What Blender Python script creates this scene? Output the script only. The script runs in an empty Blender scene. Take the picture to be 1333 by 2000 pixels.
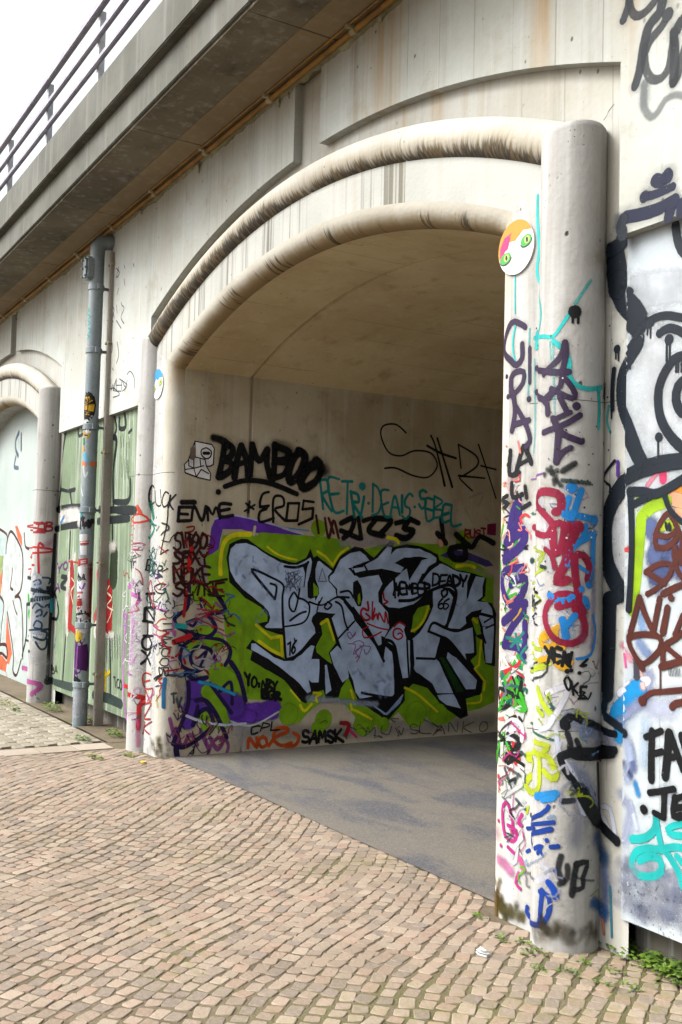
import bpy, bmesh, math, random
from math import sin, cos, pi, sqrt, radians, atan2, hypot
from mathutils import Vector, Matrix, noise
from mathutils.geometry import tessellate_polygon
random.seed(7)
SC = bpy.context.scene
COL = SC.collection

# ------------------------------------------------------------------ camera, sky, sun, exposure
F_PX, YAW, PITCH, ROLL, EYE = 2015.0, radians(31.11), .0549, .0247, 1.6
f2 = Vector((-cos(YAW), sin(YAW), 0)); rt = Vector((sin(YAW), cos(YAW), 0)); upv = Vector((0, 0, 1))
fw = f2*cos(PITCH) + upv*sin(PITCH); cu = upv*cos(PITCH) - f2*sin(PITCH)
cr = rt*cos(ROLL) + cu*sin(ROLL); cu2 = cu*cos(ROLL) - rt*sin(ROLL)
cam = bpy.data.cameras.new('camera'); cam_o = bpy.data.objects.new('camera', cam); COL.objects.link(cam_o)
cam_o.matrix_world = Matrix(((cr.x, cu2.x, -fw.x, 0), (cr.y, cu2.y, -fw.y, 0), (cr.z, cu2.z, -fw.z, EYE), (0, 0, 0, 1)))
cam.sensor_fit = 'VERTICAL'; cam.sensor_height = 36; cam.sensor_width = 24; cam.lens = 36*F_PX/2000
cam.clip_start = .05; cam.clip_end = 2000
SC.camera = cam_o

SUN_EL, SUN_AZ = radians(48), radians(205)       # azimuth clockwise from +Y: in front of the wall, a little to the left
w = bpy.data.worlds.new('World'); SC.world = w; w.use_nodes = True
wn = w.node_tree; wn.nodes.clear()
sky = wn.nodes.new('ShaderNodeTexSky'); sky.sky_type = 'NISHITA'; sky.sun_disc = False
sky.sun_elevation = SUN_EL; sky.sun_rotation = SUN_AZ; sky.air_density = 1.0; sky.dust_density = 9.0; sky.ozone_density = 1.0
bw = wn.nodes.new('ShaderNodeRGBToBW'); mx = wn.nodes.new('ShaderNodeMix'); mx.data_type = 'RGBA'
mx.inputs[0].default_value = .84                      # overcast: nearly colourless sky
bg = wn.nodes.new('ShaderNodeBackground'); bg.inputs['Strength'].default_value = .15
wo = wn.nodes.new('ShaderNodeOutputWorld')
wn.links.new(sky.outputs[0], bw.inputs[0]); wn.links.new(sky.outputs[0], mx.inputs[6]); wn.links.new(bw.outputs[0], mx.inputs[7])
wn.links.new(mx.outputs[2], bg.inputs[0]); wn.links.new(bg.outputs[0], wo.inputs[0])
sl = bpy.data.lights.new('sun', 'SUN'); sun = bpy.data.objects.new('sun', sl); COL.objects.link(sun)
sl.energy = .85; sl.angle = radians(28); sl.color = (1, .985, .96)
sdir = Vector((sin(SUN_AZ)*cos(SUN_EL), cos(SUN_AZ)*cos(SUN_EL), sin(SUN_EL)))
sun.rotation_euler = (-sdir).to_track_quat('-Z', 'Y').to_euler()
SC.view_settings.view_transform = 'Standard'; SC.view_settings.look = 'None'
SC.view_settings.gamma = 1; SC.view_settings.use_curve_mapping = False
SC.view_settings.exposure = 1.72
SC.cycles.transparent_max_bounces = 48; SC.cycles.max_bounces = 8; SC.cycles.diffuse_bounces = 5

# ------------------------------------------------------------------ node and mesh helpers
def lin(c):
    if isinstance(c, str):
        c = [int(c[i:i+2], 16)/255 for i in (0, 2, 4)]
        c = [x/12.92 if x <= .04045 else ((x+.055)/1.055)**2.4 for x in c]
    return (c[0], c[1], c[2], 1)

ALBEDO = .48           # colours below are picked as they look; this brings them to real reflectance
class NB:
    def __init__(s, name, rough=.85):
        s.m = bpy.data.materials.new(name); s.m.use_nodes = True
        s.t = s.m.node_tree; s.b = s.t.nodes['Principled BSDF']; s.out = s.t.nodes['Material Output']
        s.b.inputs['Roughness'].default_value = rough; s.b.inputs['Specular IOR Level'].default_value = .3
        s._c = None
    def n(s, typ, **k):
        x = s.t.nodes.new(typ)
        for a, v in k.items(): setattr(x, a, v)
        return x
    def put(s, sock, v):
        if hasattr(v, 'is_linked'): s.t.links.new(v, sock)
        elif isinstance(v, str): sock.default_value = lin(v)
        else: sock.default_value = v
    def co(s):
        if s._c is None: s._c = s.n('ShaderNodeTexCoord').outputs['Object']
        return s._c
    def map(s, sc=(1, 1, 1), off=(0, 0, 0), v=None):
        m = s.n('ShaderNodeMapping'); s.put(m.inputs[0], v or s.co()); m.inputs['Scale'].default_value = sc; m.inputs['Location'].default_value = off
        return m.outputs[0]
    def noise(s, scale, detail=4, v=None, rough=.55, dist=0):
        x = s.n('ShaderNodeTexNoise'); s.put(x.inputs['Vector'], v or s.co()); x.inputs['Scale'].default_value = scale
        x.inputs['Detail'].default_value = detail; x.inputs['Roughness'].default_value = rough; x.inputs['Distortion'].default_value = dist
        return x.outputs['Fac']
    def voro(s, scale, v=None, feat='F1', out='Distance', rnd=1):
        x = s.n('ShaderNodeTexVoronoi', feature=feat); s.put(x.inputs['Vector'], v or s.co()); x.inputs['Scale'].default_value = scale
        x.inputs['Randomness'].default_value = rnd
        return x.outputs[out]
    def math(s, op, a, b=0.0, c=0.0):
        x = s.n('ShaderNodeMath', operation=op); s.put(x.inputs[0], a); s.put(x.inputs[1], b); s.put(x.inputs[2], c); return x.outputs[0]
    def ramp(s, f, lo, hi, a=0.0, b=1.0, smooth=True):
        x = s.n('ShaderNodeMapRange'); x.interpolation_type = 'SMOOTHSTEP' if smooth else 'LINEAR'
        s.put(x.inputs[0], f); s.put(x.inputs[1], lo); s.put(x.inputs[2], hi); s.put(x.inputs[3], a); s.put(x.inputs[4], b); return x.outputs[0]
    def mix(s, f, a, b, mode='MIX'):
        x = s.n('ShaderNodeMix', data_type='RGBA', blend_type=mode); s.put(x.inputs[0], f); s.put(x.inputs[6], a); s.put(x.inputs[7], b); return x.outputs[2]
    def attr(s, name, out='Color'):
        x = s.n('ShaderNodeAttribute', attribute_name=name); return x.outputs[out]
    def sep(s, v=None):
        x = s.n('ShaderNodeSeparateXYZ'); s.put(x.inputs[0], v or s.co()); return x.outputs
    def bump(s, h, strength=.4, dist=.01):
        x = s.n('ShaderNodeBump'); s.put(x.inputs['Height'], h); x.inputs['Strength'].default_value = strength; x.inputs['Distance'].default_value = dist
        s.t.links.new(x.outputs[0], s.b.inputs['Normal'])
    def color(s, c, gain=1.0):
        g = ALBEDO*gain; s.put(s.b.inputs['Base Color'], s.mix(1.0, c, (g, g, g, 1), 'MULTIPLY'))

def pset(o, **k):
    for a, v in k.items():
        if v: o[a] = v
    return o
def link(o, parent=None):
    COL.objects.link(o)
    if parent is not None:
        o.parent = parent
        o.matrix_parent_inverse = world_of(parent).inverted()
    return o
def world_of(o):
    m = Matrix.Translation(o.location) @ o.rotation_euler.to_matrix().to_4x4()
    return world_of(o.parent) @ o.matrix_parent_inverse @ m if o.parent else m
def thing(name, label, cat, loc=(0, 0, 0), group=None, kind=None):
    o = bpy.data.objects.new(name, None); o.empty_display_size = .1; o.location = loc; link(o)
    return pset(o, label=label, category=cat, group=group, kind=kind)
class MB:
    """collects polygons in world coordinates and becomes one mesh object"""
    def __init__(s): s.v = []; s.f = []; s.a = {}; s.mi = []
    def face(s, *pts): i = len(s.v); s.v += [tuple(p) for p in pts]; s.f.append(tuple(range(i, i+len(pts))))
    def grid(s, rows, close=False):
        i = len(s.v); n = len(rows[0])
        for r in rows: s.v += [tuple(p) for p in r]
        for a in range(len(rows)-1):
            for b in range(n if close else n-1):
                c = (b+1) % n
                s.f.append((i+a*n+b, i+a*n+c, i+(a+1)*n+c, i+(a+1)*n+b))
        return i
    def poly(s, idx): s.f.append(tuple(idx))
    def box(s, x0, x1, y0, y1, z0, z1, j=0):
        c = [(x, y, z) for x in (x0, x1) for y in (y0, y1) for z in (z0, z1)]
        if j: c = [(a+random.uniform(-j, j), b+random.uniform(-j, j), d+random.uniform(-j, j)) for a, b, d in c]
        i = len(s.v); s.v += c
        for q in ((0, 1, 3, 2), (4, 6, 7, 5), (0, 4, 5, 1), (2, 3, 7, 6), (0, 2, 6, 4), (1, 5, 7, 3)): s.f.append(tuple(i+k for k in q))
    def tube(s, pts, r, n=12, caps=True, a0=0.0):
        pts = [Vector(p) for p in pts]; rows = []
        ref = None
        for k, p in enumerate(pts):
            d = (pts[min(k+1, len(pts)-1)] - pts[max(k-1, 0)]).normalized()
            if ref is None: ref = d.orthogonal().normalized()
            ref = (ref - d*ref.dot(d)).normalized(); bi = d.cross(ref)
            rr = r[k] if isinstance(r, (list, tuple)) else r
            rows.append([p + (ref*cos(a0+2*pi*q/n) + bi*sin(a0+2*pi*q/n))*rr for q in range(n)])
        i = s.grid(rows, True)
        if caps: s.poly(range(i+n-1, i-1, -1)); s.poly(range(i+(len(rows)-1)*n, i+len(rows)*n))
    def build(s, name, mat, parent=None, smooth=None, **k):
        me = bpy.data.meshes.new(name); me.from_pydata(s.v, [], s.f); me.materials.append(mat)
        for an, (vals, typ) in s.a.items():
            at = me.attributes.new(an, typ, 'POINT')
            if typ == 'FLOAT_COLOR': at.data.foreach_set('color', [x for c in vals for x in c])
            else: at.data.foreach_set('value', vals)
        bm = bmesh.new(); bm.from_mesh(me)
        if not s.a: bmesh.ops.remove_doubles(bm, verts=bm.verts, dist=1e-5)
        bmesh.ops.recalc_face_normals(bm, faces=bm.faces) if k.pop('recalc', True) else None
        bev = k.pop('bevel', 0)
        if bev:
            ed = [e for e in bm.edges if len(e.link_faces) == 2 and e.calc_face_angle(0) > .6]
            bmesh.ops.bevel(bm, geom=ed, offset=bev, segments=2, affect='EDGES', clamp_overlap=True)
        bm.to_mesh(me); bm.free()
        if smooth:
            me.polygons.foreach_set('use_smooth', [True]*len(me.polygons)); me.set_sharp_from_angle(angle=radians(smooth))
        o = bpy.data.objects.new(name, me); link(o, parent)
        return pset(o, **k)

# ------------------------------------------------------------------ dimensions (metres, camera above the origin)
CA, CB, CC = -6.01, -14.56, 2.54           # centres of the three arches
HC, HR, RC = 2.60, 2.11, .147               # half spacing of pillars, half opening, pillar radius
YO, YZ, YP, YB, YC = 3.28, 3.345, 3.33, 3.20, 3.25   # wall face, arch field, bay panel, jamb face, pillar axis
RT, ZC = .110, 3.595                         # radius of the arch moulding, top of the pillars
RR = .125; YR = YB + RR                       # roll on the jamb edge
HO = 2.85                                    # half width of the arch field
ZT, ZP, ZPB = 4.96, 3.07, .16               # wall top, bay panel top and bottom
SZ, SR = -1.69, 5.38                         # soffit arc
TZ, TR = -1.70, 5.84                         # moulding arc
OZ, OR = -3.076, 7.486                       # edge of the upper wall
def arc_z(x, z0, r): return z0 + sqrt(r*r - x*x)
def arch_z(x, z0, r): return z0 + sqrt(max(0, r*r - x*x))
def profile(side):
    """plan of the wall foot, right to left: list of (x, y)"""
    def pillar(cx, mirror):
        a0, a1 = atan2(YZ-YC, .1122), atan2(YB-YC, -.1382)
        a1 -= 0 if a1 < 0 else 2*pi
        pts = [(cx+RC*cos(a0+(a1-a0)*k/36)*(-1 if mirror else 1), YC+RC*sin(a0+(a1-a0)*k/36)) for k in range(37)]
        return pts[::-1] if mirror else pts
    def roll(xe, mirror):      # from jamb face to reveal (right jamb) or the other way round
        pts = [(xe+(RR - RR*sin(pi/2*k/8))*(-1 if mirror else 1), YR-RR*cos(pi/2*k/8)) for k in range(9)]
        return pts[::-1] if mirror else pts
    if side == 'R':
        return [(4, YP), (CA+HO, YP), (CA+HO, YZ)] + pillar(CA+HC, False) + roll(CA+HR, False) + [(CA+HR, 16)]
    return ([(CA-HR, 16)] + roll(CA-HR, True) + pillar(CA-HC, True) + [(CA-HO, YZ), (CA-HO, YP), (CB+HO, YP), (CB+HO, YZ)]
            + pillar(CB+HC, False) + roll(CB+HR, False) + [(CB+HR, 3.55), (-20, 3.55)])
class Surf:
    def __init__(s, pts):
        s.p = pts; s.s = [0]
        for a, b in zip(pts, pts[1:]): s.s.append(s.s[-1] + hypot(b[0]-a[0], b[1]-a[1]))
    def at(s, u, z, off):
        k = 0
        lo, hi = 0, len(s.s)-2
        while lo < hi:
            m = (lo+hi+1)//2
            if s.s[m] <= u: lo = m
            else: hi = m-1
        a, b = s.p[lo], s.p[lo+1]; L = s.s[lo+1]-s.s[lo]; t = (u-s.s[lo])/L
        nx, ny = -(b[1]-a[1])/L, (b[0]-a[0])/L
        return (a[0]+(b[0]-a[0])*t + nx*off, a[1]+(b[1]-a[1])*t + ny*off, z)
PIPE_X, PIPE_Y, PIPE_R = -10.08, 3.14, .072
class Cyl:
    def at(s, u, z, off):
        a = u/PIPE_R; return (PIPE_X+(PIPE_R+off)*cos(a), PIPE_Y+(PIPE_R+off)*sin(a), z)
SURF = {'R': Surf(profile('R')), 'L': Surf(profile('L')), 'O': Surf([(5, YO), (-30, YO)]), 'P': Cyl()}

# ------------------------------------------------------------------ materials
def concrete(name, c1, c2, streak=.5, ochre=0.0, pores=.6, boards=.0, blotch='8e8674', bl=.35, rough=.9, bump=.35, zoc=3.6, gain=1.0):
    n = NB(name, rough)
    big = n.noise(1.3, 5); fine = n.noise(38, 4)
    c = n.mix(n.ramp(big, .35, .68), c1, c2)
    c = n.mix(n.math('MULTIPLY', n.ramp(n.noise(3.7, 6, n.map(off=(4, 2, 9)), .65), .52, .78), bl), c, blotch)
    st = n.noise(1, 5, n.map((9, 9, .45)), .6); st2 = n.noise(1, 3, n.map((34, 34, .7), (3, 1, 2)), .6)
    c = n.mix(n.math('MULTIPLY', n.ramp(st, .54, .8), streak), c, '77756d')
    c = n.mix(n.math('MULTIPLY', n.ramp(st2, .6, .8), streak*.7), c, '6a665c')
    c = n.mix(n.math('MULTIPLY', n.ramp(n.noise(1, 3, n.map((14, 14, .5), (7, 7, 1))), .5, .75), .5*min(1, streak*2)), c, 'eef0ee' if streak < .8 else '93958f')
    x, y, z = n.sep()
    if ochre:
        o = n.ramp(n.noise(1, 4, n.map((6, 6, .2), (11, 3, 5)), .6), .5, .72)
        o = n.math('MULTIPLY', o, n.ramp(n.math('ADD', z, n.math('MULTIPLY', n.noise(2.5), 1.2)), zoc, zoc+1.6))
        o = n.math('MULTIPLY', o, n.ramp(n.math('ADD', x, n.noise(1.2)), -6.2, -5.0, .12, 1)); c = n.mix(n.math('MULTIPLY', o, ochre), c, 'bd9450')
    h = n.math('MULTIPLY', fine, .35)
    if boards:
        fx = n.math('FRACT', n.math('MULTIPLY', n.math('ADD', x, n.math('MULTIPLY', n.noise(.7), .02)), 1/.31))
        ln = n.ramp(n.math('ABSOLUTE', n.math('SUBTRACT', fx, .5)), .0, .018, 1, 0)
        ln = n.math('MULTIPLY', ln, n.ramp(n.noise(1.1, 3, n.map(off=(0, 0, 3))), .44, .62))
        c = n.mix(n.math('MULTIPLY', ln, boards), c, '5b574e')
        h = n.math('SUBTRACT', h, n.math('MULTIPLY', ln, .8))
    if pores:
        d = n.voro(11, n.map((1, 1, .75))); p = n.ramp(d, .05, .13, 1, 0)
        p = n.math('MULTIPLY', p, n.ramp(n.noise(3, 3, n.map(off=(1, 5, 2))), .46, .56))
        d2 = n.voro(34); p2 = n.math('MULTIPLY', n.ramp(d2, .05, .13, 1, 0), n.ramp(n.noise(4.3, 2), .5, .62))
        p = n.math('MAXIMUM', p, n.math('MULTIPLY', p2, .7))
        c = n.mix(n.math('MULTIPLY', p, pores), c, '3d382f'); h = n.math('SUBTRACT', h, p)
    c = n.mix(n.math('MULTIPLY', fine, .22), c, '8d8678')
    n.color(c, gain); n.bump(h, bump, .012)
    return n.m
M = {}
M['wall'] = concrete('wall_concrete', 'd8ded9', 'caccc2', .42, .85, .8, .5, 'aaa287', .55, zoc=3.9)
M['field'] = concrete('field_concrete', 'dcddd5', 'ccc9bb', .4, .75, .8, .35, 'ada58c', .35, zoc=3.7)
M['jamb'] = concrete('jamb_concrete', 'd2d3d1', 'bbbbb6', .6, .0, 1.0, 0, '968e7d', .75, bump=.6)
M['pillar'] = concrete('pillar_concrete', 'cbcbc8', 'b5b3ae', .75, .0, 1.0, 0, '8f8675', .8, bump=.7)
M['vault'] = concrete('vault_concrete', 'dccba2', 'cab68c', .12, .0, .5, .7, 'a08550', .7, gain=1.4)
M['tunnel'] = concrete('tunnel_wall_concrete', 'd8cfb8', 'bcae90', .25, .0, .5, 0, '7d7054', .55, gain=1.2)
M['plinth'] = concrete('plinth_concrete', '6c675c', '57534a', .5, .0, .5, 0, '4a463d', .5)
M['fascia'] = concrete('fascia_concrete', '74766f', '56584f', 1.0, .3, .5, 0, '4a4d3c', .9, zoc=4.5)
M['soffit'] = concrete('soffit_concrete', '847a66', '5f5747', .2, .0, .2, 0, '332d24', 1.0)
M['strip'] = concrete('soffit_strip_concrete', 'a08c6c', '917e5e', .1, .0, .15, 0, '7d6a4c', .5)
M['green'] = concrete('green_painted_panel', '7c9471', '667c5e', .5, .0, .35, 0, 'b4c4a8', .5)
M['white_panel'] = concrete('white_painted_panel', 'cfd9de', 'bfcad3', .14, .0, .35, .25, 'b4c4d6', .35)
M['infill'] = concrete('infill_paint', 'c5d2ce', 'b6c5c0', .12, .0, .2, 0, 'b5c4bc', .3)

def moulding_mat():
    n = NB('moulding_concrete', .9)
    u, v, g = n.sep(n.attr('along'))
    vec = n.n('ShaderNodeCombineXYZ'); n.put(vec.inputs[0], n.math('MULTIPLY', u, 1)); n.put(vec.inputs[1], n.math('MULTIPLY', v, .00025))
    sv = vec.outputs[0]
    base = n.mix(n.ramp(n.noise(2, 4), .35, .7), 'd9d6cb', 'c6c2b5')
    big = n.noise(1.1, 3, sv); med = n.noise(5, 4, sv, .6); fin = n.noise(44, 2, sv, .6)
    # mould covers the lower front of the roll: v in degrees, 90 faces the street, 180 looks down
    lim = n.math('ADD', 110, n.math('MULTIPLY', n.math('SUBTRACT', big, .5), -130))
    lim = n.math('ADD', lim, n.math('MULTIPLY', n.math('SUBTRACT', med, .5), -60))
    lim = n.math('ADD', lim, n.math('MULTIPLY', n.math('SUBTRACT', fin, .5), -95))
    lim = n.math('ADD', lim, n.math('MULTIPLY', g, -44))
    m = n.math('MULTIPLY', n.ramp(n.math('SUBTRACT', v, lim), -8, 26), n.ramp(v, 225, 255, 1, 0))
    tone = n.mix(n.ramp(fin, .45, .68), '2c2518', '7c6640')
    c = n.mix(n.math('MULTIPLY', m, .93), base, tone)
    warm = n.ramp(n.math('SUBTRACT', v, lim), -45, 5)
    c = n.mix(n.math('MULTIPLY', n.math('MULTIPLY', warm, n.math('SUBTRACT', 1, m)), .35), c, 'a08a58')
    p = n.math('MULTIPLY', n.ramp(n.voro(14), .04, .1, 1, 0), n.ramp(n.noise(3, 3), .5, .6))
    c = n.mix(p, c, '4a4438')
    n.color(c); n.bump(n.math('SUBTRACT', n.noise(40), p), .3, .01); return n.m
M['moulding'] = moulding_mat()
def roll_mat():
    n = NB('roll_concrete', .9)
    u, v, g = n.sep(n.attr('along'))
    vec = n.n('ShaderNodeCombineXYZ'); n.put(vec.inputs[0], u); n.put(vec.inputs[1], n.math('MULTIPLY', v, .0003))
    sv = vec.outputs[0]
    base = n.mix(n.ramp(n.noise(2, 4), .35, .7), 'd6d2c4', 'c5c0b0')
    grp = n.ramp(n.noise(1.7, 2, sv), .47, .55); ln = n.ramp(n.noise(15, 3, sv, .7), .5, .6)
    m = n.math('MULTIPLY', n.math('MULTIPLY', grp, ln), n.ramp(n.math('ADD', v, n.math('MULTIPLY', n.noise(30, 2, sv), 30)), 25, 60))
    och = n.math('MULTIPLY', n.ramp(n.math('ADD', v, n.math('MULTIPLY', n.noise(5, 3, sv), 40)), 35, 85), n.math('MULTIPLY', g, .85))
    c = n.mix(och, base, '9a7c46')
    c = n.mix(n.math('MULTIPLY', m, n.math('MULTIPLY', g, .85)), c, '463b29')
    n.color(c); n.bump(n.noise(40), .3, .01); return n.m
M['roll'] = roll_mat()
def band_mat():
    n = NB('band_concrete', .9)
    x, y, z = n.sep()
    base = n.mix(n.ramp(n.noise(1.6, 4), .35, .7), 'cccdc6', 'bcbeb6')
    grp = n.ramp(n.noise(1, 2, n.map((1.6, 1, .05))), .42, .54); ln = n.ramp(n.noise(1, 3, n.map((17, 17, .22)), .65), .52, .64)
    c = n.mix(n.math('MULTIPLY', n.math('MULTIPLY', grp, ln), .75), base, '5c5644')
    c = n.mix(n.math('MULTIPLY', n.ramp(n.noise(1, 3, n.map((7, 7, .3), (2, 2, 2))), .55, .75), .3), c, 'a89c78')
    p = n.math('MULTIPLY', n.ramp(n.voro(13), .04, .1, 1, 0), n.ramp(n.noise(3, 3), .5, .6))
    c = n.mix(n.math('MULTIPLY', p, .7), c, '4a4438')
    n.color(c); n.bump(n.math('SUBTRACT', n.noise(40), p), .3, .01); return n.m
M['band'] = band_mat()
def pipe_mat(name, c1, c2, rough=.5, metal=0.0):
    n = NB(name, rough); n.b.inputs['Metallic'].default_value = metal
    c = n.mix(n.ramp(n.noise(5, 5, n.map((1, 1, .4))), .4, .65), c1, c2)
    c = n.mix(n.math('MULTIPLY', n.ramp(n.noise(60, 3), .55, .7), .4), c, '4a4a48'); n.color(c); n.bump(n.noise(80), .1, .004); return n.m
M['pipe'] = pipe_mat('grey_pipe_paint', '98a5a8', '86939a', .45)
M['conduit'] = pipe_mat('conduit_cover', 'b4aca0', '9c9488', .7)
M['cable'] = pipe_mat('ochre_pipe', 'a87c2c', '8a6424', .6)
M['clamp'] = pipe_mat('clamp_metal', 'c2b795', 'a59a78', .5)
M['post'] = pipe_mat('post_grey', 'f4f8fc', 'e2e9f1', .5)
M['rail'] = pipe_mat('rail_dark', 'b0aebc', '9a98a8', .5)
M['mortar'] = concrete('mortar', 'b9b48f', '8f8a66', .2, 0, .3, 0, '5d5a36', .8)
def asphalt():
    n = NB('tunnel_floor_asphalt', .8)
    c = n.mix(n.ramp(n.noise(1.2, 9, n.map((.75, 1.5, 1), (3, 1, 0)), .7, .4), .45, .6), '746e65', '4e505a')
    c = n.mix(n.math('MULTIPLY', n.ramp(n.noise(.9, 5, n.map(off=(8, 1, 0))), .52, .68), .6), c, '7c7466')
    c = n.mix(n.math('MULTIPLY', n.ramp(n.voro(130, out='Color'), .3, .8), .4), c, '9a948a')
    sp = n.ramp(n.noise(210, 2), .58, .66); c = n.mix(n.math('MULTIPLY', sp, .65), c, '2b2b2c')
    n.color(c); n.bump(n.noise(200, 3), .5, .004); return n.m
M['asphalt'] = asphalt()
def joint():
    n = NB('joint_sand', .95)
    c = n.mix(n.ramp(n.noise(2.2, 5), .4, .65), '7b6d58', '685b48')
    ms = n.math('MULTIPLY', n.ramp(n.noise(1.3, 5, n.map(off=(2, 7, 0))), .52, .66), n.ramp(n.noise(14, 3), .4, .6))
    x, y, z = n.sep(); mk = n.math('MULTIPLY', n.ramp(n.math('ADD', x, n.math('MULTIPLY', n.noise(2), 1.2)), -3.3, -2.3), n.ramp(n.noise(9, 3), .3, .55))
    c = n.mix(n.math('MAXIMUM', n.math('MULTIPLY', ms, .8), n.math('MULTIPLY', mk, .55)), c, '5f6426')
    n.color(c); n.bump(n.noise(70, 4), .7, .01); return n.m
M['joint'] = joint()
def sett(name, tint):
    n = NB(name, .8)
    col = n.attr('tone')
    c = n.mix(n.math('MULTIPLY', n.ramp(n.noise(55, 4), .4, .7), .3), col, tint)
    sp = n.ramp(n.noise(160, 2), .6, .7); c = n.mix(n.math('MULTIPLY', sp, .35), c, '5e544c')
    d = n.ramp(n.noise(1.6, 5, n.map(off=(1, 3, 0))), .5, .7); c = n.mix(n.math('MULTIPLY', d, .4), c, '857663')
    ms = n.math('MULTIPLY', n.ramp(n.noise(1.3, 5, n.map(off=(2, 7, 0))), .56, .7), n.ramp(n.noise(22, 3), .45, .65))
    x, y, z = n.sep(); mk = n.math('MULTIPLY', n.ramp(n.math('ADD', x, n.math('MULTIPLY', n.noise(2), 1.2)), -3.2, -2.1), n.ramp(n.noise(13, 4), .42, .62))
    c = n.mix(n.math('MAXIMUM', n.math('MULTIPLY', ms, .55), n.math('MULTIPLY', mk, .4)), c, '857f42')
    n.color(c); n.bump(n.math('ADD', n.noise(60, 4), n.math('MULTIPLY', n.noise(14, 2), .8)), .45, .008); return n.m
M['sett'] = sett('granite_sett', 'b8a390'); M['paver'] = sett('concrete_paver', 'c0b49c')
def ground_far():
    n = NB('ground_gravel', .95)
    c = n.mix(n.ramp(n.noise(.6, 6), .4, .65), 'a2907c', '8c7c69'); c = n.mix(n.math('MULTIPLY', n.ramp(n.voro(9, feat='DISTANCE_TO_EDGE'), .0, .08, 1, 0), .6), c, '5f5443')
    n.color(c); return n.m
M['ground'] = ground_far()
def flat(name, c, rough=.6):
    n = NB(name, rough); n.color(n.mix(n.math('MULTIPLY', n.noise(30, 3), .12), c, '808080')); return n.m
def leaf(name, a, b):
    n = NB(name, .6); n.color(n.mix(n.ramp(n.noise(18, 2), .35, .65), a, b)); return n.m
M['leaf'] = leaf('weed_leaf', '4a6a1c', '6c8a2a'); M['leaf2'] = leaf('moss_leaf', '6d7a2a', '8c9440')
def spray():
    """paint: tone = colour of the coat, prm = (distance from the stroke's edge, softness, cover)"""
    n = NB('spray_paint', .55)
    e, soft, cov = n.sep(n.attr('prm'))
    grain = n.noise(45, 4, rough=.65); fine = n.noise(240, 2)
    a = n.math('ADD', e, n.math('MULTIPLY', n.math('SUBTRACT', grain, .5), n.math('ADD', .12, n.math('MULTIPLY', soft, .35))))
    a = n.math('ADD', a, n.math('MULTIPLY', n.math('SUBTRACT', fine, .5), n.math('MULTIPLY', soft, .5)))
    a = n.ramp(n.math('DIVIDE', a, n.math('MAXIMUM', soft, .06)), 0, 1)
    wear = n.ramp(n.noise(9, 6, n.map(off=(5, 5, 5)), .75), .36, .46)
    a = n.math('MULTIPLY', n.math('MULTIPLY', a, cov), n.math('ADD', .9, n.math('MULTIPLY', wear, .1)))
    por = n.math('MULTIPLY', n.ramp(n.voro(34), .05, .1, 0, 1), 1)
    a = n.math('MULTIPLY', a, por)
    c = n.mix(1.0, n.attr('tone'), n.mix(n.ramp(n.noise(7, 5), .3, .7), 'ffffff', 'd6d6d6'), 'MULTIPLY'); n.b.inputs['Specular IOR Level'].default_value = .15
    n.color(c)
    tr = n.n('ShaderNodeBsdfTransparent'); ms = n.n('ShaderNodeMixShader')
    n.put(ms.inputs[0], a); n.t.links.new(tr.outputs[0], ms.inputs[1]); n.t.links.new(n.b.outputs[0], ms.inputs[2]); n.t.links.new(ms.outputs[0], n.out.inputs[0])
    return n.m
M['spray'] = spray()

# ------------------------------------------------------------------ ground
g = MB(); g.box(-300, 300, -300, 300, -.5, -.06); g.build('ground', M['ground'], None, kind='structure')
bed = MB()
bed.face((-9.05, -2, -.0035), (3.5, -2, -.0035), (3.5, YZ+.3, -.0035), (-9.05, YZ+.3, -.0035))
pave = bed.build('cobbled_pavement', M['joint'], None, kind='structure')
bed = MB(); bed.face((-18, -2, -.020), (-9.05, -2, -.020), (-9.05, 3.6, -.020), (-18, 3.6, -.020))
strip = bed.build('paver_path', M['joint'], None, kind='structure')
fl = MB(); NX = 8
fl.grid([[(CA-HR-.02+(2*HR+.04)*i/NX, y, .004+.0*i) for i in range(NX+1)] for y in (3.318, 5, 8, 12, 16, 18)])
fl.build('tunnel_floor', M['asphalt'], None, kind='structure')

def stone(mb, c, ux, uy, lx, ly, h, dome=.0006, rnd=.16, jit=.12, ymax=None):
    """one sett with rounded corners, worn edges and a slightly domed top"""
    P = []
    for sx, sy in ((-1, -1), (1, -1), (1, 1), (-1, 1)):
        P.append((sx*lx/2*(1+random.uniform(-jit, jit)), sy*ly/2*(1+random.uniform(-jit, jit))))
    ring = []
    for k in range(4):
        a, b, d = P[k-1], P[k], P[(k+1) % 4]
        for t, q in ((rnd, a), (rnd, d)): ring.append((b[0]+(q[0]-b[0])*t*.6, b[1]+(q[1]-b[1])*t*.6))
    tx, ty = random.uniform(-.012, .012), random.uniform(-.012, .012)
    def pt(q, s, z):
        x, y = q[0]*s, q[1]*s; Y = c[1]+ux[1]*x+uy[1]*y
        if CA-HR+.02 < c[0] < CA+HR-.02 and Y > 3.325: Y = 3.325+(s-1)*.05      # cut straight along the asphalt
        return (c[0]+ux[0]*x+uy[0]*y, Y, z+tx*x+ty*y)
    i = len(mb.v)
    mb.v += [pt(q, 1.0, h-.035) for q in ring] + [pt(q, 1.0, h-.003) for q in ring] + [pt(q, .93, h) for q in ring] + [pt(q, .84, h) for q in ring] + [pt((0, 0), 1, h+dome)]
    for r in range(3):
        for k in range(8): q = (k+1) % 8; mb.f.append((i+r*8+k, i+r*8+q, i+r*8+8+q, i+r*8+8+k))
    for k in range(8): mb.f.append((i+24+k, i+24+(k+1) % 8, i+32))
    return 33
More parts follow.
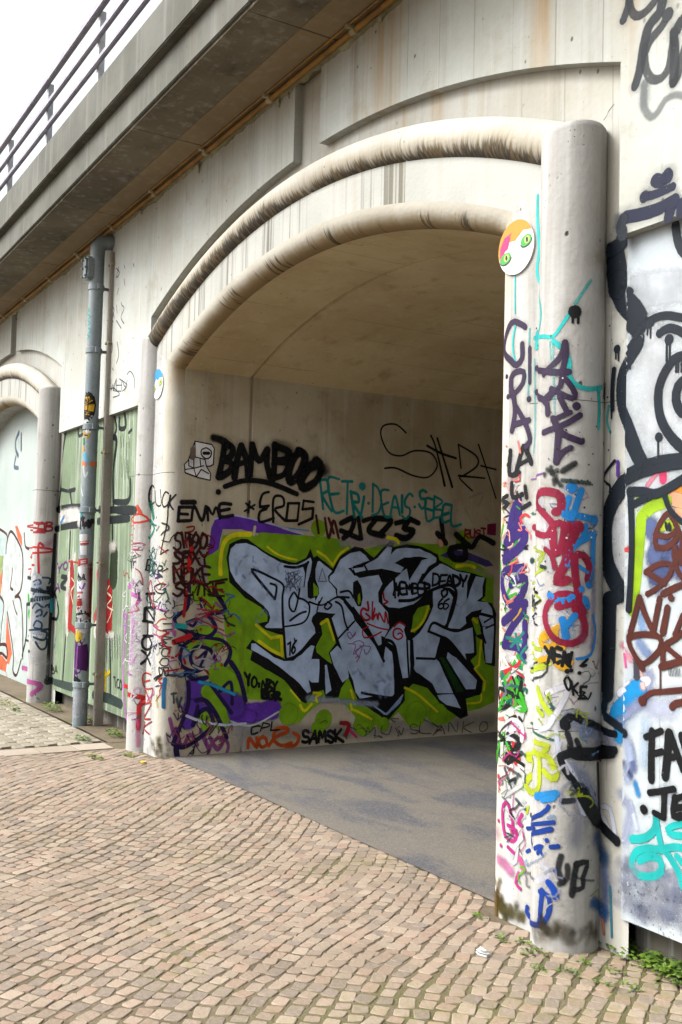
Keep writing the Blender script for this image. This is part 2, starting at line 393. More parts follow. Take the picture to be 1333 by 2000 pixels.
def screen_size(p, s):       # rough size at the camera, only to choose which stones become parts of their own
    v = Vector((p[0], p[1], -EYE)); d = v.dot(fw)
    if d < .3: return -1
    x, y = v.dot(cr)/d*F_PX, v.dot(cu2)/d*F_PX
    return F_PX*s/d if abs(x) < 690 and abs(y) < 1020 else -1
def lay(stones, name, parent, mat, tones, many):
    stones.sort(key=lambda q: -screen_size(q[0], q[3]))
    rest = MB(); tone = []
    for k, (c, ux, uy, lx, ly, h, jt) in enumerate(stones):
        t = random.choice(tones); f = random.uniform(.92, 1.16); t = [min(1, x*f) for x in lin(t)[:3]]+[1]
        if k < 300 and screen_size(c, lx) > 0:
            m = MB(); nv = stone(m, c, ux, uy, lx, ly, h, jit=jt); m.a['tone'] = ([t]*nv, 'FLOAT_COLOR')
            m.build(name, mat, parent, smooth=50, recalc=False)
        else:
            nv = stone(rest, c, ux, uy, lx, ly, h, jit=jt); tone += [t]*nv
    rest.a['tone'] = (tone, 'FLOAT_COLOR')
    rest.build(many, mat, parent, smooth=50, recalc=False, kind='stuff')
# setts in gently bending courses that run away from the street towards the wall
st = []
P = .069
def warp(u, v):
    n1 = noise.noise(Vector((u*.55, v*.55, 1.7))); n2 = noise.noise(Vector((u*.55, v*.55, 9.1)))
    n3 = noise.noise(Vector((u*2.2, v*2.2, 4.1)))
    return u+.16*n1+.03*n3, v+.16*n2+.03*n3
TH0 = radians(180-50)
ax, ay = (cos(TH0), sin(TH0)), (-sin(TH0), cos(TH0))     # along a course, across courses
def place(u, v):
    u, v = warp(u, v); bend = .055*u*u*0
    return (-4.6+ax[0]*u+ay[0]*v, 1.6+ax[1]*u+ay[1]*v+bend)
for j in range(-130, 131):
    v = j*P+.016*noise.noise(Vector((j*.37, 2, 5))); u = -8+random.uniform(0, .1)
    while u < 8:
        L = random.uniform(.054, .098)
        c = place(u+L/2, v+random.uniform(-.004, .004))
        ok = -8.68 < c[0] < 2.5 and -1.2 < c[1] < YZ+.02
        if ok and c[1] > 3.345 and CA-HR-.08 < c[0] < CA+HR+.08: ok = False
        if ok and c[1] > 3.16 and not (CA-HR+.02 < c[0] < CA+HR-.02): ok = c[0] > CA+HO-.3 and c[1] < 3.36
        if ok:
            e = place(u+L/2+.02, v); dx, dy = e[0]-c[0], e[1]-c[1]; d = hypot(dx, dy); rj = random.uniform(-.07, .07); ux = (dx/d-dy/d*rj, dy/d+dx/d*rj); uy = (-ux[1], ux[0])
            gp = random.uniform(.0055, .0105); st.append((c, ux, uy, L-gp, P-gp+random.uniform(-.004, .003), random.uniform(-.002, .002), .14))
        u += L
lay(st, 'cobble', pave, M['sett'], ['a08d7b', 'a69380', '978675', 'a99986', '9c8774', 'a39380', '8f8172', 'a48c79', '9f8f7e', '8a7d70'], 'cobbles')
# flat stones that divide the setts from the small pavers
for k in range(14):
    y0 = -1.0+k*.31; m = MB()
    if y0 > 3.0: break
    m.box(-9.0, -8.72, y0+.004, min(y0+.306, 3.12), -.03, .002+random.uniform(-.003, .003)); t = lin(random.choice(['b3a594', 'ab9d8b', 'b8ab9a']))
    m.a['tone'] = ([t]*8, 'FLOAT_COLOR'); m.build('border_slab', M['paver'], pave)
st = []
for j in range(39):
    y = 3.06-j*.1
    x = -9.06-(.0 if j % 2 else .075)
    while x > -17.5:
        st.append(((x-.075, y-.05), (1, 0), (0, 1), .138, .086, random.uniform(-.003, .003), .05)); x -= .15
lay(st, 'paver', strip, M['paver'], ['9c9483', '938a78', 'a59d8b', '8d8573'], 'pavers')
gt = MB(); gt.grid([[(x, y, .0+.008*noise.noise(Vector((x*3, y*3, 0)))) for x in [-18+.25*i for i in range(37)]] for y in (3.08, 3.2, 3.3, 3.4, 3.5)])
gt.build('gutter_strip', M['joint'], strip)

# ------------------------------------------------------------------ the viaduct
via = thing('viaduct', 'pale concrete viaduct with a graffiti covered arched passage under an overhanging deck', 'viaduct', (CA, 3.5, 0))
PART = {}
# upper wall, one slab between each pair of expansion slots
SLOTS = [(-14.22, -13.90), (-6.19, -5.83), (1.8, 2.12)]
cents = (CA, CB, CC)
def wall_low(x):
    for c in cents:
        if abs(x-c) < HO: return arch_z(x-c, OZ, OR)
    return ZP
spans = [(-30, SLOTS[0][0]), (SLOTS[0][1], SLOTS[1][0]), (SLOTS[1][1], SLOTS[2][0]), (SLOTS[2][1], 9)]
for k, (x0, x1) in enumerate(spans):
    xs = [x0]
    brk = sorted([x1]+[c+s*HO for c in cents for s in (-1, 1) if x0 < c+s*HO < x1])
    for b in brk:
        a = xs[-1]; n = max(1, int((b-a)/.12)) if any(abs((a+b)/2-c) < HO for c in cents) else 1
        xs += [a+(b-a)*i/n for i in range(1, n+1)]
    m = MB()
    for a, b in zip(xs, xs[1:]):
        mid = (a+b)/2; e = 1e-6
        za, zb = wall_low(a+e), wall_low(b-e)
        m.face((a, YO, za), (b, YO, zb), (b, YO, ZT), (a, YO, ZT))
        m.face((a, YO, za), (b, YO, zb), (b, YZ+.06, zb), (a, YZ+.06, za))
    for c in cents:
        for s in (-1, 1):
            x = c+s*HO
            if x0 < x < x1: m.face((x, YO, ZP), (x, YO, arch_z(HO, OZ, OR)), (x, YZ+.06, arch_z(HO, OZ, OR)), (x, YZ+.06, ZP))
    for x in (x0, x1): m.face((x, YO, wall_low(x)), (x, YO, ZT), (x, YZ+.06, ZT), (x, YZ+.06, wall_low(x)))
    PART['upper%d' % k] = m.build('upper_wall', M['wall'], via)
# bay panels and the dark plinth below
def bay(x0, x1, mat, key, splits=()):
    xs = [x0]+list(splits)+[x1]
    for a, b in zip(xs, xs[1:]):
        m = MB(); m.box(a+.003, b-.003, YP, YZ+.05, ZPB, ZP+.04); o = m.build('bay_panel', mat, via)
        PART.setdefault(key, o)
    m = MB(); m.box(x0-.02, x1+.02, YP+.11, YZ+.4, -.3, ZPB+.2); m.build('plinth', M['plinth'], via)
bay(CB+HO, CA-HO, M['green'], 'bayL')
bay(CA+HO, CC-HO, M['white_panel'], 'bayR')
bay(-30, CB-HO, M['green'], 'bayLL')
def arch(c, deep, key):
    N = 48
    th_in, th_t = math.asin((HR)/SR), math.asin(HC/TR)
    # recessed field round the arch
    m = MB(); xs = [-HO-.03+(2*HO+.06)*i/60 for i in range(61)]
    lo = lambda x: arch_z(x, TZ, TR) if abs(x) < HC else -.2
    for a, b in zip(xs, xs[1:]):
        if abs((a+b)/2) < HC: za, zb = arch_z(max(-HC, min(HC, a)), TZ, TR), arch_z(max(-HC, min(HC, b)), TZ, TR)
        else: za = zb = -.2
        m.face((c+a, YZ, za), (c+b, YZ, zb), (c+b, YZ, ZT), (c+a, YZ, ZT))
    PART[key+'field'] = m.build('arch_field', M['field'], via)
    # pillars and the round moulding, mitred where they meet
    ring = [2*pi*k/48 for k in range(48)]
    for s in (1, -1):
        m = MB(); rows = []
        for f, z in ((1, -.05), (1, 1.0), (1, 1.8), (1, 2.7), (1, ZC-.03), (.985, ZC-.012), (.94, ZC-.002), (.6, ZC+.006), (.02, ZC+.008)):
            wv = [1+.010*noise.noise(Vector((z*1.3+c, q*1.5, s*3))) if f == 1 and 0 < z < 3 and False else 1 for q in ring]
            rows.append([(c+s*(HC+RC*f*cos(q)), YC-RC*f*sin(q), z+.02*cos(q)) for q in ring])
        m.grid(rows, True); PART[key+('pr' if s > 0 else 'pl')] = m.build('pillar', M['pillar'], via, smooth=35)
    m = MB(); rows = []; uv = []
    stations = []
    arcL = 2*th_t*TR; seg = 1.12; nj = int(arcL/seg)
    joints = [(-th_t+(k+.62)*seg/TR) for k in range(nj)]
    ts = [-th_t+2*th_t*i/80 for i in range(81)]
    for jn in joints: ts += [jn-.0022, jn, jn+.0022]
    for t in sorted(ts):
        groove = any(abs(t-j) < .001 for j in joints); end = abs(abs(t)-th_t) < 1e-6; row = []
        wob = 1+.012*noise.noise(Vector((t*9+c, 3, 1)))
        for q in ring:
            k = RT*(.955 if groove else 1)*(1 if end else wob); aa, bb = k*cos(q), -k*sin(q)
            if end: x = (TR+aa)*sin(t); z = TZ+(TR+aa)*cos(t)
            else:
                x = (TR+aa)*sin(t); z = TZ+(TR+aa)*cos(t)
            row.append((c+x, YC+bb, z)); uv.append(((t*TR+c*3), math.degrees(q), max(0, -t/th_t), 1))
        rows.append(row)
    m.grid(rows, True); m.a['along'] = (uv, 'FLOAT_COLOR')
    PART[key+'mould'] = m.build('arch_moulding', M['moulding'], via, smooth=40, recalc=True)
    # flat band and jamb faces
    def stn(off_j, off_a):      # stations of a line parallel to the opening edge
        x = HR+off_j; R = SR+off_a; zt = SZ+sqrt(R*R-x*x); t1 = math.asin(x/R)
        out = [(x, z) for z in (-.05, .5, 1.0, 1.7, 2.4, 3.0)] + [(x, zt)]
        out += [(R*sin(t1-2*t1*i/N), SZ+R*cos(t1-2*t1*i/N)) for i in range(1, N)]
        return out + [(-a, b) for a, b in reversed(out[:7])]
    def stn_out():
        t1 = th_t; out = [(HC, z) for z in (-.05, .5, 1.0, 1.7, 2.4, 3.0)] + [(HC, arch_z(HC, TZ, TR))]
        out += [(TR*sin(t1-2*t1*i/N), TZ+TR*cos(t1-2*t1*i/N)) for i in range(1, N)]
        return out + [(-a, b) for a, b in reversed(out[:7])]
    inn, out = stn(RR, RR), stn_out()
    for nm, i0, i1, kk in (('jamb_face', 0, 7, 'jr'), ('arch_band', 6, 6+N+1, 'band'), ('jamb_face', 6+N, len(inn), 'jl')):
        m = MB(); m.grid([[(c+a, YB, b) for a, b in L[i0:i1]] for L in (inn, out)])
        PART[key+kk] = m.build(nm, M['band'] if nm == 'arch_band' else M['jamb'], via)
    prof = [(RR-RR*sin(pi/2*k/8), YR-RR*cos(pi/2*k/8), 90*k/8) for k in range(9)]
    rows = []; uv = []
    for off, y, an in prof:
        r = []
        for (a, b), (a_, b_) in zip(stn(off, off), stn(0, 0)):
            r.append((c+a, y, b)); uv.append((a_*1.6+c+(b_ if b_ < 3.2 else 3.2)*.3, an, 1.0 if b > 3.24 else 0, 1))
        rows.append(r)
    m = MB(); m.grid(rows); m.a['along'] = (uv, 'FLOAT_COLOR'); m.build('edge_roll', M['roll'], via, smooth=60)
    if deep:
        ys = [(YR, 0), (3.938, 0), (3.944, .028), (3.970, .028), (3.976, 0), (7, 0), (11, 0), (17, 0)]
        rows = []
        for y, off in ys:
            x = HR+off; R = SR+off; zt = SZ+sqrt(R*R-x*x); t1 = math.asin(x/R)
            rows.append([(c+R*sin(t1-2*t1*i/N), y, SZ+R*cos(t1-2*t1*i/N)) for i in range(N+1)])
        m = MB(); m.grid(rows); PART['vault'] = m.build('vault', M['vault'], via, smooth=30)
        zs = [(-.05, 0), (.375, 0), (.378, .008), (.388, .008), (.391, 0), (1.2, 0), (2.2, 0)]
        for s in (1, -1):
            m = MB(); rows = []
            for z, zo in zs+[(None, 0)]:
                r = []
                for y, off in ys:
                    x = HR+off+zo; R = SR+off
                    r.append((c+s*x, y, z if z is not None else SZ+sqrt(R*R-x*x)))
                rows.append(r)
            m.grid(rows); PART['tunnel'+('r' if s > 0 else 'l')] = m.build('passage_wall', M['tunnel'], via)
    else:
        y1 = 3.55; rows = []; x = HR; t1 = math.asin(HR/SR)
        for y in (YR, y1): rows.append([(c+a, y, b) for a, b in stn(0, 0)])
        m = MB(); m.grid(rows); m.build('reveal', M['jamb'], via)
        m = MB(); m.box(c-HR-.1, c+HR+.1, y1, y1+.1, -.1, 4.2); PART[key+'infill'] = m.build('infill_wall', M['infill'], via)
arch(CA, True, 'a'); arch(CB, False, 'b'); arch(CC, False, 'c')
# body of the structure behind the face, and earth at the sides of the passage
for x0, x1 in ((-30, CA-HR-.08), (CA+HR+.08, 9)):
    m = MB(); m.box(x0, x1, 3.70, 17, -.4, 4.9); m.build('wall_core', M['plinth'], via)
m = MB(); m.box(CA-HR-.09, CA+HR+.09, 3.72, 17, 3.85, 4.9); m.build('vault_core', M['plinth'], via)
# deck: soffit slabs, strip along the wall, edge beam in two steps
x = -5.47+2*7.2
edge = [9.0, -5.47+7.2*1, -5.47, -5.47-7.2, -5.47-14.4, -30]
for a, b in zip(edge, edge[1:]):
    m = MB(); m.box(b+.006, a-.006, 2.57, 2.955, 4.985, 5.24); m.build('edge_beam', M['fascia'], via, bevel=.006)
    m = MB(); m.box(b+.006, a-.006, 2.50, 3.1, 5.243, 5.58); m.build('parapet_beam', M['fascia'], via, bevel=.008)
m = MB(); 
x = 8.6
while x > -30:
    a = x; b = x-2.02
    s = MB(); s.box(b+.004, a-.004, 2.96, YZ+.05, 4.965, 5.22); s.build('soffit_slab', M['strip'], via, bevel=.004)
    s = MB(); s.box(b+.004, a-.004, 2.595, 2.957, 4.965, 4.983); s.build('soffit_board', M['soffit'], via)
    x = b
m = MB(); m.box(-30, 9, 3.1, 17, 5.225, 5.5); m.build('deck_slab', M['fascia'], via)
# ragged mortar bed between wall and deck
random.seed(3)
m = MB(); xs = [-16+.025*i for i in range(640)]
rows = [[], [], [], []]
for x in xs:
    d = .035+.035*max(0, noise.noise(Vector((x*2.1, 0, 0))))+.02*noise.noise(Vector((x*9, 1, 0)))
    d += .06*max(0, noise.noise(Vector((x*1.3, 8, 0)))-.45)+.012*noise.noise(Vector((x*22, 2, 0)))
    for r, (y, z) in zip(rows, ((YO-.03, 4.964), (YO-.034, 4.964-d*.6), (YO-.02, 4.964-d), (YO+.004, 4.964-d*1.05))): r.append((x, y+.006*noise.noise(Vector((x*14, z, 3))), z))
m.grid(rows); m.build('mortar_bed', M['mortar'], via)
for x, w_, h in ((-7.85, .10, .10), (-7.6, .06, .05), (-6.42, .09, .08), (-6.27, .05, .07), (-5.1, .1, .05), (-9.2, .08, .06)):
    m = MB(); N = 9; rows = []
    for k, (f, y) in enumerate(((1, YO-.022), (.8, YO-.03), (.45, YO-.02), (.12, YO-.004))):
        rows.append([(x+w_*f*(i/(N-1)-.5)*2*.6, y, 4.945-h*(k/3)*(1-.25*abs(i/(N-1)-.5))) for i in range(N)])
    m.grid(rows); m.build('mortar_lump', M['mortar'], via)

# ------------------------------------------------------------------ railing on the deck
rail = thing('railing', 'dark steel railing with four bars and pale grey posts on the deck edge', 'railing', (-9, 2.63, 5.58))
for z, r in ((6.445, .034), (6.19, .026), (5.955, .026), (5.715, .026)):
    m = MB(); m.box(-30, 9, 2.63-r*.8, 2.63+r*.8, z-r, z+r); m.build('rail', M['rail'], rail, bevel=.008)
base = MB(); base.box(-.028, .028, .0, .055, 0, .87); base.box(-.06, .06, -.04, .09, 0, .012)
x = -7.08+1.65*9; first = None
while x > -29:
    mb = MB(); mb.v = [(a+x, b+2.655, c_+5.582) for a, b, c_ in base.v]; mb.f = base.f
    mb.build('post', M['post'], rail, bevel=.004); x -= 1.65

# ------------------------------------------------------------------ downpipe and cables
dp = thing('downpipe', 'grey cast downpipe plastered with stickers in front of the green panels', 'downpipe', (PIPE_X, PIPE_Y, 0))
m = MB(); m.tube([(PIPE_X, PIPE_Y, z) for z in (-.02, 1.2, 2.4, 3.6, 4.72)], PIPE_R, 32); PART['pipe'] = m.build('pipe', M['pipe'], dp, smooth=40)
m = MB(); m.tube([(PIPE_X, PIPE_Y, 4.70), (PIPE_X+.005, PIPE_Y, 4.77), (PIPE_X+.02, PIPE_Y+.04, 4.82), (PIPE_X+.03, PIPE_Y+.12, 4.84), (PIPE_X+.03, PIPE_Y+.3, 4.84)], PIPE_R+.004, 20); m.build('elbow', M['pipe'], dp, smooth=50)
for z in (4.36, 3.72, 2.95, 2.12, .98, .40):
    m = MB(); m.tube([(PIPE_X, PIPE_Y, z-.03), (PIPE_X, PIPE_Y, z-.026), (PIPE_X, PIPE_Y, z+.026), (PIPE_X, PIPE_Y, z+.03)], [PIPE_R+.003, PIPE_R+.009, PIPE_R+.009, PIPE_R+.003], 28)
    m.box(PIPE_X+PIPE_R-.005, PIPE_X+PIPE_R+.03, PIPE_Y-.012, PIPE_Y+.012, z-.025, z+.025)
    m.box(PIPE_X-.02, PIPE_X+.02, PIPE_Y+PIPE_R-.01, YP+.02, z-.012, z+.012)
    m.build('collar', M['pipe'], dp, smooth=40)
m = MB(); m.box(PIPE_X-.065, PIPE_X+.06, PIPE_Y-PIPE_R-.055, PIPE_Y-.03, 4.43, 4.66); cov = m.build('inspection_cover', M['pipe'], dp, bevel=.02)
for z in (4.46, 4.545, 4.63):
    for dx in (-.05, .045):
        m = MB(); m.tube([(PIPE_X+dx, PIPE_Y-PIPE_R-.053, z), (PIPE_X+dx, PIPE_Y-PIPE_R-.072, z)], .011, 8); m.build('bolt', M['pipe'], cov)
cd = thing('conduit_cover', 'narrow brown cable cover running up the wall behind the downpipe', 'cable cover', (-9.98, YP, 0))
m = MB(); m.box(-10.01, -9.955, YO-.035, YP+.01, .0, 4.72); m.build('cover', M['conduit'], cd, bevel=.006)
for z in (.5, 1.6, 2.7, 3.8, 4.6):
    m = MB(); m.box(-10.05, -9.935, YO-.039, YO+.0, z-.012, z+.012); m.build('strap', M['clamp'], cd, bevel=.003)
cb = thing('cable_pipe', 'thin ochre pipe with pale clamps running under the deck along the wall top', 'pipe', (-8, YO-.07, 4.93))
m = MB(); m.tube([(9, YO-.055, 4.935), (-30, YO-.055, 4.935)], .02, 12); m.build('pipe', M['cable'], cb, smooth=50)
m = MB(); m.tube([(9, YO-.10, 4.955), (-30, YO-.10, 4.955)], .008, 8); m.build('cable', M['cable'], cb, smooth=50)
x = -5.33+1.135*10
while x > -29:
    m = MB(); m.tube([(x-.028, YO-.055, 4.935), (x+.028, YO-.055, 4.935)], .026, 12); m.box(x-.02, x+.02, YO-.115, YO+.01, 4.94, 4.964); m.build('clamp', M['clamp'], cb, bevel=.004); x -= 1.135

# ------------------------------------------------------------------ round face boards on the jambs
def face_board(name, label, x, z, rx, rz, tilt, hair, streak, iris, hairline):
    t = thing(name, label, 'sticker', (x, YB, z)); ct, st_ = cos(tilt), sin(tilt)
    def P(u, v, d): u, v = u*rx, v*rz; return (x+u*ct-v*st_, YB-d, z+u*st_+v*ct)
    def disc(nm, cu_, cv_, a, b, d0, d1, mat, par, n=28):
        m = MB(); ring = [(cu_+a*cos(2*pi*k/n), cv_+b*sin(2*pi*k/n)) for k in range(n)]
        m.grid([[P(u, v, d) for u, v in ring] for d in (d0, d1)], True); m.poly([n+k for k in range(n)]); return m.build(nm, mat, par)
    board = disc('board', 0, 0, 1, 1, .0, .010, M['board'], t, 40)
    m = MB(); top = [(.995*cos(pi*k/24), .995*sin(pi*k/24)) for k in range(25)]
    m.face(*[P(u, v, .0108) for u, v in [q for q in top if q[1] > hairline[0][1]-.02 or q[1] > .05]+hairline]); m.build('hair', flat('hair_paint', hair), t)
    if streak:
        m = MB(); m.face(*[P(u, v, .0114) for u, v in ((-.95, -.25), (-.62, .1), (-.45, .12), (-.2, .5), (-.3, .5), (-.1, .62), (-.55, .6), (-.85, .3))]); m.build('hair_streak', flat('hair_streak_paint', streak), t)
    for s, cv_ in ((-.62, -.18), (.58, -.0)):
        e = disc('eye', s, cv_, .3, .2, .0110, .0116, flat('eye_paint', iris), t); disc('iris', s+.06, cv_, .15, .14, .0117, .0122, flat('iris_paint', 'c8e070'), e); disc('pupil', s+.06, cv_, .06, .1, .0123, .0128, flat('pupil_paint', '101418'), e)
        m = MB(); m.face(*[P(s+.34*cos(a), cv_-.02+.23*sin(a), .0119) for a in [pi+.1+(pi-.2)*k/8 for k in range(9)]]+[P(s+.30*cos(a), cv_-.02+.18*sin(a), .0119) for a in [2*pi-.1-(pi-.2)*k/8 for k in range(9)]]); m.build('lash', flat('lash_paint', '202428'), e)
    m = MB(); m.face(P(-.06, -.56, .0112), P(0, -.62, .0112), P(.06, -.56, .0112), P(0, -.585, .0112)); m.build('mouth', flat('mouth_paint', '44464a'), t)
M['board'] = flat('board_white', 'f4f4f4', .4)
face_board('face_sticker', 'round white face board with orange hair and green eyes on the right jamb', -3.732, 3.152, .128, .132, .2, 'ee9a10', 'd81e78', '34b848', [(-.95, -.2), (-.35, .35), (.0, .25), (.5, .45), (.96, .28)])
face_board('face_sticker', 'round white face board with bright blue hair on the left jamb', -8.41, 3.155, .125, .13, .1, '1e9ce0', None, 'b8d020', [(-.97, -.1), (-.5, .15), (-.2, .4), (.1, .2), (.4, .35), (.96, .25)])

# ------------------------------------------------------------------ weeds and litter
random.seed(21)
def weed(name, label, x, y, r, n, h, mat, group=None, z0=0.0, size=.022):
    m = MB()
    for k in range(n):
        a = random.uniform(0, 2*pi); d = r*sqrt(random.random()); px_, py_ = x+d*cos(a)*1.5, y+d*sin(a)*.6
        if py_ > YP+.10: py_ = YP+.09
        zt = z0+random.uniform(.2, 1)*h*(1.1-.6*d/r); b = random.uniform(0, 2*pi); L = size*random.uniform(.6, 1.3); w_ = L*.55; ti = random.uniform(-.5, .7)
        dx, dy = cos(b), sin(b)
        tip = (px_+dx*L, py_+dy*L, zt+ti*L); mid = (px_+dx*L*.5, py_+dy*L*.5, zt+L*.16+ti*L*.5)
        l = (px_+dx*L*.45-dy*w_, py_+dy*L*.45+dx*w_, zt+ti*L*.45); q = (px_+dx*L*.45+dy*w_, py_+dy*L*.45-dx*w_, zt+ti*L*.45)
        m.face((px_, py_, zt), l, mid); m.face(l, tip, mid); m.face(tip, q, mid); m.face(q, (px_, py_, zt), mid)
        if k % 3 == 0: m.face((px_-.001, py_, z0-.01), (px_+.001, py_, z0-.01), (px_, py_, zt))
    o = m.build(name, mat, None, recalc=False, smooth=60); return pset(o, label=label, category='weed', group=group)
WEEDS = [
    ('low leafy weed hugging the foot of the right pillar on its wall side', -3.348, 3.38, 0.1, 110, 0.05, 'leaf', None, 0.018),
    ('leafy weed with upright sprigs in the corner where pillar meets plinth', -3.219, 3.392, 0.06, 45, 0.07, 'leaf', None, 0.022),
    ('dense green weed mat along the dark plinth under the white panel', -3.073, 3.375, 0.13, 150, 0.05, 'leaf', None, 0.022),
    ('bright green weed bulging from the plinth foot nearest the right edge of the picture', -2.965, 3.382, 0.09, 100, 0.07, 'leaf', None, 0.022),
    ('broad leaved weed at the right picture edge below the white panel', -2.834, 3.32, 0.08, 90, 0.08, 'leaf', None, 0.022),
    ('single small tuft right at the front foot of the right pillar', -3.403, 3.232, 0.045, 26, 0.035, 'leaf', None, 0.022),
    ('small green tuft sprouting between the setts near the right pillar', -3.539, 3.008, 0.030901202243435864, 22, 0.025, 'leaf', 'small green tufts sprouting between the setts near the right pillar', 0.014),
    ('small green tuft sprouting between the setts near the right pillar', -3.474, 3.067, 0.027579150855767898, 22, 0.025, 'leaf', 'small green tufts sprouting between the setts near the right pillar', 0.014),
    ('small green tuft sprouting between the setts near the right pillar', -3.368, 3.001, 0.034901456065267025, 22, 0.025, 'leaf', 'small green tufts sprouting between the setts near the right pillar', 0.014),
    ('small green tuft sprouting between the setts near the right pillar', -3.349, 3.051, 0.028874306770060258, 22, 0.025, 'leaf', 'small green tufts sprouting between the setts near the right pillar', 0.014),
    ('small green tuft sprouting between the setts near the right pillar', -3.18, 3.144, 0.026662877391989748, 22, 0.025, 'leaf', 'small green tufts sprouting between the setts near the right pillar', 0.014),
    ('small green tuft sprouting between the setts near the right pillar', -3.826, 3.111, 0.03503977536212687, 22, 0.025, 'leaf', 'small green tufts sprouting between the setts near the right pillar', 0.014),
    ('small green tuft sprouting between the setts near the right pillar', -3.066, 3.176, 0.047948876077192976, 22, 0.025, 'leaf', 'small green tufts sprouting between the setts near the right pillar', 0.014),
    ('small green tuft sprouting between the setts near the right pillar', -3.126, 3.004, 0.04501130878739522, 22, 0.025, 'leaf', 'small green tufts sprouting between the setts near the right pillar', 0.014),
    ('small green tuft sprouting between the setts near the right pillar', -2.906, 3.12, 0.04412906506263596, 22, 0.025, 'leaf', 'small green tufts sprouting between the setts near the right pillar', 0.014),
    ('small green tuft sprouting between the setts near the right pillar', -3.225, 2.928, 0.030548204392257944, 22, 0.025, 'leaf', 'small green tufts sprouting between the setts near the right pillar', 0.014),
    ('small green tuft sprouting between the setts near the right pillar', -2.976, 3.049, 0.03841700020437034, 22, 0.025, 'leaf', 'small green tufts sprouting between the setts near the right pillar', 0.014),
    ('green weed beside the plinth between the far pillar and the downpipe', -11.165, 3.171, 0.16, 90, 0.1, 'leaf', None, 0.03),
    ('yellowish moss patch on the pavers left of the far pillar', -11.81, 2.854, 0.16, 70, 0.03, 'leaf2', None, 0.025),
    ('small weed on the pavers just in front of the far pillar', -11.295, 2.829, 0.08, 40, 0.04, 'leaf', None, 0.025),
    ('weed growing out behind the foot of the downpipe', -10.156, 3.252, 0.09, 60, 0.07, 'leaf', None, 0.025),
    ('loose green weed on the pavers in front of the downpipe', -9.216, 2.905, 0.1, 55, 0.05, 'leaf', None, 0.025),
    ('weed clump against the plinth beside the left pillar', -9.353, 3.237, 0.1, 80, 0.08, 'leaf', None, 0.025),
    ('flat dark tuft on the border of the setts left of the pillar', -8.36, 2.744, 0.08, 45, 0.025, 'leaf2', None, 0.022),
    ('moss tuft at the base of the left pillar', -8.316, 3.021, 0.06, 45, 0.03, 'leaf2', None, 0.022)]
for q in WEEDS: weed('weed', q[0], q[1], q[2], q[3], q[4], q[5], M[q[6]], q[7], 0.0, q[8])
m = MB(); m.v = []; 
pts = [(-.03, -.015), (.0, -.022), (.035, -.008), (.03, .012), (-.005, .02), (-.032, .01)]
x, y = -3.45, 2.83
m.face(*[(x+a, y+b, .010+.01*random.random()) for a, b in pts]); m.face(*[(x+a*.6, y+b*.6-.004, .02+.01*random.random()) for a, b in pts])
m.grid([[(x+a, y+b, z) for a, b in pts] for z in (.002, .010)], True)
pset(m.build('paper_scrap', flat('paper', 'f4f4f0'), None, recalc=False), label='crumpled white paper scrap lying on the setts before the right pillar', category='litter')
m = MB(); x, y = -7.99, 3.02
m.grid([[(x+a*.8, y+b*1.2, z+.004*random.random()) for a, b in pts] for z in (.003, .008)], True); m.face(*[(x+a*.8, y+b*1.2, .010+.006*random.random()) for a, b in pts])
pset(m.build('wrapper', flat('yellow_wrapper', 'e8c818'), None, recalc=False), label='tiny yellow wrapper lying on the setts at the foot of the left jamb', category='litter')

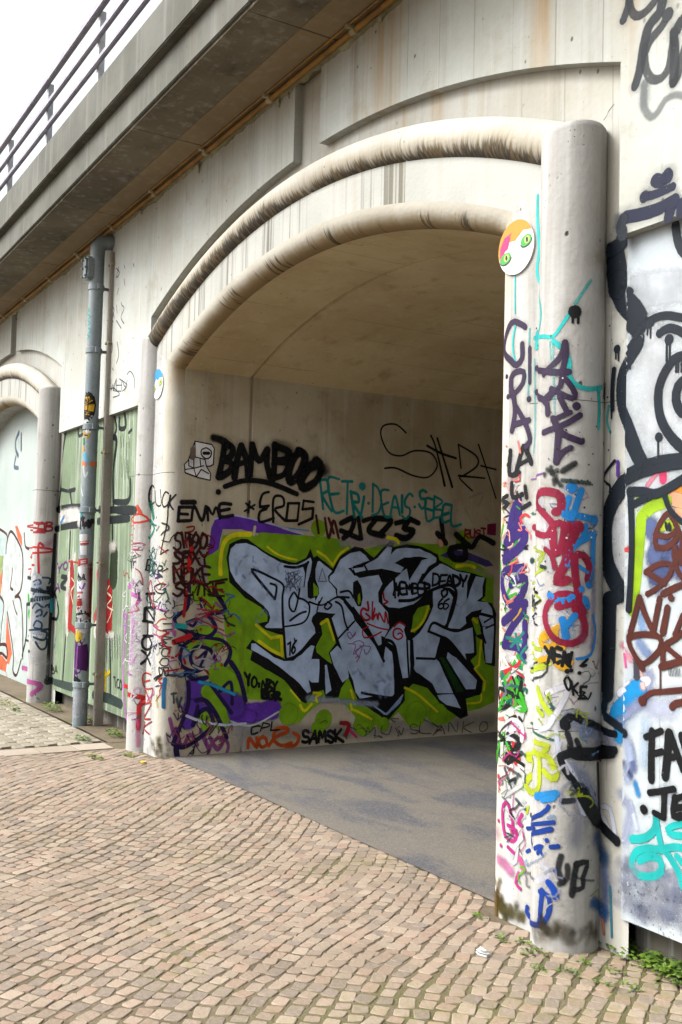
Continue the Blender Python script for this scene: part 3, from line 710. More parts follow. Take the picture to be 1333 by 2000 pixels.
# ------------------------------------------------------------------ paint on the walls: strokes in millimetres along and up each surface
# (name, label, part it is on, surface, coat, [(kind, colour, half width mm, softness, cover, [along, up, ...])])
PAINT = [
('graffiti_mural','older purple and green mural coat behind the pale letters','tunnell','L',0,[('s','a7a2a6',123.3,0.9,0.5,[12703,1727,12500,1712,12412,1163,12606,872]),('s','b5b2b4',151.9,0.9,0.5,[12639,541,12274,505,12026,131]),('s','a7a39c',90.2,0.9,0.55,[12028,195,11015,113,9290,134]),('s','7a6c50',96.7,0.9,0.3,[9926,2032,9325,1756]),('f','6a38b8',0,0.0,1.0,[12417,1630,12392,1929,12349,2016,12209,2045,12016,2021,11642,1927,11436,1879,11472,1821,11840,1875,12109,1919,12287,1912,12307,1825,12324,1632]),('s','b9c0e8',7.3,0.14,1.0,[12360,1999,12208,2040,11893,1994,11488,1904]),('s','4d8fd0',7.4,0.14,1.0,[11743,1956,11437,1935]),('s','6a38b8',98.3,0.35,1.0,[12152,351,11961,331,11742,352]),('s','6a38b8',63.1,0.4,1.0,[12194,565,12153,372,11960,298]),('f','82b31c',0,0.0,1.0,[12430,1672,12316,1739,12285,1858,12132,1886,11950,1871,11927,1900,11436,1890,11227,1887,11011,1848,10954,1758,10624,1838,10425,1869,10221,1864,9952,1861,9768,1817,9515,1701,9288,1555,9246,305,9451,241,9638,225,9850,116,10000,124,10181,276,10293,117,10412,264,10523,177,10799,123,10940,290,11050,386,11184,437,11388,313,11487,219,11613,215,11717,351,11744,429,12037,452,12112,562,12177,735,12193,863,12234,1035,12264,1248,12396,1354]),('s','82b31c',78.6,0.12,1.0,[11334,1962,11333,1962]),('s','82b31c',92.3,0.12,1.0,[9677,1919,9676,1919]),('s','82b31c',90.3,0.12,1.0,[11230,238,11229,237]),('s','82b31c',78.0,0.12,1.0,[11280,162,11279,162]),('s','82b31c',68.6,0.12,1.0,[10579,157,10578,156]),('s','82b31c',127.2,0.12,1.0,[10209,230,10208,230]),('s','82b31c',109.6,0.12,1.0,[9943,217,9941,216]),('s','82b31c',100.3,0.12,1.0,[11591,301,11590,301]),('s','82b31c',110.9,0.12,1.0,[10801,169,10799,168]),('s','8fb428',28.8,0.8,0.6,[12057,1076,12073,818,12015,516]),('s','8fb428',25.7,0.7,0.6,[12193,863,12159,564]),('s','b9b5c0',62.6,0.7,0.5,[11065,1847,10653,1884,10339,1907]),('f','4a3f86',0,0.0,1.0,[9964,1751,9829,1816,9612,1797,9356,1717,9291,1668,9387,1654,9673,1734,9858,1729]),('s','c8c4b0',14.6,0.3,1.0,[11987,1880,11977,1946]),('s','c8c4b0',23.3,0.5,0.5,[9672,1697,9320,1555]),('s','c5cdd8',8.6,0.3,1.0,[12386,405,12197,290,11957,223,11692,328]),('s','b7c3e0',36.5,0.8,0.5,[11392,435,11023,385,10668,346])]),
('graffiti_mural','large pale blue wildstyle lettering with black outlines on green','tunnell','L',1,[('f','101216',0,0.0,1.0,[12241,1670,12215,1791,12104,1842,12041,1835,11870,1737,11718,1674,11565,1640,11456,1691,11415,1775,11379,1693,11340,1714,11172,1600,11095,1720,10946,1809,10848,1797,10842,1787,10732,1710,10579,1857,10543,1883,10493,1859,10516,1818,10356,1849,10179,1834,9984,1762,9970,1710,9758,1620,9556,1592,9377,1541,9387,1358,9441,1315,9302,1294,9244,1186,9247,658,9372,683,9432,930,9501,963,9483,782,9563,720,9396,545,9420,386,9608,352,9578,182,9671,156,9910,303,10081,475,10247,523,10345,455,10343,364,10534,182,10742,312,10897,389,10871,397,10921,488,10982,608,11049,512,11081,426,11217,422,11242,500,11342,476,11417,383,11473,414,11642,601,11986,789,11968,863,12031,892,11971,966,11843,889,11648,791,11676,1000,11848,1049,11923,1106,11829,1124,11831,1171,11896,1246,12056,1330,12204,1458]),('f','bfd6fb',0,0.0,1.0,[12216,1671,12203,1745,12153,1789,12061,1801,11966,1771,11837,1700,11718,1646,11630,1624,11543,1626,11467,1657,11412,1697,11391,1654,11403,1576,11433,1469,11434,1392,11429,1334,11401,1319,11357,1334,11345,1305,11330,1208,11374,1160,11384,1121,11348,1063,11341,1015,11401,958,11476,873,11551,817,11621,798,11650,857,11678,1061,11838,1063,11849,1077,11813,1114,11798,1161,11821,1209,11876,1265,11983,1339,12079,1404,12153,1477,12202,1560]),('f','bfd6fb',0,0.0,1.0,[11980,929,11939,933,11864,880,11755,807,11647,772,11560,774,11474,830,11377,909,11344,899,11373,784,11290,782,11291,570,11367,572,11396,602,11370,496,11403,478,11488,567,11644,686,11808,794,11979,878]),('f','bfd6fb',0,0.0,1.0,[11232,723,11209,727,11157,497,11213,461]),('f','bfd6fb',0,0.0,1.0,[11353,1587,11338,1655,11316,1665,11183,1580,11221,1531,11214,1487,11138,1409,11125,1346,11037,1297,10940,1169,10930,1139,10661,857,10592,745,10577,886,10490,814,10462,440,10491,411,10552,393,10709,420,10851,406,10899,467,10926,576,10984,677,10971,607,11039,561,11135,720,11178,833,11106,895,11047,850,11096,963,11170,1150,11131,1189,11330,1204,11345,1305,11313,1373,11314,1422,11350,1499]),('f','bfd6fb',0,0.0,1.0,[11160,1561,11094,1681,10991,1748,10898,1766,10889,1771,10823,1733,10779,1684,10885,1651,10955,1625,10953,1555,10882,1517,10674,1552,10629,1470,10675,1389,10667,1299,10555,1198,10539,1057,10591,966,10626,982,10620,902,10650,887,10944,1238,11050,1346,11119,1356,11121,1414,11203,1492,11204,1531]),('f','bfd6fb',0,0.0,1.0,[10955,1605,10826,1638,10684,1712,10578,1821,10529,1812,10539,1746,10479,1799,10355,1818,10204,1807,10075,1769,10003,1730,10008,1688,10098,1644,10159,1560,10196,1507,10069,1530,10015,1447,10091,1395,10266,1280,10427,1239,10550,1249,10618,1289,10626,1359,10592,1430,10496,1513,10411,1575,10645,1611,10813,1588,10930,1566]),('f','bfd6fb',0,0.0,1.0,[10170,1487,10096,1592,9995,1667,9930,1674,9757,1604,9582,1581,9621,1495,9624,1314,9695,1240,9763,1292,9759,1398,9833,1439,9938,1448,10015,1427,10118,1446]),('f','bfd6fb',0,0.0,1.0,[9624,1314,9514,1560,9398,1546,9430,1455,9421,1358,9495,1309,9358,1299,9301,1240,9270,1068,9414,1058,9464,1154,9425,1229,9561,1208,9633,1155,9625,1091,9704,1039,9850,1046,9763,1282,9695,1240]),('f','bfd6fb',0,0.0,1.0,[10040,1406,9963,1438,9858,1418,9791,1345,9876,1072,10033,1104,10082,1022,9939,958,9999,762,9946,719,9769,411,9965,419,10018,514,10199,623,10256,645,10276,942,10184,1002,10085,1136,10030,1260]),('f','bfd6fb',0,0.0,1.0,[10026,1089,9876,1041,9743,1013,9543,1048,9518,798,9632,795,9603,700,9820,914,10082,1017]),('f','bfd6fb',0,0.0,1.0,[9844,810,9737,756,9478,527,9496,443,9610,442,9856,758]),('f','bfd6fb',0,0.0,1.0,[9964,404,9762,401,9673,261,9845,300,9937,356]),('f','bfd6fb',0,0.0,1.0,[10333,943,10295,932,10286,585,10373,578,10454,863,10591,946,10532,1026,10448,1107,10349,1075,10372,1035]),('f','bfd6fb',0,0.0,1.0,[9414,1053,9270,1062,9289,692,9365,694]),('f','82b31c',0,0.0,1.0,[11288,1121,11210,1150,11118,924,11195,833,11158,730,11251,791,11319,841,11332,889,11268,1004]),('f','82b31c',0,0.0,1.0,[11372,1470,11314,1412,11324,1354,11368,1344]),('f','82b31c',0,0.0,1.0,[10215,1239,10101,1270,10062,1239,10135,1105,10247,1003,10285,1024,10263,1167]),('f','82b31c',0,0.0,1.0,[9559,1133,9478,1154,9426,983,9488,973]),('f','82b31c',0,0.0,1.0,[10351,1648,10226,1703,10324,1567]),('f','1f4a1e',0,0.0,1.0,[9947,771,9882,759,9637,427,9730,420]),('f','9db8e6',0,0.0,1.0,[10767,383,10561,264,10548,263,10369,426,10357,425,10392,346,10536,242,10572,244]),('s','101216',11.7,0.1,1.0,[11761,1317,11990,1555,11959,1569,11831,1520,11684,1446,11686,1332,11675,1142,11637,809]),('s','101216',11.8,0.1,1.0,[11761,1317,11748,1427,11808,1454]),('s','101216',11.9,0.1,1.0,[11673,1609,11564,1602,11455,1633,11433,1653]),('f','101216',0,0.0,1.0,[11488,1623,11428,1653,11452,1546,11465,1420,11476,1430,11463,1546]),('s','101216',9.5,0.1,1.0,[11514,1410,11533,1295,11563,1208,11607,1237,11615,1313,11568,1381,11534,1333,11467,1314,11410,1266,11418,1170,11483,1103,11656,1075]),('s','101216',9.5,0.1,1.0,[11604,1127,11507,1189,11442,1208]),('s','101216',9.7,0.1,1.0,[11411,1295,11276,1267,11130,1336,10991,1337]),('s','101216',9.1,0.1,1.0,[11231,1277,11253,1247,11218,1228,11174,1267,11220,1296]),('s','101216',9.8,0.1,1.0,[11085,1385,10993,1396,10945,1337]),('s','101216',9.8,0.1,1.0,[11135,1297,11070,1257,11032,1120,10995,1041]),('s','101216',9.2,0.1,1.0,[11096,963,10927,1119]),('s','101216',15.4,0.1,1.0,[11037,1297,10828,1079]),('s','101216',7.8,0.1,1.0,[11311,1296,11330,1208]),('s','101216',7.8,0.1,1.0,[11278,1335,11310,1276]),('f','101216',0,0.0,1.0,[11011,1609,10843,1637,10843,1622,10976,1604,10916,1556,10842,1577,10841,1537,10939,1536]),('f','101216',0,0.0,1.0,[10951,1476,10905,1501,10862,1437,10841,1338,10863,1258,10898,1258,10935,1317,10948,1357]),('f','8fae1e',0,0.0,1.0,[10895,1357,10872,1382,10864,1298,10881,1268,10896,1288]),('f','101216',0,0.0,1.0,[10494,1666,10378,1720,10202,1737,10099,1722,10176,1704,10322,1500,10336,1556,10350,1618,10424,1575,10388,1627]),('s','101216',16.2,0.1,1.0,[10429,1310,10267,1321,10104,1395,9886,1465,9793,1450,9752,1387,9776,1261,9825,1135,9876,1062]),('s','101216',14.6,0.1,1.0,[10082,1017,10026,1099,9876,1046,9744,1018,9611,1049]),('s','101216',14.6,0.1,1.0,[10082,1017,9939,968,9820,914,9603,700]),('s','101216',16.1,0.1,1.0,[10159,1560,10196,1487,10096,1602,9982,1673]),('s','101216',12.6,0.1,1.0,[10496,1523,10479,1340]),('s','101216',9.3,0.1,1.0,[10832,1638,10801,1588]),('s','101216',11.1,0.1,1.0,[10333,943,10315,728,10299,585]),('s','101216',11.2,0.1,1.0,[10270,932,10252,727,10237,634,10018,483]),('s','101216',15.5,0.1,1.0,[10944,1238,10761,1019,10592,745]),('s','101216',15.7,0.1,1.0,[10591,946,10467,874,10395,467]),('s','101216',12.5,0.1,1.0,[10565,886,10490,824,10456,470,10491,401,10745,441,10829,460]),('s','101216',12.8,0.1,1.0,[10215,762,9998,751]),('s','101216',15.0,0.1,1.0,[9451,1186,9285,1154]),('s','101216',10.0,0.1,1.0,[9395,1101,9285,1154]),('s','101216',10.0,0.1,1.0,[9373,1042,9270,1078]),('s','101216',13.3,0.1,1.0,[9434,1026,9377,897]),('s','e4e020',23.0,0.2,1.0,[12292,1530,12296,1650,12266,1799,12176,1867,12022,1882]),('s','e4e020',9.5,0.2,1.0,[11850,1775,11763,1721,11654,1686,11550,1669]),('s','e4e020',12.1,0.2,1.0,[11341,1752,11255,1706,11173,1630]),('s','e4e020',12.2,0.2,1.0,[11173,1630,11107,1730,11016,1792]),('s','e4e020',14.6,0.2,1.0,[11939,1092,11847,1020,11782,975]),('s','e4e020',14.7,0.2,1.0,[11793,977,11686,990]),('s','e4e020',14.7,0.2,1.0,[11686,986,11672,820]),('s','e4e020',14.6,0.2,1.0,[11676,824,11779,869,11908,951]),('s','e4e020',8.9,0.2,1.0,[11579,514,11478,410]),('s','e4e020',14.9,0.2,1.0,[11477,376,11431,322,11361,380]),('s','e4e020',12.2,0.2,1.0,[10950,489,10918,409]),('s','e4e020',12.2,0.2,1.0,[10946,361,10933,307]),('s','e4e020',12.3,0.2,1.0,[10933,307,10894,300,10715,212]),('s','e4e020',15.1,0.2,1.0,[11282,1097,11221,1135]),('s','e4e020',12.1,0.2,1.0,[11215,1135,11142,949]),('s','e4e020',12.0,0.2,1.0,[11342,480,11263,467,11319,441,11301,397]),('s','e4e020',12.8,0.2,1.0,[10279,1024,10210,1054,10136,1136,10088,1260]),('s','e4e020',13.3,0.2,1.0,[9432,919,9454,685]),('s','e4e020',13.2,0.2,1.0,[9454,680,9507,644]),('s','e4e020',13.3,0.2,1.0,[9507,644,9375,512]),('s','e4e020',13.3,0.2,1.0,[9375,512,9387,428]),('s','e4e020',9.9,0.2,1.0,[9420,386,9432,313,9594,304]),('s','e4e020',12.8,0.2,1.0,[10346,486,10194,418,9960,244]),('s','e4e020',19.9,0.2,1.0,[9532,1133,9490,1101]),('s','e4e020',19.8,0.2,1.0,[9758,1651,9625,1665,9530,1646]),('s','e4e020',19.0,0.2,1.0,[10580,1907,10481,1891,10456,1861]),('s','8fa6dc',14.0,0.9,0.35,[11833,1392,11835,1358]),('s','8fa6dc',10.4,0.9,0.35,[11747,1606,11734,1559]),('s','8fa6dc',6.6,0.9,0.35,[12082,1532,12055,1491]),('s','8fa6dc',14.1,0.9,0.35,[12104,1154,12090,1116]),('s','8fa6dc',10.4,0.9,0.35,[12044,1695,12080,1676]),('s','8fa6dc',9.9,0.9,0.35,[11987,1688,11990,1639]),('s','8fa6dc',10.3,0.9,0.35,[11786,1346,11771,1315]),('s','8fa6dc',14.5,0.9,0.35,[11945,1144,11915,1102]),('s','8fa6dc',8.3,0.9,0.35,[11933,1577,11968,1531]),('s','8fa6dc',9.2,0.9,0.35,[11864,1229,11824,1180]),('s','8fa6dc',13.6,0.9,0.35,[12146,1583,12147,1529]),('s','8fa6dc',11.4,0.9,0.35,[11880,1667,11856,1645]),('s','8fa6dc',14.1,0.9,0.35,[12086,1516,12064,1502]),('s','8fa6dc',6.3,0.9,0.35,[11983,1648,11957,1631]),('s','8fa6dc',7.6,0.9,0.35,[11761,1456,11741,1441]),('s','8fa6dc',9.6,0.9,0.35,[11708,1646,11732,1623]),('s','8fa6dc',8.7,0.9,0.35,[11464,1255,11429,1235]),('s','8fa6dc',11.5,0.9,0.35,[11868,1225,11900,1169]),('s','8fa6dc',12.5,0.9,0.35,[12002,1559,12016,1536]),('s','8fa6dc',10.8,0.9,0.35,[12100,1651,12120,1614]),('s','8fa6dc',14.2,0.9,0.35,[11891,1451,11891,1415]),('s','8fa6dc',7.3,0.9,0.35,[11550,1612,11512,1564]),('s','8fa6dc',12.3,0.9,0.35,[11979,1598,11942,1580]),('s','8fa6dc',11.4,0.9,0.35,[11478,1209,11484,1194]),('s','8fa6dc',7.8,0.9,0.35,[12107,1164,12089,1143]),('s','8fa6dc',8.6,0.9,0.35,[11573,1373,11600,1329]),('s','8fa2da',16.1,0.9,0.3,[10878,675,10843,634]),('s','8fa2da',11.8,0.9,0.3,[10787,468,10832,446]),('s','8fa2da',11.5,0.9,0.3,[10727,721,10739,683]),('s','8fa2da',20.2,0.9,0.3,[10851,635,10805,591]),('s','8fa2da',11.1,0.9,0.3,[10623,561,10667,551]),('s','8fa2da',21.4,0.9,0.3,[10532,522,10577,482]),('s','8fa2da',13.3,0.9,0.3,[10707,520,10659,505]),('s','8fa2da',20.5,0.9,0.3,[10681,517,10657,471]),('s','8fa2da',13.8,0.9,0.3,[10578,460,10559,404]),('s','8fa2da',19.3,0.9,0.3,[10550,609,10514,569]),('s','8fa2da',16.6,0.9,0.3,[10652,622,10641,608]),('s','8fa2da',20.3,0.9,0.3,[10641,439,10618,409]),('s','8fa2da',14.9,0.9,0.3,[10605,561,10572,546]),('s','8fa2da',16.9,0.9,0.3,[10603,727,10604,705]),('s','8fa2da',17.0,0.9,0.3,[10621,587,10579,563]),('s','8fa2da',17.5,0.9,0.3,[10900,654,10927,637])]),
('graffiti_tag','thick black BAMBOO tag underlined with a curved stroke','tunnell','L',2,[('s','101216',40.2,0.7,1.0,[12395,2696,12313,2677,12264,2637]),('sh','101216',34.4,0.3,1.0,[12289,2668,12308,2526,12337,2362]),('sh','101216',31.6,0.3,1.0,[12313,2677,12216,2620,12237,2542,12307,2515,12223,2489,12233,2423,12325,2362]),('sh','101216',31.8,0.3,1.0,[12191,2365,12165,2536,12133,2648]),('sh','101216',32.0,0.3,1.0,[12133,2648,12076,2521,12057,2380]),('sh','101216',23.2,0.3,1.0,[12180,2481,12076,2510]),('sh','101216',29.2,0.3,1.0,[12040,2392,12025,2668]),('sh','101216',29.3,0.3,1.0,[12025,2668,11959,2530,11877,2636]),('sh','101216',32.4,0.3,1.0,[11877,2636,11880,2514,11844,2395]),('sh','101216',32.5,0.35,1.0,[11804,2687,11807,2386]),('sh','101216',35.6,0.35,1.0,[11803,2676,11663,2631,11687,2562,11786,2539]),('sh','101216',32.6,0.35,1.0,[11786,2539,11673,2518,11708,2426,11819,2385]),('s','101216',41.9,0.4,1.0,[11562,2651,11497,2610,11531,2472,11630,2364,11658,2441,11611,2579,11549,2640]),('s','101216',45.3,0.4,1.0,[11378,2574,11324,2510,11373,2392,11500,2316,11528,2382,11454,2500,11352,2553]),('s','101216',78.8,1,0.8,[11378,2551,11297,2489]),('s','101216',77.2,1,0.6,[11765,2668,11664,2642]),('sh','101216',23.4,0.2,1.0,[12276,2283,12123,2339,11978,2353,11805,2331,11571,2260]),('sh','101216',25.7,0.2,1.0,[12337,2232,12337,2232])]),
('graffiti_tag','thin black *EROS tag under the BAMBOO lettering','tunnell','L',2,[('s','101216',9.4,0.14,1,[12035,2169,12048,2069]),('l','101216',10.2,0.14,1,[12071,2148,11995,2102]),('l','101216',10.2,0.14,1,[11986,2140,12081,2080]),('s','101216',13.2,0.14,1.0,[11852,2261,11913,2236,11934,2135,11860,2117,11933,2080,11930,1993,11795,2032]),('s','101216',13.2,0.14,1.0,[11934,2124,11848,2140]),('s','101216',13.3,0.14,1.0,[11799,1998,11801,2209,11714,2225,11699,2148,11785,2110,11682,2015]),('l','101216',13.4,0.14,1.0,[11654,2172,11670,2015,11556,2021,11542,2178,11654,2172]),('l','101216',13.5,0.14,1.0,[11393,2198,11497,2203,11507,2124,11397,2141,11402,2050,11542,1988])]),
('graffiti_tag','teal tag RETRI DEAIS SEBEL running along the passage wall','tunnell','L',2,[('s','158a8a',12.9,0.14,1,[11333,2399,11292,2141]),('s','158a8a',13.8,0.14,1,[11325,2402,11259,2403,11243,2315,11303,2261,11204,2125]),('s','158a8a',12.4,0.14,1,[11130,2422,11249,2414,11180,2129,11073,2133]),('l','158a8a',13.6,0.14,1,[11211,2278,11130,2290]),('s','158a8a',13.2,0.14,1,[11099,2404,10987,2410]),('s','158a8a',12.9,0.14,1,[11037,2399,11038,2108]),('s','158a8a',15.0,0.14,1,[11001,2317,10955,2083]),('s','158a8a',16.4,0.14,1,[10998,2309,10925,2293,10913,2223,10975,2213,10871,2081]),('l','158a8a',13.5,0.14,1,[10853,2278,10881,2113]),('sh','158a8a',37.3,0.2,1.0,[10876,2373,10875,2373]),('s','158a8a',15.6,0.2,1.0,[10802,2218,10801,2218]),('s','158a8a',12.7,0.14,1,[10758,2404,10756,2141]),('s','158a8a',12.3,0.14,1,[10758,2401,10699,2363,10660,2248,10689,2138,10760,2109]),('s','158a8a',13.6,0.14,1,[10583,2354,10667,2333,10626,2116,10541,2107]),('l','158a8a',12.8,0.14,1,[10640,2213,10581,2237]),('s','158a8a',12.9,0.14,1,[10553,2121,10509,2305,10446,2127]),('l','158a8a',11.8,0.14,1,[10542,2197,10457,2190]),('s','158a8a',15.2,0.14,1,[10424,2313,10421,2149]),('s','158a8a',13.0,0.14,1,[10302,2313,10338,2336,10388,2273,10382,2210,10338,2196,10329,2144,10374,2090,10419,2117]),('s','158a8a',16.0,0.2,1.0,[10274,2211,10273,2210]),('s','158a8a',14.9,0.14,1,[10142,2362,10183,2378,10219,2352,10202,2295,10155,2294,10149,2232,10190,2198,10225,2239]),('s','158a8a',13.4,0.14,1,[10058,2293,10149,2291,10128,2087,10047,2111]),('s','158a8a',14.5,0.14,1,[10135,2201,10068,2188]),('s','158a8a',13.4,0.14,1,[10043,2321,10050,2113]),('s','158a8a',12.5,0.14,1,[10045,2328,9957,2294,9952,2268,10043,2204,9953,2194,9963,2131,10050,2117]),('s','158a8a',15.7,0.14,1,[9855,2253,9930,2245,9940,2085,9854,2098]),('s','158a8a',16.6,0.14,1,[9932,2152,9867,2171]),('s','158a8a',14.1,0.14,1,[9831,2254,9829,2055,9714,2067])]),
('graffiti_tag','wide thin black SHAN tag high on the dim passage wall','tunnell','L',2,[('s','101216',9.6,0.3,1.0,[10394,2918,10512,2987,10654,2961,10680,2864,10591,2717,10446,2692,10287,2753,10094,2744,10016,2628,10118,2511,10296,2511,10501,2569,10629,2559]),('s','101216',13.0,0.3,1.0,[10098,2915,10035,2798,9920,2438]),('s','101216',13.1,0.3,1.0,[10022,2897,9942,2707,9828,2431]),('s','101216',13.1,0.3,1.0,[10141,2814,9973,2754,9789,2719]),('s','101216',9.9,0.3,1.0,[9761,2858,9724,2624]),('s','101216',9.9,0.3,1.0,[9761,2858,9539,2763,9521,2664,9691,2552,9738,2524,9578,2409]),('s','101216',10.0,0.3,1.0,[9754,2548,9422,2545]),('s','101216',10.1,0.3,1.0,[9509,2879,9425,2696,9273,2352]),('s','101216',10.1,0.3,1.0,[9473,2667,9279,2643])]),
('graffiti_tag','black and maroon throw-up scrawl above the right half of the mural','tunnell','L',2,[('s','101216',27.7,0.4,1.0,[11097,2018,10963,2071,10987,1954,11066,1882]),('s','101216',27.7,0.4,1.0,[11095,1949,10903,1887]),('s','101216',27.9,0.4,1.0,[10909,2073,10876,1888]),('s','101216',28.1,0.4,1.0,[10853,2052,10715,2082,10795,1961,10626,1921]),('s','101216',28.3,0.4,1.0,[10715,2082,10545,2066,10655,1944]),('s','101216',28.6,0.4,1.0,[10487,2045,10343,2075,10400,2001,10283,1982,10368,1907,10484,1926]),('s','101216',28.8,0.4,1.0,[10344,2099,10226,2057]),('s','101216',29.3,0.4,1.0,[9958,2117,9923,1923]),('s','101216',29.3,0.4,1.0,[10000,1969,9892,1875]),('s','4a1d1d',13.6,0.3,1.0,[11363,2075,11333,1917]),('s','4a1d1d',13.7,0.3,1.0,[11271,2056,11226,1876,11178,2038,11120,1880]),('s','4a1d1d',13.7,0.3,1.0,[11232,2058,11174,1923]),('s','8c1230',9.7,0.14,1,[9658,2022,9666,1929]),('s','8c1230',8.8,0.14,1,[9662,2012,9607,2013,9612,1979,9661,1968,9607,1931]),('s','8c1230',10.4,0.14,1,[9592,2017,9592,1952,9558,1941,9538,1962,9540,2027]),('s','8c1230',10.1,0.14,1,[9468,2011,9498,2020,9518,2004,9508,1986,9473,1986,9457,1961,9485,1944,9515,1947]),('s','8c1230',10.1,0.14,1,[9458,2040,9401,2037]),('l','8c1230',9.6,0.14,1,[9428,2042,9417,1956]),('f','7a1040',0,0.0,1.0,[9380,2081,9267,2099,9265,1972,9378,1981]),('sh','101216',29.9,0.3,1.0,[9771,1966,9645,1884,9566,1849,9473,1952,9295,1896]),('sh','101216',32.8,0.3,1.0,[9829,1828,9675,1846,9657,1735,9796,1731,9844,1803]),('sh','e0a890',29.2,0.3,1.0,[9968,1885,9952,1861]),('s','e8dcc0',10.0,0.4,0.6,[9624,2332,9435,2393,9495,2239,9336,2272]),('s','e8dcc0',10.0,0.4,0.6,[9668,2230,9555,2086,9495,2214,9365,2120])]),
('graffiti_tag','small black tag YO NRY BGR on the green corner of the mural','tunnell','L',3,[('l','101216',14.0,0.14,1,[12033,678,11997,618,11986,664]),('s','101216',14.0,0.14,1,[11999,628,11996,571]),('s','101216',13.3,0.14,1,[11944,642,11963,616,11962,570,11940,552,11915,578,11921,623,11941,640]),('s','101216',13.7,0.14,1,[11894,583,11892,575]),('s','101216',14.0,0.14,1,[11893,559,11892,555]),('s','101216',12.3,0.14,1,[11866,524,11859,609,11826,535,11822,614]),('s','101216',12.0,0.14,1,[11818,615,11803,533]),('s','101216',12.0,0.14,1,[11821,617,11776,602,11782,584,11807,570,11759,533]),('l','101216',12.8,0.14,1,[11759,591,11737,554,11715,591]),('s','101216',12.5,0.14,1,[11739,550,11739,518]),('s','101216',15.3,0.14,1,[11864,530,11859,462]),('s','101216',14.8,0.14,1,[11861,523,11823,524,11819,498,11858,496,11810,482,11810,453,11857,457]),('s','101216',14.3,0.14,1,[11740,501,11771,518,11798,491,11791,452,11762,445,11744,473,11767,475]),('s','101216',14.0,0.14,1,[11743,503,11728,431]),('s','101216',15.3,0.14,1,[11737,498,11694,494,11691,476,11734,464,11673,434]),('l','101216',9.7,0.14,1,[11619,920,11594,937,11596,825]),('s','101216',9.6,0.14,1,[11534,951,11564,911,11577,861,11564,835,11544,862,11551,895,11574,877]),('s','101216',7.4,0.14,1.0,[11555,969,11549,941])]),
('graffiti_tag','red SAM scrawl with spiral on the pale letters','tunnell','L',3,[('s','b3202a',10.8,0.14,1.0,[10787,1298,10779,1218,10838,1238,10861,1188,10812,1128,10753,1148,10802,1188]),('s','b3202a',9.3,0.14,1.0,[10733,1298,10735,1138]),('s','b3202a',9.4,0.14,1.0,[10707,1238,10728,1128,10688,1188,10668,1128,10658,1198,10595,1107,10586,1208,10552,1097]),('s','b3202a',9.4,0.14,1.0,[10615,1380,10601,1319,10558,1299,10612,1279]),('s','b3202a',8.1,0.14,1.0,[10545,1036,10666,1058,10787,1098]),('s','b3202a',8.1,0.14,1.0,[10774,1068,10833,1039,10819,969,10724,978,10629,1017]),('s','b3202a',9.5,0.14,1.0,[10484,1066,10424,1106,10361,1075]),('s','b3202a',9.5,0.14,1.0,[10384,1015,10422,1045,10483,1036,10488,975,10432,944,10383,974,10409,1005,10439,995]),('s','8a5aa0',4.9,0.14,1.0,[10935,922,10866,940,10817,900,10910,842,10861,782]),('s','8a5aa0',4.9,0.14,1.0,[10864,891,10745,879,10791,810,10816,860]),('s','8a5aa0',5.5,0.14,1.0,[10969,957,11005,1001,10971,1021,10946,981,10912,1020,10923,990,10969,957]),('s','a06a9a',4.9,0.14,1.0,[10991,913,10909,901,10930,813,10838,890,10859,811]),('s','a06a9a',4.9,0.14,1.0,[10905,783,10859,801,10893,743]),('l','6a7696',4.2,0.5,0.7,[11513,1516,11589,1562,11521,1393]),('l','6a7696',4.2,0.5,0.7,[11598,1561,11630,1505,11609,1396]),('l','6a7696',4.2,0.5,0.7,[11659,1534,11646,1460,11519,1557]),('l','6a7696',4.2,0.5,0.7,[11658,1507,11552,1409,11665,1568]),('l','6a7696',4.2,0.5,0.7,[11635,1551,11622,1447,11555,1547]),('l','6a7696',4.2,0.5,0.7,[11635,1539,11634,1438,11608,1481]),('l','6a7696',4.2,0.5,0.7,[11509,1505,11616,1412,11491,1524]),('l','6a7696',4.2,0.5,0.7,[11560,1417,11577,1547,11657,1400]),('l','6a7696',4.2,0.5,0.7,[11513,1523,11566,1488,11613,1392]),('l','6a7696',4.2,0.5,0.7,[11542,1549,11667,1495,11595,1431]),('l','6a7696',4.2,0.5,0.7,[11529,1482,11641,1559,11608,1539]),('l','6a7696',4.2,0.5,0.7,[11499,1499,11541,1392,11617,1483]),('l','6a7696',4.2,0.5,0.7,[11639,1450,11667,1425,11501,1427]),('l','6a7696',4.2,0.5,0.7,[11655,1541,11531,1573,11576,1497]),('l','6a7696',4.2,0.14,1.0,[11322,1480,11286,1598,11237,1482,11322,1480])]),
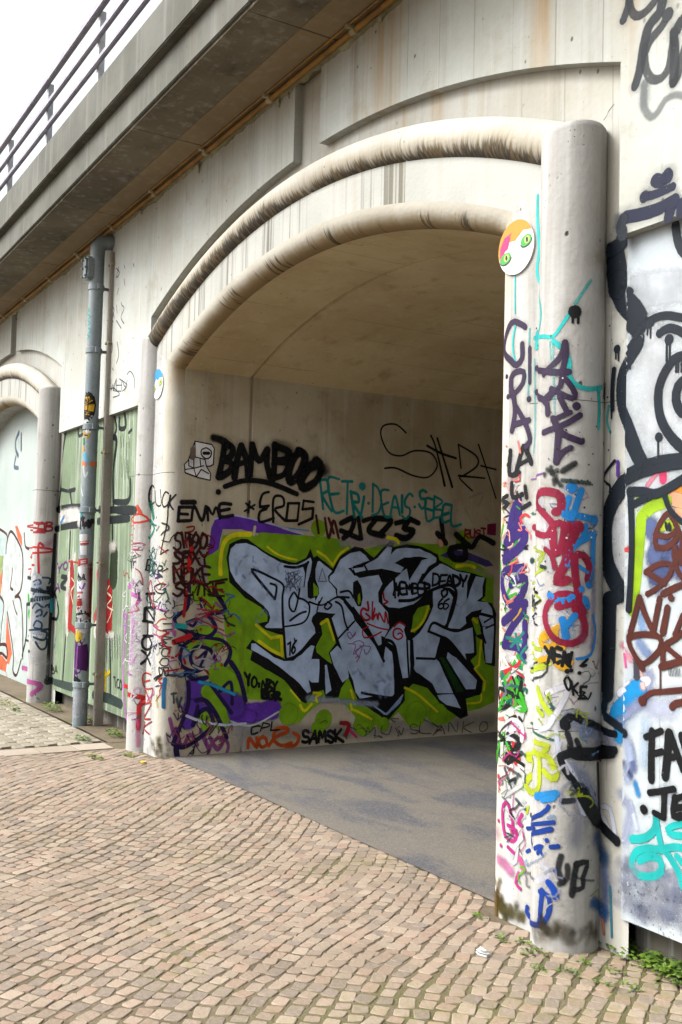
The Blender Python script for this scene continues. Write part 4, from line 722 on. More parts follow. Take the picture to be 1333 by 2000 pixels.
('graffiti_tag','black thin writing MEMBER READY over the right letters','tunnell','L',3,[('l','101216',13.7,0.14,1,[10498,1366,10473,1473,10460,1410,10432,1467,10443,1360]),('s','101216',14.2,0.14,1,[10364,1481,10427,1481,10420,1377,10350,1374]),('s','101216',12.8,0.14,1,[10425,1424,10376,1428]),('s','101216',13.5,0.14,1,[10342,1374,10358,1472,10322,1414,10311,1470,10282,1376]),('s','101216',15.0,0.14,1,[10285,1474,10283,1382]),('s','101216',13.8,0.14,1,[10285,1474,10239,1473,10226,1442,10281,1432,10225,1424,10222,1389,10274,1378]),('s','101216',15.3,0.14,1,[10149,1482,10213,1483,10211,1372,10140,1374]),('l','101216',15.7,0.14,1,[10216,1430,10161,1427]),('s','101216',15.4,0.14,1,[10142,1486,10132,1371]),('s','101216',15.6,0.14,1,[10144,1479,10087,1468,10082,1438,10133,1421,10073,1370]),('s','101216',12.3,0.14,1,[10041,1565,10046,1457]),('s','101216',11.9,0.14,1,[10042,1575,9984,1565,9964,1517,9991,1475,10047,1458]),('l','101216',12.0,0.14,1,[9871,1564,9946,1561,9969,1449,9897,1458]),('l','101216',10.9,0.14,1,[9965,1499,9895,1507]),('s','101216',13.3,0.14,1,[9875,1466,9840,1564,9807,1460]),('s','101216',12.4,0.14,1,[9863,1501,9811,1503]),('s','101216',14.3,0.14,1,[9802,1566,9782,1458]),('s','101216',14.9,0.14,1,[9799,1561,9746,1548,9710,1508,9731,1473,9779,1454]),('s','101216',14.2,0.14,1,[9710,1568,9666,1501,9628,1560]),('s','101216',13.7,0.14,1,[9667,1515,9676,1456]),('s','101216',11.4,0.14,1,[9920,1333,9962,1297,9972,1249,9932,1234,9906,1261,9931,1288,9963,1268]),('s','101216',10.5,0.14,1,[9842,1332,9898,1302,9910,1258,9888,1228,9845,1262,9870,1285,9907,1279]),('s','101216',12.4,0.14,1,[9886,1428,9934,1404,9927,1364,9906,1350,9868,1377,9867,1409,9885,1432])]),
('graffiti_tag','orange NOE tag with swirl low on the passage wall','tunnell','L',3,[('s','c4501a',15.8,0.14,1,[11982,34,11974,117,11897,29,11901,115]),('s','c4501a',16.8,0.14,1,[11840,122,11881,94,11868,47,11839,29,11800,54,11813,102,11837,115]),('s','c4501a',17.6,0.14,1.0,[11781,40,11710,111,11599,148,11612,182,11712,177,11734,91,11657,32,11558,47]),('s','c4501a',17.7,0.14,1.0,[11535,133,11484,97,11507,33,11607,6])]),
('graffiti_tag','black SAMSK tag low on the passage wall under hanging green drips','tunnell','L',3,[('s','101216',14.7,0.14,1,[11381,129,11417,151,11441,129,11428,95,11394,91,11374,63,11408,43,11444,52]),('l','101216',14.1,0.14,1,[11371,31,11317,139,11298,31]),('s','101216',14.6,0.14,1,[11347,74,11304,68]),('s','101216',14.3,0.14,1,[11278,37,11271,139,11237,71,11213,139,11204,38]),('s','101216',14.2,0.14,1,[11118,106,11159,133,11188,109,11169,83,11134,65,11125,35,11151,25,11185,44]),('l','101216',13.1,0.14,1,[11109,135,11097,32]),('l','101216',14.0,0.14,1,[11043,135,11101,76,11017,23]),('s','101216',8.2,0.14,1,[11872,211,11893,217,11945,208,11955,183,11948,146,11891,160]),('s','101216',6.8,0.14,1,[11841,237,11869,169]),('s','101216',6.5,0.14,1,[11846,241,11779,223,11791,205,11855,195]),('l','101216',6.9,0.14,1,[11755,244,11767,170,11684,170]),('sh','a02030',21.3,0.3,1.0,[11044,194,10964,178,10988,89]),('s','d23a6a',15.3,0.3,1.0,[10962,133,10879,60]),('s','2e2c2c',5.8,0.5,0.65,[10779,61,10752,143,10728,91,10678,135,10673,36]),('s','2e2c2c',5.7,0.5,0.65,[10595,143,10608,89,10565,65,10514,63,10487,139]),('s','2e2c2c',6.1,0.5,0.65,[10444,116,10408,58,10402,93,10378,39,10349,110]),('s','2e2c2c',5.8,0.5,0.65,[10185,120,10248,142,10275,119,10256,90,10195,76,10164,64,10224,47,10265,58]),('s','2e2c2c',6.1,0.5,0.65,[10156,155,10159,57,10027,38]),('s','2e2c2c',7.0,0.5,0.65,[10002,21,9916,105,9865,25]),('l','2e2c2c',6.4,0.5,0.65,[9967,63,9902,62]),('s','2e2c2c',6.4,0.5,0.65,[9819,46,9809,135,9721,35,9706,131]),('l','2e2c2c',5.9,0.5,0.65,[9635,129,9652,21]),('s','2e2c2c',5.9,0.5,0.65,[9510,119,9634,73,9535,16]),('s','2e2c2c',6.2,0.5,0.65,[9388,118,9426,93,9433,33,9379,19,9333,52,9342,105,9376,110]),('s','3a3838',6.2,0.6,0.55,[10635,57,10584,32,10686,61]),('s','4a5a66',6.3,0.6,0.55,[10451,170,10504,204,10411,199]),('s','6a4a50',6.0,0.6,0.55,[11381,151,11458,151,11309,118]),('s','4a5a66',6.0,0.6,0.55,[11233,105,11159,119,11263,64]),('s','4a5a66',6.2,0.6,0.55,[10774,92,10793,132,10843,135]),('s','4a5a66',6.2,0.6,0.55,[10735,93,10769,105,10764,76]),('s','6a4a50',6.3,0.6,0.55,[10396,79,10427,118,10394,123]),('s','3a3838',6.0,0.6,0.55,[11266,208,11206,226,11193,203]),('s','4a5a66',6.4,0.6,0.55,[10013,143,9946,95,10119,178]),('s','6a4a50',6.3,0.6,0.55,[10377,57,10419,44,10406,37]),('s','3a3838',6.1,0.6,0.55,[11031,88,10974,48,11017,97]),('s','6a4a50',6.4,0.6,0.55,[9950,56,9897,98,9979,37]),('s','3a3838',6.1,0.6,0.55,[10940,174,10944,153,10876,122]),('s','6a4a50',6.1,0.6,0.55,[10867,158,10846,169,10770,97])]),
('graffiti_mural','dark purple outlined BGN letters on the left reveal of the passage','tunnell','L',2,[('s','b6b3bd',50.7,0.9,0.6,[12691,1312,12554,1339,12325,1249]),('s','b4b6c4',50.7,0.9,0.6,[12623,927,12508,796,12310,792]),('s','82b31c',79.4,0.3,1.0,[12499,1365,12385,1314,12269,1288]),('s','82b31c',84.7,0.25,1.0,[12527,951,12431,1015,12315,948]),('s','82b31c',97.0,0.3,1.0,[12292,687,12188,605,12125,445]),('s','5b35a6',100.9,0.4,1.0,[12486,577,12495,436]),('s','5b35a6',125.4,0.5,1.0,[12297,427,12123,393]),('s','82b31c',73.7,0.25,1.0,[12372,534,12282,400,12235,268]),('s','5b35a6',72.6,0.5,1.0,[12522,412,12545,285]),('s','82b31c',56.4,0.25,1.0,[12407,329,12361,223]),('s','22164e',18.6,0.12,1.0,[12578,1423,12586,1248,12660,1184,12699,1146,12670,1082,12586,1042,12459,1002,12374,1001,12319,1066,12365,1144,12394,1184,12281,1203,12239,1236,12314,1341,12345,1406]),('s','22164e',11.9,0.12,1.0,[12469,1307,12419,1288,12460,1242,12469,1307]),('s','22164e',11.8,0.12,1.0,[12588,1120,12499,1145,12532,1087,12588,1120]),('s','22164e',16.8,0.12,1.0,[12430,989,12555,965,12629,889,12624,761,12504,706,12421,730]),('s','22164e',17.1,0.12,1.0,[12430,989,12258,960,12176,867,12222,750]),('s','22164e',16.9,0.12,1.0,[12310,792,12370,884,12484,912,12544,849,12520,758,12435,730]),('s','22164e',13.5,0.12,1.0,[12480,809,12398,872,12450,756]),('s','22164e',20.7,0.12,1.0,[12172,775,12088,654,12018,441]),('s','22164e',20.2,0.12,1.0,[12587,696,12502,642,12390,651]),('s','22164e',18.4,0.12,1.0,[12557,618,12557,413,12676,115]),('s','22164e',20.2,0.12,1.0,[12676,115,12566,82,12333,235,12367,378,12450,357,12503,257]),('s','22164e',18.7,0.12,1.0,[12482,461,12398,457,12294,336,12187,135]),('s','22164e',18.8,0.12,1.0,[12360,598,12271,491,12151,342]),('s','22164e',17.1,0.12,1.0,[12265,530,12167,604,12146,420]),('s','22164e',25.0,0.12,1.0,[12648,75,12630,-27]),('s','22164e',18.5,0.12,1.0,[12490,282,12466,409]),('s','2d9ad0',14.2,0.4,1.0,[12459,615,12331,584,12127,498]),('s','d8dcf0',14.1,0.4,1.0,[12561,337,12405,277,12205,240]),('s','c8d0ea',11.5,0.4,1.0,[12205,240,12011,242]),('s','b3202a',14.0,0.14,1.0,[12598,1377,12608,1287,12618,1171]),('s','b3202a',25.1,0.14,1.0,[12692,954,12557,1003]),('s','20a0a8',25.1,0.5,1.0,[12697,1094,12601,1081]),('s','b3202a',7.3,0.6,0.7,[12609,1089,12311,1225]),('s','b3202a',14.0,0.6,1.0,[12492,820,12492,819]),('s','b3202a',14.3,0.6,1.0,[12181,1166,12181,1166]),('s','b3202a',7.4,0.6,0.7,[12496,1230,12259,1115]),('s','b3202a',14.1,0.6,1.0,[12461,1059,12461,1059]),('s','b3202a',14.2,0.6,1.0,[12257,752,12256,752]),('s','b3202a',7.4,0.6,0.7,[12513,1154,12247,1045]),('s','b3202a',14.3,0.6,1.0,[12182,1010,12181,1010]),('s','b3202a',14.2,0.6,1.0,[12311,922,12311,921]),('s','b3202a',7.4,0.6,0.7,[12295,1205,12304,1209]),('s','b3202a',14.3,0.6,1.0,[12207,1090,12206,1090]),('s','b3202a',14.1,0.6,1.0,[12413,1167,12413,1166]),('s','b3202a',7.4,0.6,0.7,[12499,1232,12259,1200]),('s','b3202a',14.2,0.6,1.0,[12348,1078,12347,1078]),('s','b3202a',14.0,0.6,1.0,[12523,961,12523,961]),('s','b3202a',7.4,0.6,0.7,[12479,1182,12319,1220])]),
('graffiti_tag','maroon scribbled tag stack SHOO SEXY NUKE on the left reveal','tunnell','L',3,[('s','17121c',25.3,0.5,1.0,[12666,2126,12554,2132]),('l','17121c',14.5,0.4,1,[12582,2089,12689,2083,12696,1966,12588,1975]),('s','17121c',14.6,0.4,1,[12687,2027,12612,2027]),('s','17121c',16.2,0.4,1,[12577,1980,12556,2100,12481,1978,12448,2102]),('s','17121c',14.1,0.4,1,[12425,1987,12431,2100,12384,2034,12354,2103,12315,2005]),('s','17121c',17.1,0.4,1,[12215,2133,12318,2127,12309,2024,12195,2037]),('l','17121c',16.6,0.4,1,[12314,2071,12229,2091]),('s','3a1414',11.3,0.14,1,[12656,1853,12692,1868,12714,1835,12707,1802,12674,1794,12666,1746,12697,1723,12724,1741]),('l','3a1414',12.2,0.14,1,[12661,1870,12635,1746]),('s','3a1414',12.7,0.14,1,[12592,1874,12577,1744]),('s','3a1414',11.8,0.14,1,[12645,1800,12585,1815]),('s','3a1414',11.3,0.14,1,[12531,1877,12563,1818,12569,1760,12546,1741,12518,1776,12509,1843,12538,1866]),('s','3a1414',12.3,0.14,1,[12469,1873,12486,1821,12487,1762,12454,1744,12430,1790,12433,1847,12468,1865]),('s','3a1414',12.4,0.14,1,[12658,1695,12695,1710,12713,1698,12701,1666,12672,1647,12666,1627,12690,1609,12722,1609]),('l','3a1414',12.6,0.14,1,[12576,1717,12641,1707,12645,1602,12580,1614]),('s','3a1414',13.5,0.14,1,[12641,1665,12594,1664]),('l','3a1414',13.0,0.14,1,[12565,1726,12491,1610]),('s','3a1414',13.4,0.14,1,[12495,1740,12565,1616]),('s','3a1414',11.1,0.14,1,[12490,1713,12447,1666,12421,1710]),('l','3a1414',10.8,0.14,1,[12448,1649,12440,1596]),('l','3a1414',11.5,0.14,1,[12712,1454,12721,1589,12644,1452,12656,1586]),('s','3a1414',10.7,0.14,1,[12628,1569,12628,1460,12596,1439,12563,1471,12565,1575]),('l','3a1414',10.8,0.14,1,[12547,1566,12539,1441]),('s','3a1414',11.7,0.14,1,[12480,1572,12540,1491,12458,1439]),('s','3a1414',11.0,0.14,1,[12392,1583,12463,1585,12436,1446,12374,1458]),('s','3a1414',10.7,0.14,1,[12455,1525,12393,1522]),('s','3a1414',11.9,0.14,1,[12627,1427,12658,1450,12696,1423,12683,1401,12643,1391,12643,1364,12679,1336,12715,1357]),('s','3a1414',10.7,0.14,1,[12613,1436,12615,1343,12543,1351]),('l','3a1414',10.9,0.14,1,[12482,1456,12500,1348]),('s','3a1414',10.5,0.14,1,[12436,1346,12433,1446,12361,1348,12363,1456]),('l','3a1414',10.5,0.14,1,[12258,1457,12334,1446,12339,1343,12256,1341]),('l','3a1414',9.5,0.14,1,[12343,1392,12274,1397]),('s','3a1414',11.4,0.14,1.0,[12390,1458,12233,1486]),('s','c41e1e',22.5,0.5,1.0,[12569,1740,12590,1571])]),
('graffiti_tag','pale pink and violet scribbles at the foot of the left reveal','tunnell','L',1,[('s','8d4a86',16.6,0.35,1.0,[12709,319,12649,113]),('s','8d4a86',16.7,0.35,1.0,[12654,240,12593,84,12528,182,12455,88]),('s','8d4a86',16.9,0.35,1.0,[12431,215,12356,55]),('s','8d4a86',17.0,0.35,1.0,[12344,145,12270,37,12215,111]),('s','8d4a86',17.0,0.35,1.0,[12354,17,12315,104,12230,138,12170,69,12196,-33]),('l','4a5a6a',10.6,0.5,1,[12700,524,12663,529]),('s','4a5a6a',9.7,0.5,1,[12686,530,12680,451]),('l','4a5a6a',11.3,0.5,1,[12654,484,12636,414,12613,490])]),
('graffiti_tag','stacked thin black and teal tags down the left jamb face','ajl','L',1,[('s','dadce4',39.1,0.9,0.5,[13019,1563,12969,1043,12897,662]),('s','101216',8.7,0.3,1,[13051,2255,13098,2281,13121,2228,13124,2172,13106,2113,13034,2132]),('s','101216',7.9,0.3,1,[13031,2229,12997,2120,12912,2093,12875,2120,12907,2231]),('s','101216',8.7,0.3,1,[12786,2196,12815,2211,12848,2169,12855,2115,12827,2081,12786,2104]),('s','101216',8.3,0.3,1,[12767,2181,12782,2078]),('s','101216',7.5,0.3,1,[12721,2187,12771,2120,12740,2062]),('s','1a7a62',26.5,0.5,1.0,[13102,2120,13043,1998]),('s','1a8a72',15.4,0.5,1.0,[13103,1973,13016,1905,13105,1827]),('s','101216',6.5,0.3,1.0,[12785,2122,12792,1928,12856,1682]),('s','101216',6.5,0.14,1.0,[12856,1682,12770,1722]),('s','1d6a60',6.6,0.4,1.0,[13019,1746,12975,1638,12973,1490]),('s','1d6a60',6.5,0.4,1.0,[12945,1727,12965,1632,12973,1648]),('s','1d6a60',6.6,0.4,1.0,[13037,1632,13103,1663,12984,1728]),('s','1d6a60',6.6,0.4,1.0,[13099,1527,12987,1603,13105,1716]),('s','1d6a60',6.6,0.4,1.0,[13054,1496,13001,1505,13090,1638]),('s','1d6a60',6.6,0.4,1.0,[13008,1527,13097,1516,13042,1739]),('s','1d6a60',6.6,0.4,1.0,[13042,1648,12976,1504,13021,1566]),('s','1d6a60',6.6,0.4,1.0,[13042,1542,13100,1551,13095,1593]),('s','1d6a60',6.6,0.4,1.0,[13093,1656,13099,1655,13004,1611]),('s','1d6a60',6.6,0.4,1.0,[13047,1596,12954,1653,13006,1621]),('s','15302c',7.3,0.14,1,[13117,1635,13128,1549]),('s','15302c',6.7,0.14,1,[13115,1638,13063,1633,13068,1606,13117,1586,13068,1584,13089,1547,13131,1548]),('s','15302c',7.7,0.14,1,[12966,1616,13031,1574,13023,1535,12995,1517,12940,1554,12928,1594,12975,1609]),('s','15302c',7.9,0.14,1,[12900,1578,12893,1497]),('s','15302c',8.4,0.14,1,[12894,1586,12827,1583,12830,1551,12895,1541,12821,1496]),('s','101216',6.5,0.14,1,[12784,1434,12846,1435,12965,1404,12897,1364,12799,1358,12781,1398,12850,1389]),('s','34373c',5.1,0.14,1,[12824,736,12733,743]),('s','34373c',5.1,0.14,1,[12824,739,12812,684,12788,682,12773,735,12760,676,12738,680,12735,743]),('s','34373c',5.1,0.14,1,[12816,784,12786,818,12741,816,12734,788,12747,758,12791,758,12820,784]),('s','34373c',5.1,0.14,1,[12801,865,12781,898,12740,895,12728,868,12741,838,12790,838,12802,865]),('l','34373c',5.1,0.14,1,[12725,982,12799,971,12755,947,12805,920,12717,912]),('l','34373c',5.1,0.14,1,[12710,1062,12792,1052,12741,1027,12789,1000,12712,992]),('l','34373c',5.1,0.14,1,[12793,1105,12708,1107]),('s','34373c',5.1,0.14,1,[12786,1185,12754,1218,12721,1215,12703,1187,12728,1157,12762,1158,12783,1185]),('s','34373c',5.1,0.14,1,[12765,1231,12781,1265,12761,1294,12740,1281,12727,1246,12710,1235,12702,1267,12710,1302]),('s','101216',8.6,0.14,1.0,[12895,637,12788,684,12861,627]),('l','101216',11.4,0.14,1,[12950,1353,13116,1343]),('l','101216',11.3,0.14,1,[12920,1234,13113,1226]),('l','101216',11.4,0.14,1,[13079,1352,13035,1233]),('l','101216',11.4,0.14,1,[12955,1232,12940,1125,13126,1219,13125,1115]),('l','101216',11.4,0.14,1,[12960,1104,13137,1110]),('l','101216',11.3,0.14,1,[12951,993,13127,984]),('l','101216',11.4,0.14,1,[13083,1099,13081,994]),('s','101216',11.4,0.14,1,[12971,923,13051,979,13122,970,13139,916,13111,870,13018,883,12975,931]),('l','101216',11.4,0.14,1,[13007,858,13141,744]),('l','101216',11.4,0.14,1,[12996,749,13138,858]),('s','b3202a',10.7,0.3,1.0,[12746,1030,12800,989,12783,926,12729,903,12739,839,12688,826,12648,864]),('s','b3202a',6.4,0.14,1.0,[12761,711,12616,735]),('s','b3202a',10.7,0.14,1.0,[12605,812,12590,773]),('s','b3202a',6.6,0.14,1.0,[13103,1390,13045,1458,12951,1226,13103,1390]),('s','b8362c',6.6,0.14,1,[12970,665,13112,661,13095,542,12921,558]),('l','b8362c',6.6,0.14,1,[13105,594,12987,618]),('l','b8362c',7.1,0.14,1,[13103,411,13088,526,12963,429,12915,553]),('s','b8362c',6.9,0.14,1,[13104,401,12944,426,13090,288,12946,297]),('s','b8362c',6.1,0.14,1,[13077,259,13106,151]),('s','b8362c',6.5,0.14,1,[12916,281,13092,202,12961,169]),('s','1e6a9a',19.2,0.4,1.0,[12759,647,12768,546,12764,419]),('s','d8c860',17.1,0.8,0.5,[12840,502,12825,414])]),
('graffiti_tag','pink and red streak with scribbles on the left pillar','apl','L',1,[('s','e04a20',22.2,0.6,1.0,[13239,2092,13198,2038]),('s','d83a2a',9.2,0.3,1.0,[13301,2027,13181,2025,13194,1958,14177,1986,14183,2044]),('s','d07070',5.6,0.14,1.0,[14258,1960,13283,1906]),('s','d07070',5.6,0.14,1.0,[14270,1873,13298,1826,14222,1814]),('s','b85a6a',4.6,0.4,1.0,[14219,1776,13280,1780,13290,1764]),('s','b85a6a',4.6,0.4,1.0,[14200,1731,13239,1717,13210,1722]),('s','b85a6a',4.6,0.4,1.0,[13192,1776,14179,1789,13280,1694]),('s','b85a6a',4.6,0.4,1.0,[13192,1725,14193,1757,13237,1750]),('s','b85a6a',4.4,0.4,1.0,[13204,1669,13251,1713,13201,1730]),('s','b85a6a',4.5,0.4,1.0,[14176,1677,13189,1783,13211,1737]),('s','44444c',5.8,0.4,1.0,[14217,1642,14189,1543]),('s','44444c',5.7,0.4,1.0,[14196,1666,14181,1532]),('s','44444c',5.3,0.4,1.0,[13277,1561,13291,1636]),('s','44444c',5.8,0.4,1.0,[14220,1617,14217,1625]),('s','44444c',5.3,0.4,1.0,[13266,1606,13281,1565]),('s','d070c0',18.2,0.5,1.0,[14239,1381,13264,1333,13205,1256]),('s','c86ac8',16.8,0.6,1.0,[14275,1121,14309,831,14284,403,14174,161]),('s','d890d8',48.7,1,0.45,[13291,1212,13242,1029,13281,762]),('s','e8e4f0',4.5,0.6,0.6,[14249,1180,13257,1235,13196,1206,13267,1181]),('s','e8e4f0',4.5,0.6,0.6,[14230,1126,13253,1184,13204,1155,13263,1131]),('s','e8e4f0',4.5,0.6,0.6,[14230,1072,13250,1136,13191,1106,13259,1081]),('s','e8e4f0',4.5,0.6,0.6,[14236,1017,13245,1073,13190,1056,13255,1031]),('s','e8e4f0',4.5,0.6,0.6,[14197,965,13243,1039,13198,1005,13252,981]),('s','e8e4f0',4.5,0.6,0.6,[14187,911,13240,986,13206,955,13248,931]),('s','e8e4f0',4.5,0.6,0.6,[14194,857,13237,938,13192,906,13245,881]),('s','e8e4f0',4.5,0.6,0.6,[14217,801,13233,873,13198,856,13242,832]),('s','e8e4f0',4.5,0.6,0.6,[14214,747,13230,828,13194,806,13239,782]),('s','e8e4f0',4.5,0.6,0.6,[14185,695,13228,783,13176,757,13236,732]),('s','e8e4f0',4.5,0.6,0.6,[14182,641,13225,735,13200,706,13233,682]),('s','e8e4f0',4.5,0.6,0.6,[14177,588,13223,688,13181,657,13230,633]),('sh','c81e24',17.9,0.2,1.0,[14268,455,13179,469,13147,380,13147,197]),('s','d06a9a',26.2,0.9,0.6,[13156,249,13142,55]),('s','333338',4.4,0.14,1,[13203,1406,13211,1422,13227,1404,13229,1370,13219,1336,13204,1347]),('s','333338',4.8,0.14,1,[13197,1368,13172,1285]),('s','333338',4.7,0.14,1,[13176,1372,13192,1284])]),
